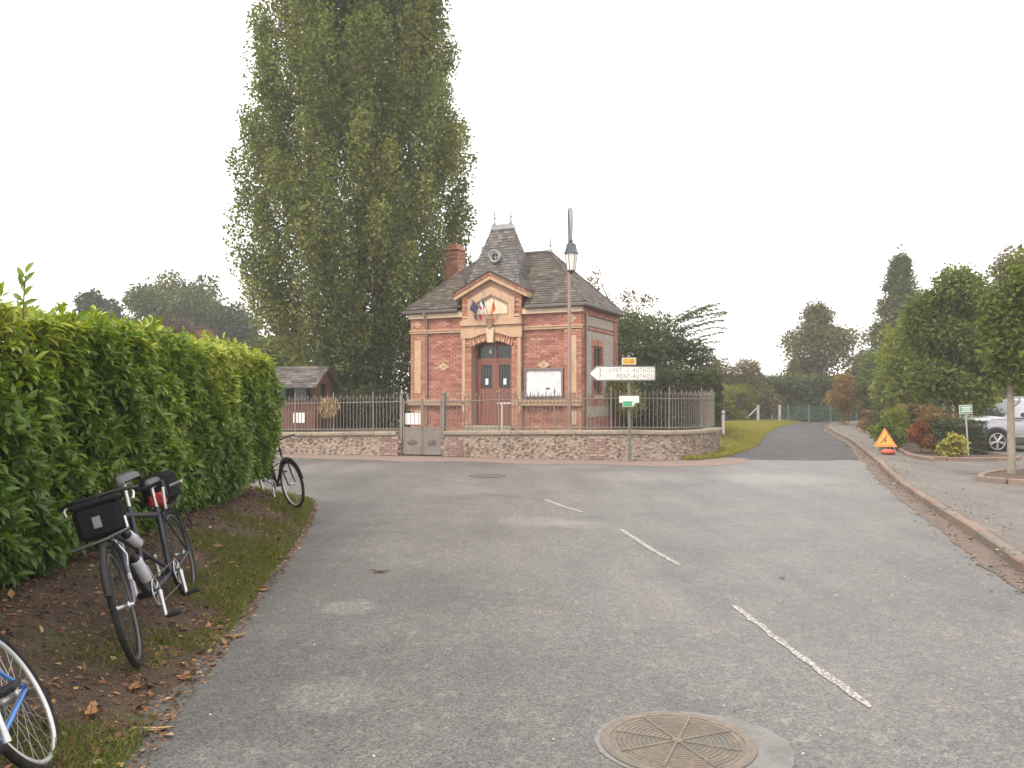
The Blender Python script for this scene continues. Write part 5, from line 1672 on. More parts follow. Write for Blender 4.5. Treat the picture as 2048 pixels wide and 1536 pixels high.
# ---- single bicycles
def make_bike(label, loc, rot, frame_m, fork_m, rim, drop=False, turn=0.0, guards=True, bar_tape=None):
    t = thing("bicycle", label, "bicycle", loc, rot)
    Rw = .34
    xf, xr = .52, -.50
    bb = (-.06, .275)
    J = lambda x, z, y=0: (x, y, z)
    fr = MB()
    fr.tube([J(.315, .82), J(.36, .66)], .019, 10)
    fr.tube([J(.32, .79), J(-.20, .78)], .016, 10)
    fr.tube([J(.355, .68), J(*bb)], .019, 10)
    fr.tube([J(*bb), J(-.215, .82)], .016, 10)
    for s in (-1, 1):
        fr.tube([J(bb[0], bb[1], s * .03), J(xr, Rw, s * .062)], .010, 8)
        fr.tube([J(-.20, .77, s * .018), J(xr, Rw, s * .062)], .008, 8)
    fr.build("frame", frame_m, t)
    HT = Matrix.Translation((.36, 0, .66)) @ Matrix.Rotation(turn, 4, 'Z') @ Matrix.Translation((-.36, 0, -.66))
    fk = MB()
    for s in (-1, 1):
        fk.tube([HT @ Vector(v) for v in (J(.365, .665, s * .02), J(.385, .635, s * .052), J(.44, .48, s * .055), J(xf, Rw, s * .055))], [.014, .014, .012, .009], 8)
    fk.build("fork", fork_m, t)
    fc = HT @ Vector((xf, 0, Rw))
    w_m = Matrix.Translation((fc.x, fc.y, Rw)) @ Matrix.Rotation(turn, 4, 'Z')
    wheel_at(t, w_m, Rw, rim)
    wheel_at(t, Matrix.Translation((xr, 0, Rw)), Rw, rim)
    if guards:
        for (ax, a0, a1) in ((w_m, 15, 150), (Matrix.Translation((xr, 0, Rw)), 20, 200)):
            MB().tube([ax @ Vector(((Rw + .02) * math.cos(R(a)), 0, (Rw + .02) * math.sin(R(a)))) for a in np.linspace(a0, a1, 16)], .017, 6).build("mudguard", M_blkp, t)
            MB().tube([ax @ Vector(((Rw + .02) * math.cos(R(a1 - 25)), .03, (Rw + .02) * math.sin(R(a1 - 25)))), ax @ Vector((0, .06, 0))], .0025, 4).build("guard_stay", M_alu, t)
    MB().tube([HT @ Vector(v) for v in (J(.315, .82), J(.30, .93), J(.38, .955))], .013, 8).build("stem", M_blkp if not drop else M_alu, t)
    if drop:
        hb = [J(.38, .955, 0), J(.39, .955, .17), J(.45, .95, .20), J(.50, .90, .205), J(.46, .83, .205), J(.36, .82, .205)]
        hb = [(x, -y, z) for x, y, z in hb[::-1]][:-1] + hb
    else:
        hb = [J(.24, .97, -.29), J(.33, .975, -.19), J(.38, .955, 0), J(.33, .975, .19), J(.24, .97, .29)]
    MB().tube([HT @ Vector(v) for v in hb], .012, 8).build("handlebar", M_blkp if not drop else (bar_tape or M_blkp), t)
    for s in (-1, 1):
        if not drop: MB().tube([HT @ Vector(v) for v in (J(.24, .97, s * .20), J(.24, .97, s * .30))], .017, 8).build("grip", M_alu if s < 0 else mat("grip_grey", (.45, .43, .40), (.4, .38, .35)), t)
        MB().tube([HT @ Vector(v) for v in (J(.34, .965, s * .19), J(.37, .93, s * .22), J(.32, .92, s * .27))], .006, 6).build("brake_lever", M_alu, t)
    for ax, nm in ((w_m, 1), (Matrix.Translation((xr, 0, Rw)), 2)):
        for s in (-1, 1):
            off_ = Vector((-.12, s * .03, .33)) if nm == 1 else Vector((.18, s * .03, .30))
            MB().tube([ax @ off_, ax @ (off_ * 1.0 + Vector((0, 0, .06))), ax @ Vector((off_.x, 0, off_.z + .075))], .006, 5).build("brake_arm", M_alu, t)
    MB().tube([J(-.215, .80), J(-.245, .94)], .0135, 8).build("seat_post", M_alu, t)
    saddle(t, -.25, 1.0, M_blkp)
    crankset(t, bb[0], bb[1], -1, -70, M_alu, .09)
    chain(t, bb[0], bb[1], .088, xr, Rw, .04, -.052)
    MB().lathe([(.042, -.012), (.05, 0), (.042, .012)], 14, Matrix.Translation((xr, -.05, Rw)) @ Matrix.Rotation(R(90), 4, 'X')).build("sprockets", M_chain, t)
    MB().tube([J(xr, Rw, .062), J(xr + .02, Rw + .02, .085), J(xr + .075, Rw + .05, .085)], [.008, .007, .010], 6).build("quick_release", M_alu, t)
    return t

# upright bicycle at the far end of the hedge, front wheel towards the road
bf, bdir = Vector((-2.98, 11.35)), Vector((-.57, .82))
bc = bf + bdir * .52
make_bike("black bicycle leaning against the far end of the hedge", (bc.x, bc.y, 0.04), (R(10), 0, math.atan2(-bdir.y, -bdir.x)), M_frblack, M_frblack, mat("pale_rim", (0.5, 0.48, 0.44), (0.42, 0.40, 0.37), metal=0.5, rough=0.4), turn=R(6))
# racing bicycle lying on the bank at the picture's corner
make_bike("blue racing bicycle with silver rims tipped over on the bank in the near left corner", (-1.735, 2.975, 0.03), (R(30), 0, R(-72)), M_blue, M_blue, mat("silver_rim", (0.58, 0.58, 0.57), (0.5, 0.5, 0.5), metal=0.5, rough=0.35), drop=True, guards=False)

# ================================================================== parked car (nose to the left)
def make_car(label, loc, rotz):
    t = thing("parked_car", label, "car", loc, (0, 0, rotz))
    M_paint_s = mat("silver_paint", (0.38, 0.38, 0.41), (0.34, 0.34, 0.37), scale=2, rough=0.32, metal=0.55, coat=0.6)
    M_clad = mat("black_cladding", (0.035, 0.035, 0.037), (0.05, 0.05, 0.05), scale=12, rough=0.6)
    M_cglass = glass_mat("car_glass", (0.05, 0.055, 0.065), 0.05)
    st = [(2.24, .42, .66, .50), (2.20, .33, .78, .70), (2.10, .27, .86, .80), (1.85, .25, .93, .87), (1.45, .25, .985, .905), (1.05, .25, 1.03, .92), (.9, .25, 1.045, .925), (0, .25, 1.05, .93), (-1.2, .25, 1.07, .925), (-1.8, .27, 1.07, .90), (-2.1, .33, 1.02, .84), (-2.22, .45, .9, .70)]
    vs, fs = [], []
    prof = [(0, 0, 0), (.80, 0, 0), (.96, .10, 0), (1.0, .30, 0), (.985, .50, 0), (1.0, .70, 0), (.965, .88, 0), (.88, .97, 0), (.5, 1.0, .02), (0, 1.0, .035)]
    full = [(w, h, e) for w, h, e in prof] + [(-w, h, e) for w, h, e in prof[-2:0:-1]]
    n = len(full)
    for (x, zb, zt, hw) in st:
        for (w, h, e) in full: vs.append((x, w * hw, zb + (zt - zb) * h + e))
    for i in range(len(st) - 1):
        for j in range(n): fs.append((i * n + j, i * n + n + j, i * n + n + (j + 1) % n, i * n + (j + 1) % n))
    fs += [tuple(range(n)), tuple(len(vs) - 1 - k for k in range(n))]
    MB().add(vs, fs, .5, True).build("body", M_paint_s, t)
    # cabin: rings from belt to roof
    rg = [(1.02, -2.10, .84, .82, 1.03), (.62, -2.0, .76, .74, 1.33), (.30, -1.86, .66, .64, 1.55), (.05, -1.7, .58, .56, 1.615), (-.3, -1.4, .40, .38, 1.64)]
    vs, fs = [], []
    for (xf, xr, wf, wr, z) in rg:
        ym = max(wf, wr) + .015
        vs += [(xf, -wf * .78, z), (xf - .14, -wf, z), ((xf + xr) / 2, -ym, z), (xr + .12, -wr, z), (xr, -wr * .8, z), (xr, wr * .8, z), (xr + .12, wr, z), ((xf + xr) / 2, ym, z), (xf - .14, wf, z), (xf, wf * .78, z)]
    for i in range(len(rg) - 1):
        for j in range(10): fs.append((i * 10 + j, i * 10 + 10 + j, i * 10 + 10 + (j + 1) % 10, i * 10 + (j + 1) % 10))
    fs.append(tuple(range(49, 39, -1)))
    MB().add(vs, [f[::-1] for f in fs], .5, True).build("cabin", M_paint_s, t)
    def ringpt(k, z):
        for (a, b) in zip(rg, rg[1:]):
            if a[4] <= z <= b[4]:
                f = (z - a[4]) / (b[4] - a[4])
                return [a[q] + (b[q] - a[q]) * f for q in range(4)]
        return list(rg[-1][:4])
    for s in (-1, 1):     # side windows
        for (u0, u1) in ((.10, .43), (.47, .74), (.78, .92)):
            pts = []
            for z, uu in ((1.09, (u0, u1)), (1.50, (u0 + (.12 if u0 < .2 else 0), u1 - (.05 if u1 > .8 else 0)))):
                xf, xr, wf, wr = ringpt(0, z)
                for u in uu:
                    x = xf - .14 + (xr + .12 - xf + .14) * u
                    ym = max(wf, wr) + .015
                    mid = (xf + xr) / 2
                    yy = wf + (ym - wf) * ((xf - .14 - x) / (xf - .14 - mid)) if x > mid else wr + (ym - wr) * ((x - xr - .12) / (mid - xr - .12))
                    pts.append((x, s * (yy + .006), z))
            q = [pts[0], pts[1], pts[3], pts[2]]
            MB().add(q, [(0, 1, 2, 3) if s < 0 else (3, 2, 1, 0)]).build("side_window", M_cglass, t)
    xa, xb = 1.0, .33
    MB().add([(.995, -.60, 1.075), (.995, .60, 1.075), (.345, .47, 1.545), (.345, -.47, 1.545)], [(0, 1, 2, 3)]).build("windscreen", M_cglass, t)
    MB().add([(-2.09, .58, 1.12), (-2.09, -.58, 1.12), (-1.90, -.48, 1.5), (-1.90, .48, 1.5)], [(0, 1, 2, 3)]).build("rear_window", M_cglass, t)
    for s in (-1, 1):
        MB().cbox(.50, .70, min(s * .93, s * 1.10), max(s * .93, s * 1.10), 1.05, 1.18, .03).build("door_mirror", M_clad, t)
        MB().cbox(-1.0, 1.0, min(s * .90, s * .945), max(s * .90, s * .945), .26, .42, .02).build("sill", M_clad, t)
        MB().cbox(-1.0, .95, min(s * .93, s * .95), max(s * .93, s * .95), .46, .50, .008).build("door_trim", M_alu, t)
        MB().tube([(1.55, s * .90, .98), (.0, s * .935, .995), (-1.6, s * .925, 1.0)], .008, 5).build("waist_line", M_clad, t)
        MB().box(.02, .03, min(s * .90, s * .937), max(s * .90, s * .937), .45, 1.0).build("door_gap", M_clad, t)
        MB().tube([(.1, s * .60, 1.62), (-.8, s * .62, 1.66), (-1.7, s * .58, 1.62)], .018, 6).build("roof_rail", M_alu, t)
        MB().add([(2.06, s * .80, .80), (2.17, s * .62, .74), (2.15, s * .58, .66), (2.05, s * .82, .68), (1.86, s * .875, .82)], [(0, 1, 2, 3, 4) if s < 0 else (4, 3, 2, 1, 0)]).build("headlight", mat("headlight", (.7, .7, .72), (.6, .6, .62), rough=0.1), t)
        for x in (1.40, -1.36):
            zc = .335
            outer = [(x + .42 * math.cos(R(a)), zc + .42 * math.sin(R(a))) for a in range(-8, 190, 9)]
            inner = [(x + .355 * math.cos(R(a)), zc + .355 * math.sin(R(a))) for a in range(-8, 190, 9)]
            k = len(outer)
            y0 = s * .945
            vs = [(a, y0, b) for a, b in outer] + [(a, y0, b) for a, b in inner] + [(a, s * .80, b) for a, b in inner] + [(a, s * .90, b) for a, b in outer]
            fs = []
            for i in range(k - 1):
                fs += [(i, i + 1, k + i + 1, k + i), (k + i, k + i + 1, 2 * k + i + 1, 2 * k + i), (3 * k + i, 3 * k + i + 1, i + 1, i)]
            MB().add(vs, fs).build("wheel_arch", M_clad, t)
            m_ = Matrix.Translation((x, 0, zc)) @ Matrix.Rotation(R(90), 4, 'X')
            MB().lathe([(.36, -s * .932), (.36, -s * .925)], 24, m_).build("arch_liner", mat("arch_dark", (.012, .012, .012), (.02, .02, .02)), t)
            wm = Matrix.Translation((x, s * .86, zc)) @ Matrix.Rotation(R(90) * s, 4, 'X') @ Matrix.Rotation(R(180), 4, 'X')
            wm = Matrix.Translation((x, s * .86, zc)) @ Matrix.Rotation(-R(90) * s, 4, 'X')
            w_ = MB().lathe([(.225, .06), (.235, .10), (.30, .105), (.33, .085), (.335, .0), (.33, -.08), (.3, -.1)], 28, wm).build("wheel", M_tyre, t)
            rim = MB()
            pr = [(.237 * math.cos(2 * math.pi * k / 30), .237 * math.sin(2 * math.pi * k / 30), .095) for k in range(30)]
            rim.tube([wm @ Vector(p) for p in pr], .012, 6, closed=True)
            for k in range(5):
                for dd in (-.13, .13):
                    a = 2 * math.pi * k / 5 + .3
                    rim.tube([wm @ Vector((.04 * math.cos(a), .04 * math.sin(a), .10)), wm @ Vector((.23 * math.cos(a + dd), .23 * math.sin(a + dd), .092))], [.022, .015], 6)
            rim.lathe([(.055, .06), (.055, .105), (.02, .112)], 12, wm)
            rim.build("rim", M_alu, w_)
            MB().lathe([(.23, .02), (.23, .03)], 20, wm).build("brake_disc", M_clad, w_)
    MB().cbox(2.08, 2.22, -.55, .55, .48, .66, .02).build("grille", M_clad, t)
    MB().cbox(2.0, 2.23, -.70, .70, .28, .40, .03).build("bumper", M_clad, t)
    return t
make_car("silver car parked nose-in behind the clipped hedge on the right", (15.65, 25.3, -0.05), R(182))

# ================================================================== vegetation
def limb_mesh(mb, pts, r0, r1, n=7):
    k = len(pts)
    mb.tube(pts, [r0 + (r1 - r0) * i / (k - 1) for i in range(k)], n, random.random())

M_bark = tint_mat("bark", [(0, (0.075, 0.058, 0.045)), (1, (0.13, 0.105, 0.08))], rough=0.95, bump=1.0, bscale=14, speck=0.35)
M_bark_p = tint_mat("pale_bark", [(0, (0.20, 0.17, 0.14)), (1, (0.27, 0.235, 0.19))], rough=0.9, bump=0.6, bscale=20, speck=0.3)

def clump_tree(name, label, loc, clumps, n_leaves, leaf, leafmat, trunk_h, trunk_r, cat="tree", group=None, bark=None, squash=0.8, limbs=14, seed=0, stems=1):
    """clumps: list of (x, y, z, r) relative to loc; leaves are spread through each clump's outer volume"""
    rg = np.random.default_rng(seed + 5)
    t = thing(name, label, cat, loc, group=group)
    C = np.array([c[:3] for c in clumps], float)
    Rr = np.array([c[3] for c in clumps], float)
    w = Rr ** 2.2
    idx = rg.choice(len(C), n_leaves, p=w / w.sum())
    d = unit(rg.normal(size=(n_leaves, 3)))
    d[:, 2] = d[:, 2] * .9 + .12
    d = unit(d)
    rad = Rr[idx] * (1 - 0.62 * rg.random(n_leaves) ** 1.8)
    lump = 1 + .18 * np.sin(d[:, 0] * 7 + idx) * np.cos(d[:, 1] * 6 + idx * 2.1) + .10 * rg.normal(size=n_leaves)
    P = C[idx] + d * (rad * lump)[:, None] * np.array([1, 1, squash])
    A = unit(d * .7 + rg.normal(size=(n_leaves, 3)) * .6 + np.array([0, 0, -.15]))
    N = unit(d * .6 + np.array([0, 0, .6]) + rg.normal(size=(n_leaves, 3)) * .5)
    L = leaf * rg.uniform(.7, 1.35, n_leaves)
    hue = rg.random(len(C))
    tint = np.clip(.5 * hue[idx] + .5 * rg.random(n_leaves), 0, 1)
    put("crown", leaves_mesh("crown", P, A, N, L, L * rg.uniform(.5, .75, n_leaves), tint, leafmat), t)
    if trunk_h:
        tb_ = MB()
        top = C[:, 2].max() * .75
        for s_ in range(stems):
            ox, oy = (0, 0) if stems == 1 else (rg.uniform(-.5, .5), rg.uniform(-.4, .4))
            pts = [(ox * .3, oy * .3, -.1), (ox * .6, oy * .6, trunk_h * .5), (ox, oy, trunk_h), (ox * 1.5, oy * 1.5, (trunk_h + top) / 2), (ox * 2, oy * 2, top)]
            limb_mesh(tb_, pts, trunk_r, trunk_r * .25, 9)
        for k in range(min(limbs, len(C))):
            c = C[rg.integers(len(C))]
            z0 = trunk_h * rg.uniform(.75, 1.0) + max(0, (c[2] - trunk_h)) * rg.uniform(.1, .5)
            mid = (c[0] * .45, c[1] * .45, z0 + (c[2] - z0) * .6)
            limb_mesh(tb_, [(0, 0, z0), mid, tuple(c)], trunk_r * .4, trunk_r * .06, 6)
        tb_.build("trunk", bark or M_bark, t)
    return t

def blob(rx, ry, z0, z1, n, r, seed, shape=None, surf=.55):
    """clump centres filling a crown between z0 and z1; shape(f) gives the relative half-width"""
    rg = np.random.default_rng(seed)
    out = []
    shape = shape or (lambda f: math.sqrt(max(0.05, 1 - (2 * f - 1) ** 2)))
    while len(out) < n:
        f = rg.random()
        a = rg.uniform(0, 2 * math.pi)
        q = (surf + (1 - surf) * rg.random()) if rg.random() < .75 else rg.random() * surf
        s = shape(f)
        rr = r * rg.uniform(.7, 1.25) * (.55 + .45 * s)
        out.append((math.cos(a) * max(0, rx * s - rr * .6) * q, math.sin(a) * max(0, ry * s - rr * .6) * q, z0 + (z1 - z0) * f, rr))
    return out

# ---- the big poplar behind the shelter: upswept limbs, each clothed in leaves
def poplar(loc):
    rg = np.random.default_rng(3)
    t = thing("poplar_tree", "huge upswept poplar towering behind the shelter, left of the building", "tree", loc)
    env = [(0.0, .6), (1.2, 1.6), (2.6, 2.6), (4.2, 3.6), (5.8, 4.3), (7.5, 4.5), (9.5, 4.4), (11.5, 4.2), (13.5, 3.95), (15.5, 3.65), (17.5, 3.2), (19.5, 2.5), (21.5, 1.4), (23, .3)]
    tb_ = MB()
    stems = [(-.75, .0, .32), (.75, .2, .34), (.1, .7, .26), (.2, -.5, .2), (1.5, .3, .16), (-1.4, .3, .15)]
    for (sx, sy, r_) in stems:
        top = 19 if r_ > .25 else 13
        limb_mesh(tb_, [(sx * .6, sy * .6, -.2), (sx * .8, sy * .8, 2.2), (sx * 1.25, sy * 1.1, 7), (sx * 1.3, sy * 1.0, 12), (sx * .7, sy * .5, top)], r_, .03, 9)
    Ps, Ds, Ti = [], [], []
    nl = 210
    for k in range(nl):
        f = (k + .5) / nl
        sx, sy, r_ = stems[rg.integers(4)]
        h0 = .8 + 16.5 * f ** .9 + rg.uniform(-.5, .5)
        az = k * 2.39996 + rg.uniform(-.5, .5)
        zend = h0 + rg.uniform(2.6, 5.2)
        re = interp(env, zend) * (rg.uniform(.78, .97) if rg.random() < .7 else rg.uniform(.45, .8))
        bx, by = sx * (.8 + .03 * h0), sy
        ex, ey = math.cos(az) * re, math.sin(az) * re
        p0 = np.array([bx, by, h0]); p3 = np.array([ex, ey, min(zend, 22.5)])
        p1 = p0 + np.array([(ex - bx) * .50, (ey - by) * .50, 0.9]); p2 = p0 + np.array([(ex - bx) * .93, (ey - by) * .93, (zend - h0) * .45])
        tt = np.linspace(0, 1, 9)[:, None]
        path = (1 - tt) ** 3 * p0 + 3 * (1 - tt) ** 2 * tt * p1 + 3 * (1 - tt) * tt ** 2 * p2 + tt ** 3 * p3
        limb_mesh(tb_, [tuple(q) for q in path], .045 if h0 < 12 else .03, .006, 5)
        n = int(rg.uniform(800, 1350))
        u = .22 + .80 * rg.random(n) ** .8
        u = np.minimum(u, 1.0)
        base = (1 - u[:, None]) ** 3 * p0 + 3 * (1 - u[:, None]) ** 2 * u[:, None] * p1 + 3 * (1 - u[:, None]) * u[:, None] ** 2 * p2 + u[:, None] ** 3 * p3
        spread = (.20 + .46 * np.sin(np.pi * np.clip(u * .95, 0, 1)) ** .8)
        d = unit(rg.normal(size=(n, 3)))
        o = d * spread[:, None] * (rg.random(n) ** .5)[:, None] * np.array([1, 1, 1.35])
        Ps.append(base + o)
        Ds.append(d)
        Ti.append(np.clip(rg.random() * .75 + .35 * rg.random(n) - .05, 0, 1))
    # shorter leafy shoots that fill the outline between the limbs
    ns = 520
    for k in range(ns):
        z = 2.2 + 19.5 * rg.random()
        az = rg.uniform(0, 2 * math.pi)
        gap = math.sin(az * 4 + z * .35) + .6 * math.sin(az * 7 - z * .8)
        if gap < -.5: continue
        re = interp(env, z) * (.93 + .06 * gap)
        n = int(rg.uniform(90, 190))
        c = np.array([math.cos(az) * re * rg.uniform(.75, .97), math.sin(az) * re * rg.uniform(.75, .97), z])
        u = rg.random(n)
        d = unit(rg.normal(size=(n, 3)))
        Ps.append(c + np.stack([np.zeros(n), np.zeros(n), (u - .5) * 1.7], 1) + np.array([-math.cos(az), -math.sin(az), 0]) * (.5 - u)[:, None] * .5 + d * (.12 + .30 * np.sin(np.pi * u))[:, None])
        Ds.append(unit(d + np.array([math.cos(az), math.sin(az), .2]) * .8))
        Ti.append(np.clip(rg.random() * .7 + .35 * rg.random(n) + .05, 0, 1))
    # dark ivy-like skirt of shoots round the foot
    n = 15000
    a = rg.uniform(0, 2 * math.pi, n)
    z = rg.uniform(.1, 4.2, n)
    rr = np.interp(z, [0, 1, 2.5, 4.2], [1.5, 2.3, 2.6, 1.6]) * np.sqrt(rg.random(n))
    lump = 1 + .22 * np.sin(a * 5) * np.cos(z * 3.1)
    Ps.append(np.stack([np.cos(a) * rr * lump + .4, np.sin(a) * rr * .8, z], 1))
    Ds.append(unit(np.stack([np.cos(a), np.sin(a), rg.normal(0, .5, n)], 1)))
    Ti.append(rg.random(n) * .35)
    P = np.concatenate(Ps); D = np.concatenate(Ds); T = np.concatenate(Ti)
    n = len(P)
    A = unit(D * .6 + rg.normal(size=(n, 3)) * .6 + np.array([0, 0, -.3]))
    N = unit(D * .5 + np.array([0, 0, .5]) + rg.normal(size=(n, 3)) * .7)
    L = rg.uniform(.075, .145, n)
    put("crown", leaves_mesh("crown", P, A, N, L, L * rg.uniform(.65, .9, n), T, M_poplar), t)
    tb_.build("trunk", M_bark, t)
    return t
M_poplar = leaf_mat("poplar_leaf", [(0, (0.044, 0.064, 0.019)), (0.4, (0.074, 0.100, 0.028)), (0.75, (0.112, 0.138, 0.038)), (0.93, (0.145, 0.155, 0.044)), (1, (0.16, 0.12, 0.04))], trans=0.3, gain=1.5)
poplar((-5.7, 30.0, 0.4))

# ---- shared leaf colours
M_oak = leaf_mat("oak_leaf", [(0, (0.038, 0.056, 0.020)), (0.6, (0.064, 0.086, 0.028)), (1, (0.095, 0.108, 0.036))], trans=0.2)
M_dark = leaf_mat("dark_leaf", [(0, (0.024, 0.038, 0.020)), (0.7, (0.045, 0.062, 0.030)), (1, (0.06, 0.078, 0.038))], trans=0.2)
M_copper = leaf_mat("copper_leaf", [(0, (0.045, 0.020, 0.022)), (1, (0.085, 0.038, 0.035))], trans=0.2)
M_rust = leaf_mat("rust_leaf", [(0, (0.12, 0.085, 0.035)), (0.5, (0.19, 0.115, 0.045)), (1, (0.10, 0.10, 0.035))], trans=0.3)
M_brownish = leaf_mat("brownish_leaf", [(0, (0.075, 0.075, 0.035)), (0.6, (0.115, 0.098, 0.05)), (1, (0.15, 0.115, 0.062))], trans=0.3)
M_olive = leaf_mat("olive_leaf", [(0, (0.048, 0.058, 0.020)), (0.6, (0.080, 0.086, 0.028)), (1, (0.118, 0.10, 0.040))], trans=0.25)
M_cherry = leaf_mat("cherry_leaf", [(0, (0.030, 0.050, 0.020)), (0.6, (0.058, 0.085, 0.032)), (1, (0.10, 0.115, 0.045))], trans=0.25)
M_lime = leaf_mat("lime_leaf", [(0, (0.048, 0.075, 0.018)), (0.5, (0.082, 0.115, 0.026)), (0.85, (0.12, 0.15, 0.036)), (1, (0.18, 0.15, 0.04))], trans=0.3)
M_limeL = leaf_mat("light_lime_leaf", [(0, (0.085, 0.120, 0.024)), (0.6, (0.14, 0.175, 0.034)), (1, (0.20, 0.20, 0.045))], trans=0.35)
M_conif = leaf_mat("conifer_leaf", [(0, (0.040, 0.056, 0.019)), (0.6, (0.066, 0.084, 0.027)), (1, (0.098, 0.096, 0.038))], trans=0.15)
M_thuja = leaf_mat("thuja_leaf", [(0, (0.022, 0.034, 0.014)), (0.7, (0.042, 0.058, 0.022)), (1, (0.065, 0.075, 0.03))], trans=0.15)
M_yelgreen = leaf_mat("yellow_green_leaf", [(0, (0.105, 0.125, 0.025)), (1, (0.21, 0.20, 0.045))], trans=0.35)
M_variegated = leaf_mat("variegated_leaf", [(0, (0.13, 0.14, 0.035)), (0.6, (0.26, 0.25, 0.07)), (1, (0.40, 0.36, 0.13))], trans=0.3)
M_redleaf = leaf_mat("red_leaf", [(0, (0.10, 0.035, 0.022)), (0.5, (0.17, 0.062, 0.033)), (1, (0.09, 0.075, 0.028))], trans=0.3)
M_orange = leaf_mat("orange_leaf", [(0, (0.12, 0.09, 0.03)), (0.6, (0.18, 0.115, 0.04)), (1, (0.11, 0.105, 0.03))], trans=0.3)

# ---- far trees on the left
clump_tree("oak_tree", "broad tall oak, highest of the far trees beyond the hedge", (-27.5, 69, 0), blob(5.8, 4.5, 3.5, 11.9, 34, 1.8, 1, lambda f: max(.15, math.sqrt(max(0.02, 1 - (1.25 * f - .3) ** 2)))), 26000, .30, M_oak, 3.5, .45, seed=1)
clump_tree("oak_tree", "dark round oak at the left end of the far trees", (-34.5, 68, 0), blob(2.9, 2.6, 3.0, 10.0, 16, 1.3, 2), 11000, .28, M_dark, 3, .35, seed=2)
clump_tree("oak_tree", "dark gappy oak at the right end of the far trees", (-22.2, 66, 0), blob(3.2, 2.6, 2.5, 8.9, 17, 1.25, 3), 10500, .27, M_dark, 2.6, .32, seed=3)
clump_tree("oak_tree", "middle dark oak between the tall oak and the left one", (-31.3, 71, 0), blob(2.9, 2.6, 2.5, 10.4, 15, 1.4, 13), 10000, .28, M_oak, 2.6, .32, seed=13)
clump_tree("copper_beech", "dark purple copper beech before the far oaks", (-24.1, 60, 0), blob(2.7, 2.4, 1.5, 6.9, 14, 1.1, 4), 9000, .22, M_copper, 1.8, .25, seed=4)
clump_tree("rust_shrub", "pointed rusty brown bush beyond the laurel hedge", (-19.4, 52, 0), blob(1.7, 1.5, .5, 5.8, 12, .75, 5, lambda f: 1.05 - f), 6000, .16, M_rust, 1.0, .10, cat="bush", seed=5)
clump_tree("rust_shrub", "low yellow brown bush left of the poplar", (-15.3, 48, 0), blob(3.0, 1.8, .3, 4.5, 16, 1.0, 6), 9000, .17, M_brownish, 1.0, .10, cat="bush", seed=6)
clump_tree("small_tree", "olive green tree filling the gap below the poplar's left side", (-10.6, 38, 0.2), blob(2.4, 1.8, .5, 5.4, 15, 1.0, 7), 9500, .15, M_lime, 1.4, .16, seed=7)
clump_tree("evergreen_bush", "dark evergreen bush at the foot of the poplar", (-4.75, 27.9, 0.45), blob(1.3, .9, .2, 2.2, 14, .55, 8), 9000, .085, M_thuja, .4, .05, cat="bush", seed=8)
clump_tree("evergreen_bush", "dark bush between the shelter and the poplar trunk", (-5.9, 28.4, 0.45), blob(0.9, .8, .1, 1.7, 10, .5, 9), 5000, .085, M_dark, .4, .05, cat="bush", seed=9)

# ---- trees right of the building
clump_tree("ash_tree", "pale thin-leaved brownish tree rising behind the building's right side", (5.2, 40, 0), blob(3.1, 2.0, 2.0, 6.4, 26, .8, 20, lambda f: 1.05 - .45 * f) + [(-1.5, 0, 6.6, .5), (-1.2, .2, 7.2, .42), (-1.1, .2, 7.7, .28), (.5, 0, 6.5, .5), (1.4, 0, 6.3, .45)], 9800, .15, M_brownish, 2.0, .16, seed=20)
ct = clump_tree("cherry_tree", "dark spreading cherry tree with arching sprays right of the building", (5.55, 31.0, 0.3), blob(2.7, 2.0, .6, 4.0, 34, .75, 21, lambda f: 1.0 - .45 * f ** 2), 22000, .115, M_cherry, 1.2, .14, seed=21)
# arching leafy sprays on its right
rg = np.random.default_rng(77)
Ps, As = [], []
spr = MB()
for k in range(28):
    z0 = rg.uniform(1.3, 4.1)
    az = rg.uniform(-1.3, .6)
    Ls = rg.uniform(1.5, 2.15)
    dirv = np.array([math.cos(az), math.sin(az), 0])
    rise = rg.uniform(.5, 1.1) * (z0 - 1.7) * .62
    pts = []
    for u in np.linspace(.3, 1, 30):
        pts.append(dirv * u * Ls * 1.2 + np.array([0, 0, z0 + rise * u * 1.3 - .4 * u * u + .02 * rg.normal()]))
    spr.tube([tuple(q) for q in pts], .008, 4)
    for q in pts:
        for s in (-1, 1):
            side = np.array([-dirv[1], dirv[0], 0]) * s
            Ps.append(q); As.append(side * .8 + dirv * .5 + np.array([0, 0, -.35]) + rg.normal(size=3) * .15)
Ps, As = np.array(Ps), np.array(As)
n = len(Ps)
put("spray_leaves", leaves_mesh("spray_leaves", Ps, As, unit(np.array([0, 0, 1.0]) + rg.normal(size=(n, 3)) * .25), rg.uniform(.12, .20, n), rg.uniform(.06, .10, n), rg.random(n), M_cherry), ct)
spr.build("spray_stems", M_bark, ct)
clump_tree("yellow_bush", "yellow-green bush showing below the arrow sign", (3.45, 26.5, 0.45), blob(.95, .6, .2, 1.75, 10, .4, 22), 4200, .08, M_yelgreen, .3, .04, cat="bush", seed=22)

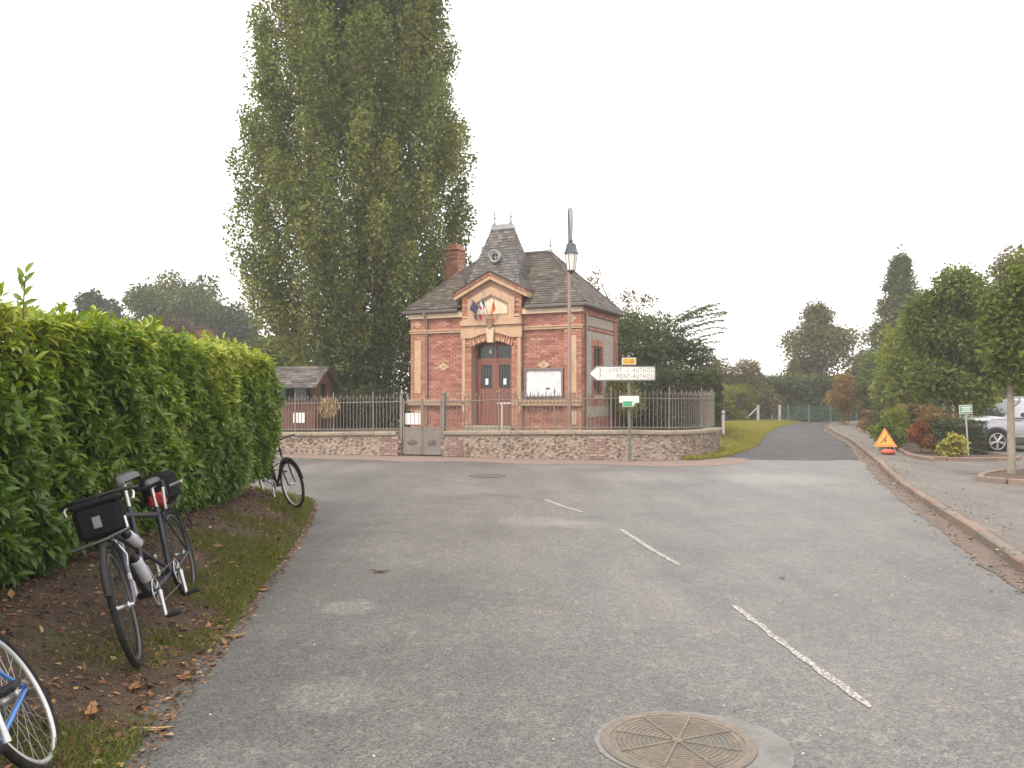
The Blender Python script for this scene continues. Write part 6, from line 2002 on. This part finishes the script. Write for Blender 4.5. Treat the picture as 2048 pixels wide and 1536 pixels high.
def box_hedge(name, label, corners, z0, z1, n, leaf, leafmat, depth=.25, cat="hedge", wav=.06, top_extra=.08, seed=0):
    """clipped hedge on a quadrilateral footprint: leaves through the outer shell over a twiggy core"""
    rg = np.random.default_rng(seed + 100)
    c = [Vector((x, y)) for x, y in corners]
    ctr = sum((v for v in c), Vector((0, 0))) / 4
    t = thing(name, label, cat, (ctr.x, ctr.y, 0))
    faces = []
    for i in range(4):
        a, b = c[i], c[(i + 1) % 4]
        L = (b - a).length
        nrm = Vector(((b - a).y, -(b - a).x)).normalized()
        if nrm.dot((a + b) / 2 - ctr) < 0: nrm = -nrm
        faces.append((a, b, nrm, L * (z1 - z0)))
    area_top = abs((c[1] - c[0]).length * (c[2] - c[1]).length)
    tot = sum(f[3] for f in faces) + area_top
    P, D = [], []
    for (a, b, nrm, ar) in faces:
        k = int(n * ar / tot)
        u, v, w = rg.random(k), rg.random(k), rg.random(k) ** 1.6 * depth
        xx = a.x + (b.x - a.x) * u
        yy = a.y + (b.y - a.y) * u
        zz = z0 + (z1 - z0) * v
        wob = wav * (np.sin(xx * 2.3 + zz * 3) + np.sin(yy * 2.9 - zz * 2.1) + .6 * np.sin(xx * 7 + zz * 5)) - w
        P.append(np.stack([xx + nrm.x * wob - ctr.x, yy + nrm.y * wob - ctr.y, zz], 1))
        D.append(np.tile(np.array([nrm.x, nrm.y, .25]), (k, 1)))
    k = int(n * area_top / tot)
    u, v = rg.random(k), rg.random(k)
    ab, cd = c[0][None] if False else None, None
    xx = (1 - u) * (1 - v) * c[0].x + u * (1 - v) * c[1].x + u * v * c[2].x + (1 - u) * v * c[3].x
    yy = (1 - u) * (1 - v) * c[0].y + u * (1 - v) * c[1].y + u * v * c[2].y + (1 - u) * v * c[3].y
    zz = z1 + wav * (np.sin(xx * 2.7) + np.sin(yy * 3.1)) + top_extra * rg.random(k) ** 3 - rg.random(k) * depth * .5
    P.append(np.stack([xx - ctr.x, yy - ctr.y, zz], 1))
    D.append(np.tile(np.array([0, 0, 1.0]), (k, 1)))
    P, D = np.concatenate(P), np.concatenate(D)
    m = len(P)
    A = unit(D * .6 + rg.normal(size=(m, 3)) * .6)
    N = unit(D * .5 + rg.normal(size=(m, 3)) * .5 + np.array([0, 0, .5]))
    L = leaf * rg.uniform(.7, 1.3, m)
    put("foliage", leaves_mesh("foliage", P, A, N, L, L * rg.uniform(.45, .7, m), rg.random(m), leafmat), t)
    ins = [ctr + (v - ctr) * (1 - depth * 1.1 / max((v - ctr).length, .3)) for v in c]
    MB().add([(v.x - ctr.x, v.y - ctr.y, z0 - .05) for v in ins] + [(v.x - ctr.x, v.y - ctr.y, z1 - depth) for v in ins], [(0, 1, 5, 4), (1, 2, 6, 5), (2, 3, 7, 6), (3, 0, 4, 7), (4, 5, 6, 7)]).build("twig_core", mat("twig_core", (0.03, 0.026, 0.018), (0.045, 0.035, 0.024), scale=20, rough=0.95, bump=1.0), t)
    return t
box_hedge("conifer_hedge", "dark clipped conifer hedge beyond the end of the railing", [(4.6, 26.2), (6.2, 25.0), (7.95, 32.0), (6.4, 32.8)], 0.0, 2.35, 12000, .12, M_thuja, seed=1)
box_hedge("back_hedge", "dark hedge behind the railing between building and conifer hedge", [(2.6, 29.3), (5.4, 28.2), (5.8, 29.2), (3.0, 30.3)], 0.4, 1.9, 5000, .11, M_dark, seed=2)
box_hedge("far_hedge", "long dark green hedge across the end of the lane", [(13.2, 55.5), (26, 57.5), (26, 60), (13.2, 58)], 0.0, 2.75, 30000, .23, M_oak, wav=.10, top_extra=.35, seed=3)
box_hedge("bright_hedge", "bright green hedge beyond the grass mound", [(10.8, 47), (15.4, 51.9), (14.6, 53.5), (9.8, 49)], 0.0, 2.05, 12000, .18, M_yelgreen if False else M_limeL, wav=.10, top_extra=.3, seed=4)
clump_tree("brown_bush", "brownish bare-topped bush above the bright hedge", (13.7, 52.0, 0.0), blob(3.2, 1.4, .8, 3.7, 46, .7, 30, lambda f: 1.05 - .4 * f), 14000, .15, M_brownish, 1.0, .08, cat="bush", seed=30)
clump_tree("round_tree", "round-crowned tree standing alone at the end of the lane", (23.0, 62, 0.0), blob(3.5, 2.8, 2.0, 8.3, 34, 1.05, 31, lambda f: max(.2, (1 - abs(f - .42) ** 1.8 * 2.6))), 15000, .22, M_olive, 2.4, .28, seed=31)
clump_tree("cypress_tree", "tall pointed conifer rising behind the row of clipped trees", (25.5, 54, 0.0), blob(4.7, 3.4, .6, 10.6, 120, .95, 32, lambda f: max(.08, 1 - .93 * f), .5) + [(.1, 0, 9.6, .5), (-.05, 0, 10.2, .4), (.1, 0, 10.7, .3), (.05, 0, 11.1, .22), (0, 0, 11.5, .14), (0, 0, 8.8, .65)], 38000, .19, M_conif, .6, .25, seed=32)
clump_tree("background_tree", "brownish round tree behind the clipped trees, right of the conifer", (25.4, 48, 0.0), blob(2.4, 2.0, 1.5, 8.2, 20, 1.0, 33), 9000, .20, M_brownish, 2, .2, seed=33)
clump_tree("background_tree", "tall brownish tree between the two nearest clipped trees", (26.5, 44, 0.0), blob(2.6, 2.0, 1.5, 9.0, 22, .95, 34, lambda f: max(.15, 1.05 - .75 * f)), 9000, .19, M_brownish, 2, .2, seed=34)
clump_tree("background_tree", "green tree filling the background behind the parked car", (22.5, 38, 0.0), blob(3.5, 2.2, .4, 5.4, 24, 1.1, 35), 12000, .18, M_lime, 1.2, .2, seed=35)
box_hedge("garden_hedge", "low olive hedge in the background behind the parked car", [(13.6, 28.6), (21.5, 28.2), (21.5, 29.3), (13.8, 29.6)], -.05, 1.12, 5200, .10, M_brownish, wav=.04, seed=7)
clump_tree("yellow_bush", "bright yellow-green bush just above the parked car's bonnet", (16.15, 27.5, -.05), blob(.75, .6, .3, 1.55, 9, .4, 36), 3600, .09, M_yelgreen, .3, .04, cat="bush", seed=36)

# ---- row of clipped lime trees on the right
def lime(label, x, y, top, bottom, hw, hd, n, leaf, lm, seed, tall=(), dx=0.0, cr=.62):
    z0 = pz(x, y)
    cl = blob(hw, hd, bottom, top, 30 if cr > .5 else 60, cr, seed, lambda f: min(1.0, .62 + 1.9 * f) * min(1.0, .72 + 1.3 * (1 - f)), .6) + list(tall)
    cl = [(a + dx, b, c, r_) for a, b, c, r_ in cl]
    return clump_tree("clipped_lime_tree", label, (x, y, z0), cl, n, leaf, lm, bottom, .085, group="clipped lime trees along the pavement", bark=M_bark_p, squash=.9, seed=seed)
lime("nearest clipped tree, cut by the picture's right edge", 9.70, 16.05, 3.85, 1.85, .62, .8, 15000, .10, M_lime, 41, [(-.1, 0, 4.15, .2), (.1, 0, 4.35, .16), (-.25, .1, 3.95, .2), (.05, .1, 4.0, .2)], .22, .36)
lime("large block-shaped clipped tree behind the small green sign", 13.15, 24.4, 5.05, 1.35, 1.35, 1.2, 28000, .12, M_lime, 42)
lime("clipped tree with light foliage, second beyond the block-shaped one", 14.75, 30.0, 4.1, 1.4, 1.15, 1.0, 15000, .125, M_limeL, 43)
lime("clipped tree third beyond the block-shaped one in the row", 17.2, 36.0, 3.95, 1.4, 1.05, 1.0, 11000, .13, M_lime, 44)
lime("clipped tree fourth beyond the block-shaped one in the row", 19.0, 41.0, 3.8, 1.3, 1.0, 1.0, 9500, .14, M_limeL, 45)
lime("farthest clipped tree in the row beside the lane", 20.3, 46.0, 3.6, 1.2, 1.0, 1.0, 8000, .15, M_lime, 46)
clump_tree("orange_tree", "small autumn-orange tree at the far end of the pavement", (18.6, 46.3, 0.05), blob(.85, .8, .15, 2.75, 18, .48, 47), 5200, .12, M_orange, .8, .05, seed=47)

# ---- shrubs in the planting bed
box_hedge("clipped_box_hedge", "square dark clipped hedge block in front of the parked car", [(11.35, 21.55), (12.45, 21.6), (12.75, 22.9), (11.6, 22.9)], -.02, .93, 6500, .05, M_thuja, depth=.12, wav=.01, top_extra=.02, seed=8)
def shrub(label, x, y, rx, ry, h, n, leaf, lm, seed):
    z = pz(x, y) + .03
    clump_tree("shrub", label, (x, y, z), blob(rx, ry, .08, h, 9, max(.14, min(rx, h * .5) * .55), seed), n, leaf, lm, .15, .02, cat="shrub", group="shrubs in the planting bed", seed=seed, limbs=8)
shrub("yellow variegated shrub at the front of the bed beside the hedge block", 10.95, 20.55, .33, .25, .50, 800, .11, M_variegated, 60)
shrub("red-leaved shrub near the front of the bed", 10.75, 21.7, .55, .5, .72, 2600, .065, M_redleaf, 61)
shrub("dark green shrub between the red and the variegated shrub", 11.25, 21.6, .5, .45, .8, 2600, .065, M_dark, 62)
shrub("green shrub behind the roadworks sign", 10.75, 23.3, .45, .5, .78, 2400, .07, M_lime, 63)
shrub("pale green leafy shrub left of the red shrub", 11.5, 24.9, .65, .6, 1.0, 3200, .08, M_limeL, 64)
shrub("rust-brown shrub behind the red-leaved shrub", 12.2, 24.0, .75, .6, 1.25, 3600, .075, M_rust, 65)
shrub("olive shrub around the second clipped trunk", 13.2, 27.2, .8, .7, 1.15, 3200, .08, M_brownish, 66)
shrub("yellow-green shrub between the clipped trunks", 13.6, 28.4, .5, .5, 1.45, 2200, .08, M_yelgreen, 67)
shrub("low green shrub further along the bed", 14.2, 31.2, .8, .7, .9, 2600, .09, M_lime, 68)
shrub("low brownish shrub near the third clipped trunk", 15.6, 35, .9, .8, .9, 2400, .10, M_brownish, 69)
shrub("low orange-brown shrub near the far end of the bed", 17.2, 40, .9, .8, .8, 2000, .11, M_rust, 70)
shrub("small green plant at the foot of the nearest clipped tree", 10.25, 15.95, .3, .3, .35, 900, .07, M_limeL, 71)

# ---- grass mound beside the lane and verge grass
def mound_z(x, y):
    return 0.30 * math.exp(-((x - (7.0 + (y - 26) * .33)) / 1.1) ** 2) * smooth(20.8, 24.5, y) * (1 - .5 * smooth(33, 46, y))
gl = catmull([(4.35, 20.6), (5.25, 21.35), (6.45, 23.65), (7.85, 26.85), (10.65, 35), (12.85, 40.8), (15.25, 46.5), (18.2, 52.2)], 0.5)
gnn = normals2(gl)
vs, fs = [], []
W_ = [0.10, .0, -.3, -.7, -1.2, -1.8, -2.6, -3.6, -4.5]
for (p, n) in zip(gl, gnn):
    for w in W_:
        lim = max(w, -0.25) if p[1] < 21.6 else (max(w, -.9) if p[1] < 23.5 else w)
        x, y = p[0] + n.x * lim, p[1] + n.y * lim
        z = 0.008 if w >= 0 else 0.02 + .34 * smooth(0, 1.1, -w) * smooth(21, 25, p[1]) * (1 - .6 * smooth(36, 48, p[1]))
        vs.append((x, y, z if w < .1 else .006))
k = len(W_)
for i in range(len(gl) - 1):
    for j in range(k - 1): fs.append((i * k + j, i * k + k + j, i * k + k + j + 1, i * k + j + 1))
me = bpy.data.meshes.new("grass_mound")
me.from_pydata(vs, [], [f[::-1] for f in fs])
me.polygons.foreach_set("use_smooth", np.full(len(fs), True))
me.materials.append(mat("mound_grass", (0.17, 0.165, 0.04), (0.22, 0.185, 0.07), scale=3, rough=0.95, bump=0.8, bscale=40, stain=((0.16, 0.105, 0.055), 1.2, 0.52)))
me.update()
put("grass_mound", me, None, "structure")
M_blade = leaf_mat("grass_blade", [(0, (0.09, 0.12, 0.02)), (0.5, (0.15, 0.175, 0.03)), (0.85, (0.21, 0.20, 0.05)), (1, (0.25, 0.19, 0.075))], rough=0.6, trans=0.3)
V_ = np.array(vs).reshape(len(gl), k, 3)
n = 34000
i = np.minimum((rng.random(n) ** 1.3 * (len(gl) - 1)).astype(int), len(gl) - 2)
j = (rng.random(n) ** 1.3 * (k - 1)).astype(int)
u, v = rng.random(n), rng.random(n)
P = (V_[i, j] * ((1 - u) * (1 - v))[:, None] + V_[i + 1, j] * (u * (1 - v))[:, None] + V_[i, j + 1] * ((1 - u) * v)[:, None] + V_[i + 1, j + 1] * (u * v)[:, None])
A = unit(np.stack([rng.normal(0, .4, n), rng.normal(0, .4, n), np.ones(n)], 1))
put("mound_grass", leaves_mesh("mound_grass", P, A, rand_dirs(n), rng.uniform(.06, .16, n), rng.uniform(.012, .025, n), np.clip(.45 + .55 * rng.random(n), 0, 1), M_blade), None, "stuff")["label"] = "yellow-green grass growing on the mound beside the lane"

# ================================================================== the near laurel hedge and its bank
M_laurel = leaf_mat("laurel_leaf", [(0, (0.034, 0.066, 0.012)), (0.35, (0.058, 0.108, 0.016)), (0.7, (0.095, 0.158, 0.020)), (0.9, (0.155, 0.215, 0.027)), (1, (0.25, 0.28, 0.045))], rough=0.38, trans=0.30, spec=0.35, gain=1.28)
HEDGE = [(-2.0, -2.75), (1.0, -2.82), (4.67, -2.95), (8, -3.12), (11.45, -3.34)]
def hedge_x(y): return interp(HEDGE, y)
def hedge_top(y): return 2.08 + .03 * math.sin(y * 2.1) + .03 * math.sin(y * 5.3 + 1)
hroot = thing("laurel_hedge", "tall clipped laurel hedge with glossy green leaves along the left bank", "hedge", (-3.6, 6.0, 0.35))
hb = Vector((-3.6, 6.0, 0.35))
rg = np.random.default_rng(21)
Y0, Y1, TH = -1.5, 11.45, 1.25
sp_P, sp_D, sp_b = [], [], []
def lump(y, z):
    return .045 * math.sin(y * 2.7 + z * 1.9) + .04 * math.sin(y * 4.9 - z * 4.1 + 2) + .035 * math.sin(y * 11 + z * 9)
# shoots on the road face
for k in range(15000):
    y = rg.uniform(Y0, Y1)
    z = rg.uniform(0.0, 1.0)
    lo = .36 if y < 10.6 else .45
    zz = lo + (hedge_top(y) - lo) * z
    under = .28 * max(0, 1 - z / .16) ** 1.5          # the foot is tucked in
    dpt = rg.random() ** 1.7 * .27
    x = hedge_x(y) + lump(y, zz) - under - dpt
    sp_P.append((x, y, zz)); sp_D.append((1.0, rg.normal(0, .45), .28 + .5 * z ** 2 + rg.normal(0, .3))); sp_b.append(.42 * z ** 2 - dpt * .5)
for k in range(2600):      # top
    y = rg.uniform(Y0, Y1)
    w = rg.random()
    x = hedge_x(y) - TH * w
    zz = hedge_top(y) - rg.random() ** 1.8 * .25 + (.10 * rg.random() ** 6)
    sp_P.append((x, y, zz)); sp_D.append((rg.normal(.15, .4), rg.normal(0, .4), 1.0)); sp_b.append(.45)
for k in range(1300):      # far end
    w, z = rg.random(), rg.random()
    lo = .45
    zz = lo + (hedge_top(Y1) - lo) * z
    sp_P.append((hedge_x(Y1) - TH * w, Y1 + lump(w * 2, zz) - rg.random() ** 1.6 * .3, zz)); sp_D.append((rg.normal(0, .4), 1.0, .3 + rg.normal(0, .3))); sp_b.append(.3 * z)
SP, SD, SB = np.array(sp_P), unit(np.array(sp_D)), np.array(sp_b)
# each shoot carries a rosette of leaves
per = 6
n = len(SP) * per
idx = np.repeat(np.arange(len(SP)), per)
kk = np.tile(np.arange(per), len(SP))
side = unit(np.cross(SD, rand_dirs(len(SP))))
side2 = np.cross(SD, side)
ang = kk * 2.4 + rg.normal(0, .35, n)
spread = rg.uniform(.45, 1.15, n)
A = unit(SD[idx] * np.cos(spread)[:, None] + (side[idx] * np.cos(ang)[:, None] + side2[idx] * np.sin(ang)[:, None]) * np.sin(spread)[:, None] + np.array([0, 0, -.12]))
P = SP[idx] + SD[idx] * (kk * .013)[:, None] + rg.normal(0, .008, (n, 3))
N = unit(SD[idx] * .8 + np.array([0, 0, .75]) + rg.normal(size=(n, 3)) * .25)
L = rg.uniform(.05, .118, n)
Wd = L * rg.uniform(.34, .44, n)
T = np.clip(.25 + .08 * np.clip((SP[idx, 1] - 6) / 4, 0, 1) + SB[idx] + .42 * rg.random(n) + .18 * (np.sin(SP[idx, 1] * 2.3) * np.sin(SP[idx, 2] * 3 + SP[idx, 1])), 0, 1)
old = rg.random(n) < .012
# the 300 leaves that show largest become parts of their own
D2 = P[:, 0] ** 2 + P[:, 1] ** 2 + (P[:, 2] - 1.55) ** 2
vis = (P[:, 1] > 4.55) & (P[:, 0] / P[:, 1] > -.615) & (P[:, 0] > np.interp(P[:, 1], [h[0] for h in HEDGE], [h[1] for h in HEDGE]) - .06) & (P[:, 2] > .5) & (P[:, 2] < 2.05)
score = np.where(vis, L * L / D2 * np.abs((A * 0 + N)[:, 0]), 0)
pick = np.argsort(-score)[:300]
rest = np.ones(n, bool); rest[pick] = False
Pl = P - np.array(hb)
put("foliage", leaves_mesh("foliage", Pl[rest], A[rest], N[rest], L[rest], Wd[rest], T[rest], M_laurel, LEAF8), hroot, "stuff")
one = lambda t: leaves_mesh("leaf", np.zeros((1, 3)), np.array([[1., 0, 0]]), np.array([[0, 0, 1.]]), np.array([1.]), np.array([.39]), np.array([t]), M_laurel, LEAF8)
LV = [one(t) for t in np.linspace(.05, 1, 10)]
for q in pick:
    a = Vector(A[q]).normalized(); s_ = a.cross(Vector(N[q])).normalized(); n2 = s_.cross(a)
    o = put("leaf", LV[min(9, int(T[q] * 10))], hroot)
    m_ = Matrix((a, s_, n2)).transposed().to_4x4()
    o.matrix_local = Matrix.Translation(Vector(Pl[q])) @ m_ @ Matrix.Scale(float(L[q]), 4)
# twiggy inside and stems
cv, cf = [], []
ysr = np.arange(Y0 + .2, Y1 - .25, .3)
for y in ysr:
    hx = hedge_x(y)
    for (dx, z) in ((-.62, .2), (-.40, .62), (-.34, 1.2), (-.36, hedge_top(y) - .3), (-TH + .3, hedge_top(y) - .3), (-TH + .3, .2)):
        cv.append((hx + dx - hb.x, y - hb.y, z - hb.z))
for i_ in range(len(ysr) - 1):
    for j_ in range(5): cf.append((i_ * 6 + j_, i_ * 6 + 6 + j_, i_ * 6 + 7 + j_, i_ * 6 + 1 + j_))
cf += [(0, 1, 2, 3, 4, 5), tuple(len(cv) - 1 - q for q in range(6))]
MB().add(cv, cf).build("twig_core", MATS["twig_core"], hroot)
stm = MB()
for k in range(46):
    y = Y0 + .3 + k * .275
    x = hedge_x(y) - rg.uniform(.35, .6)
    z0 = bank_z(x, y)
    stm.tube([(x - hb.x, y - hb.y, z0 - .05 - hb.z), (x + rg.uniform(-.06, .1) - hb.x, y + rg.uniform(-.1, .1) - hb.y, .8 - hb.z), (x + rg.uniform(0, .25) - hb.x, y + rg.uniform(-.2, .2) - hb.y, 1.4 - hb.z)], [.022, .016, .006], 6)
stm.build("stem", M_bark, hroot, "stuff")
# the shoot that stands above the hedge at the left, and smaller ones
for (sx, sy, sz, hh, nl) in ((-2.98, 5.02, 2.05, .26, 8), (-3.1, 6.1, 2.05, .10, 5), (-3.2, 6.6, 2.05, .13, 5), (-3.15, 7.9, 2.06, .12, 5), (-3.3, 9.6, 2.05, .10, 5)):
    sb_ = put("shoot", MB().tube([(0, 0, -.1), (.004, 0, hh * .6), (.012, 0, hh)], [.006, .004, .002], 5).mesh("shoot", M_bark), hroot)
    sb_.location = (sx - hb.x, sy - hb.y, sz - hb.z)
    for q in range(nl):
        u = q / (nl - 1)
        a_ = Vector((math.cos(q * 2.6 + .3), .35 * math.sin(q * 2.6 + .3), .55 + .9 * u)).normalized()
        s_ = a_.cross(Vector((0, -1, .2))).normalized(); n2 = s_.cross(a_)
        o = put("leaf", LV[5 + q % 4], sb_)
        o.matrix_local = Matrix.Translation((.012 * u, 0, hh * (.25 + .75 * u))) @ Matrix((a_, s_, n2)).transposed().to_4x4() @ Matrix.Scale(.095 if hh > .2 else .08, 4)

# ---- grass, litter on the bank
M_vblade = leaf_mat("verge_blade", [(0, (0.050, 0.068, 0.014)), (0.4, (0.078, 0.108, 0.018)), (0.8, (0.12, 0.135, 0.03)), (1, (0.17, 0.13, 0.055))], rough=0.6, trans=0.3)
def bank_points(n, dmin, dmax, y0=2.2, y1=13.6, power=1.0):
    y = rng.uniform(y0, y1, n)
    d = dmin + (dmax - dmin) * rng.random(n) ** power
    x = np.array([edge_x(v) for v in y]) - d
    z = np.array([bank_z(a, b) for a, b in zip(x, y)])
    return np.stack([x, y, z], 1), d
P, d = bank_points(50000, -.05, .8, power=1.25)
patch = np.sin(P[:, 1] * 1.7 + P[:, 0] * 2) + np.sin(P[:, 1] * 4.1 + 1) * .7 + np.sin(P[:, 0] * 7 - P[:, 1] * 3) * .6 + .9 * (P[:, 1] > 5) 
keep = patch + rng.normal(0, .5, len(P)) > (.25 + 4.5 * np.maximum(0, d - .33))
P = P[keep]
n = len(P)
A = unit(np.stack([rng.normal(0, .95, n), rng.normal(0, .95, n), np.ones(n)], 1))
gb = put("verge_grass", leaves_mesh("verge_grass", P, A, rand_dirs(n), rng.uniform(.02, .075, n), rng.uniform(.004, .009, n), np.clip(rng.random(n), 0, 1), M_vblade), None, "stuff")
gb["label"] = "thin grass growing along the edge of the left bank"
M_litter = tint_mat("leaf_litter", [(0, (0.07, 0.038, 0.022)), (0.4, (0.14, 0.068, 0.032)), (0.7, (0.24, 0.115, 0.048)), (0.9, (0.34, 0.20, 0.085)), (1, (0.42, 0.31, 0.16))], rough=0.75, speck=0.2, bscale=60)
for (nn_, l0, l1, tp, lab) in ((12000, .02, .065, 1.3, "brown dead leaves strewn over the left bank"), (26000, .006, .026, 1.0, "fine crumbs of leaf and twig covering the soil of the left bank")):
    P, d = bank_points(nn_, -.13, 1.9, power=1.1)
    P[:, 2] += .005
    n = len(P)
    A = unit(np.stack([rng.normal(0, 1, n), rng.normal(0, 1, n), rng.normal(0, .3, n)], 1))
    N = unit(np.stack([rng.normal(0, .45, n), rng.normal(0, .45, n), np.ones(n)], 1))
    L = rng.uniform(l0, l1, n)
    lo = put("leaf_litter", leaves_mesh("leaf_litter", P, A, N, L, L * rng.uniform(.3, .65, n), rng.random(n) ** tp * (1 if l1 > .03 else .85), M_litter), None, "stuff")
    lo["label"] = lab
# litter in the right gutter and on the pavement edge
n = 2600
k_ = rng.integers(8, nk - 40, n)
dd = np.where(rng.random(n) < .75, rng.normal(-.10, .10, n), rng.normal(.35, .35, n))
x = np.array([KERB[a][0] + KN[a].x * b for a, b in zip(k_, dd)]) + rng.normal(0, .1, n)
y = np.array([KERB[a][1] + KN[a].y * b for a, b in zip(k_, dd)]) + rng.normal(0, .1, n)
kd = dd
z = np.where(kd > .13, PAVE_Z - .03 * kd + .008, np.where(kd > -.02, .112, .012))
ok = (np.abs(kd - .06) > .0)
P = np.stack([x, y, z], 1)
A = unit(np.stack([rng.normal(0, 1, n), rng.normal(0, 1, n), rng.normal(0, .15, n)], 1))
N = unit(np.stack([rng.normal(0, .3, n), rng.normal(0, .3, n), np.ones(n)], 1))
L = rng.uniform(.02, .065, n)
lo = put("leaf_litter", leaves_mesh("leaf_litter", P, A, N, L, L * rng.uniform(.4, .7, n), rng.random(n) ** 1.2, M_litter), None, "stuff")
lo["label"] = "dead leaves lying along the right-hand gutter and kerb"
# grit and tiny stones on the near road
n = 900
P = np.stack([rng.uniform(-1.9, 4, n), 3 + 9 * rng.random(n) ** 1.4, np.full(n, .004)], 1)
A = unit(np.stack([rng.normal(0, 1, n), rng.normal(0, 1, n), np.full(n, .2)], 1))
N = unit(np.stack([rng.normal(0, .5, n), rng.normal(0, .5, n), np.ones(n)], 1))
L = rng.uniform(.005, .016, n)
go = put("road_grit", leaves_mesh("road_grit", P, A, N, L, L * .8, rng.random(n), tint_mat("grit", [(0, (.10, .09, .08)), (.5, (.30, .27, .23)), (1, (.5, .46, .4))], speck=.1)), None, "stuff")
go["label"] = "loose pale grit scattered on the near road"

# ---- single large fallen leaves
def big_leaf(label, x, y, L, Wd, rz, col_t, curl=.3, zoff=0.0):
    z = (bank_z(x, y) if x < edge_x(y) else 0.0) + .008 + zoff
    t = thing("fallen_leaf", label, "leaf", (x, y, z), (0, 0, rz))
    m_ = MB()
    vs, fs = [], []
    for i_, u in enumerate(np.linspace(0, 1, 8)):
        w = Wd * math.sin(math.pi * min(1, .08 + .9 * u)) ** .8
        for s in (-1, -.5, 0, .5, 1):
            vs.append((u * L, s * w / 2, curl * L * .5 * ((u - .5) ** 2 * 1.6 + abs(s) * .22)))
    for i_ in range(7):
        for j_ in range(4): fs.append((i_ * 5 + j_, i_ * 5 + 5 + j_, i_ * 5 + 6 + j_, i_ * 5 + 1 + j_))
    m_.add(vs, fs, col_t, True)
    m_.build("blade", M_litter, t)
    MB().tube([(-.25 * L, 0, .01), (0, 0, curl * L * .2 + .002), (L * .5, 0, .004), (L * .95, 0, curl * L * .16)], .0025, 4, col_t * .6).build("midrib", M_litter, t)
big_leaf("large curled tan leaf on the bank beside the lying bicycle", -2.0, 3.95, .13, .055, R(-65), .80, .5)
big_leaf("yellow leaf lying at the edge of the road below the tandem", -1.72, 3.86, .14, .04, R(8), .97, .3)
big_leaf("dark curled leaf lying alone on the road", -1.25, 7.36, .15, .06, R(5), .12, .45)
big_leaf("orange leaf on the grass below the tandem's cranks", -2.05, 6.62, .13, .06, R(40), .86, .4)
big_leaf("pale orange leaf at the road edge right of the front tandem wheel", -1.84, 5.35, .12, .05, R(30), .92, .3)
big_leaf("tan leaf on the bare bank behind the tandem's rear wheel", -2.75, 7.6, .16, .055, R(-25), .88, .4)
big_leaf("brown leaf near the front tandem tyre", -1.95, 4.25, .12, .06, R(100), .7, .4)
big_leaf("brown leaf at the near edge of the verge", -1.75, 4.55, .11, .05, R(160), .75, .4)
big_leaf("small dark leaf in the middle of the right-hand lane", 2.3, 7.1, .05, .03, R(20), .05, .5)

# ================================================================== the thin mist in the air
HAZE = 0.0016
hz = MB().box(-265, 265, -125, 365, -1.2, 27.0).build("haze", None, None, "stuff")
hz["label"] = "thin pale mist filling the air"
hm = bpy.data.materials.new("haze_air")
hm.use_nodes = True
hm.node_tree.nodes.clear()
ho = hm.node_tree.nodes.new("ShaderNodeOutputMaterial")
hv = hm.node_tree.nodes.new("ShaderNodeVolumePrincipled")
hv.inputs["Color"].default_value = (0.97, 0.96, 0.95, 1)
hv.inputs["Density"].default_value = HAZE
hv.inputs["Anisotropy"].default_value = 0.0
hm.node_tree.links.new(hv.outputs[0], ho.inputs["Volume"])
hz.data.materials.append(hm)
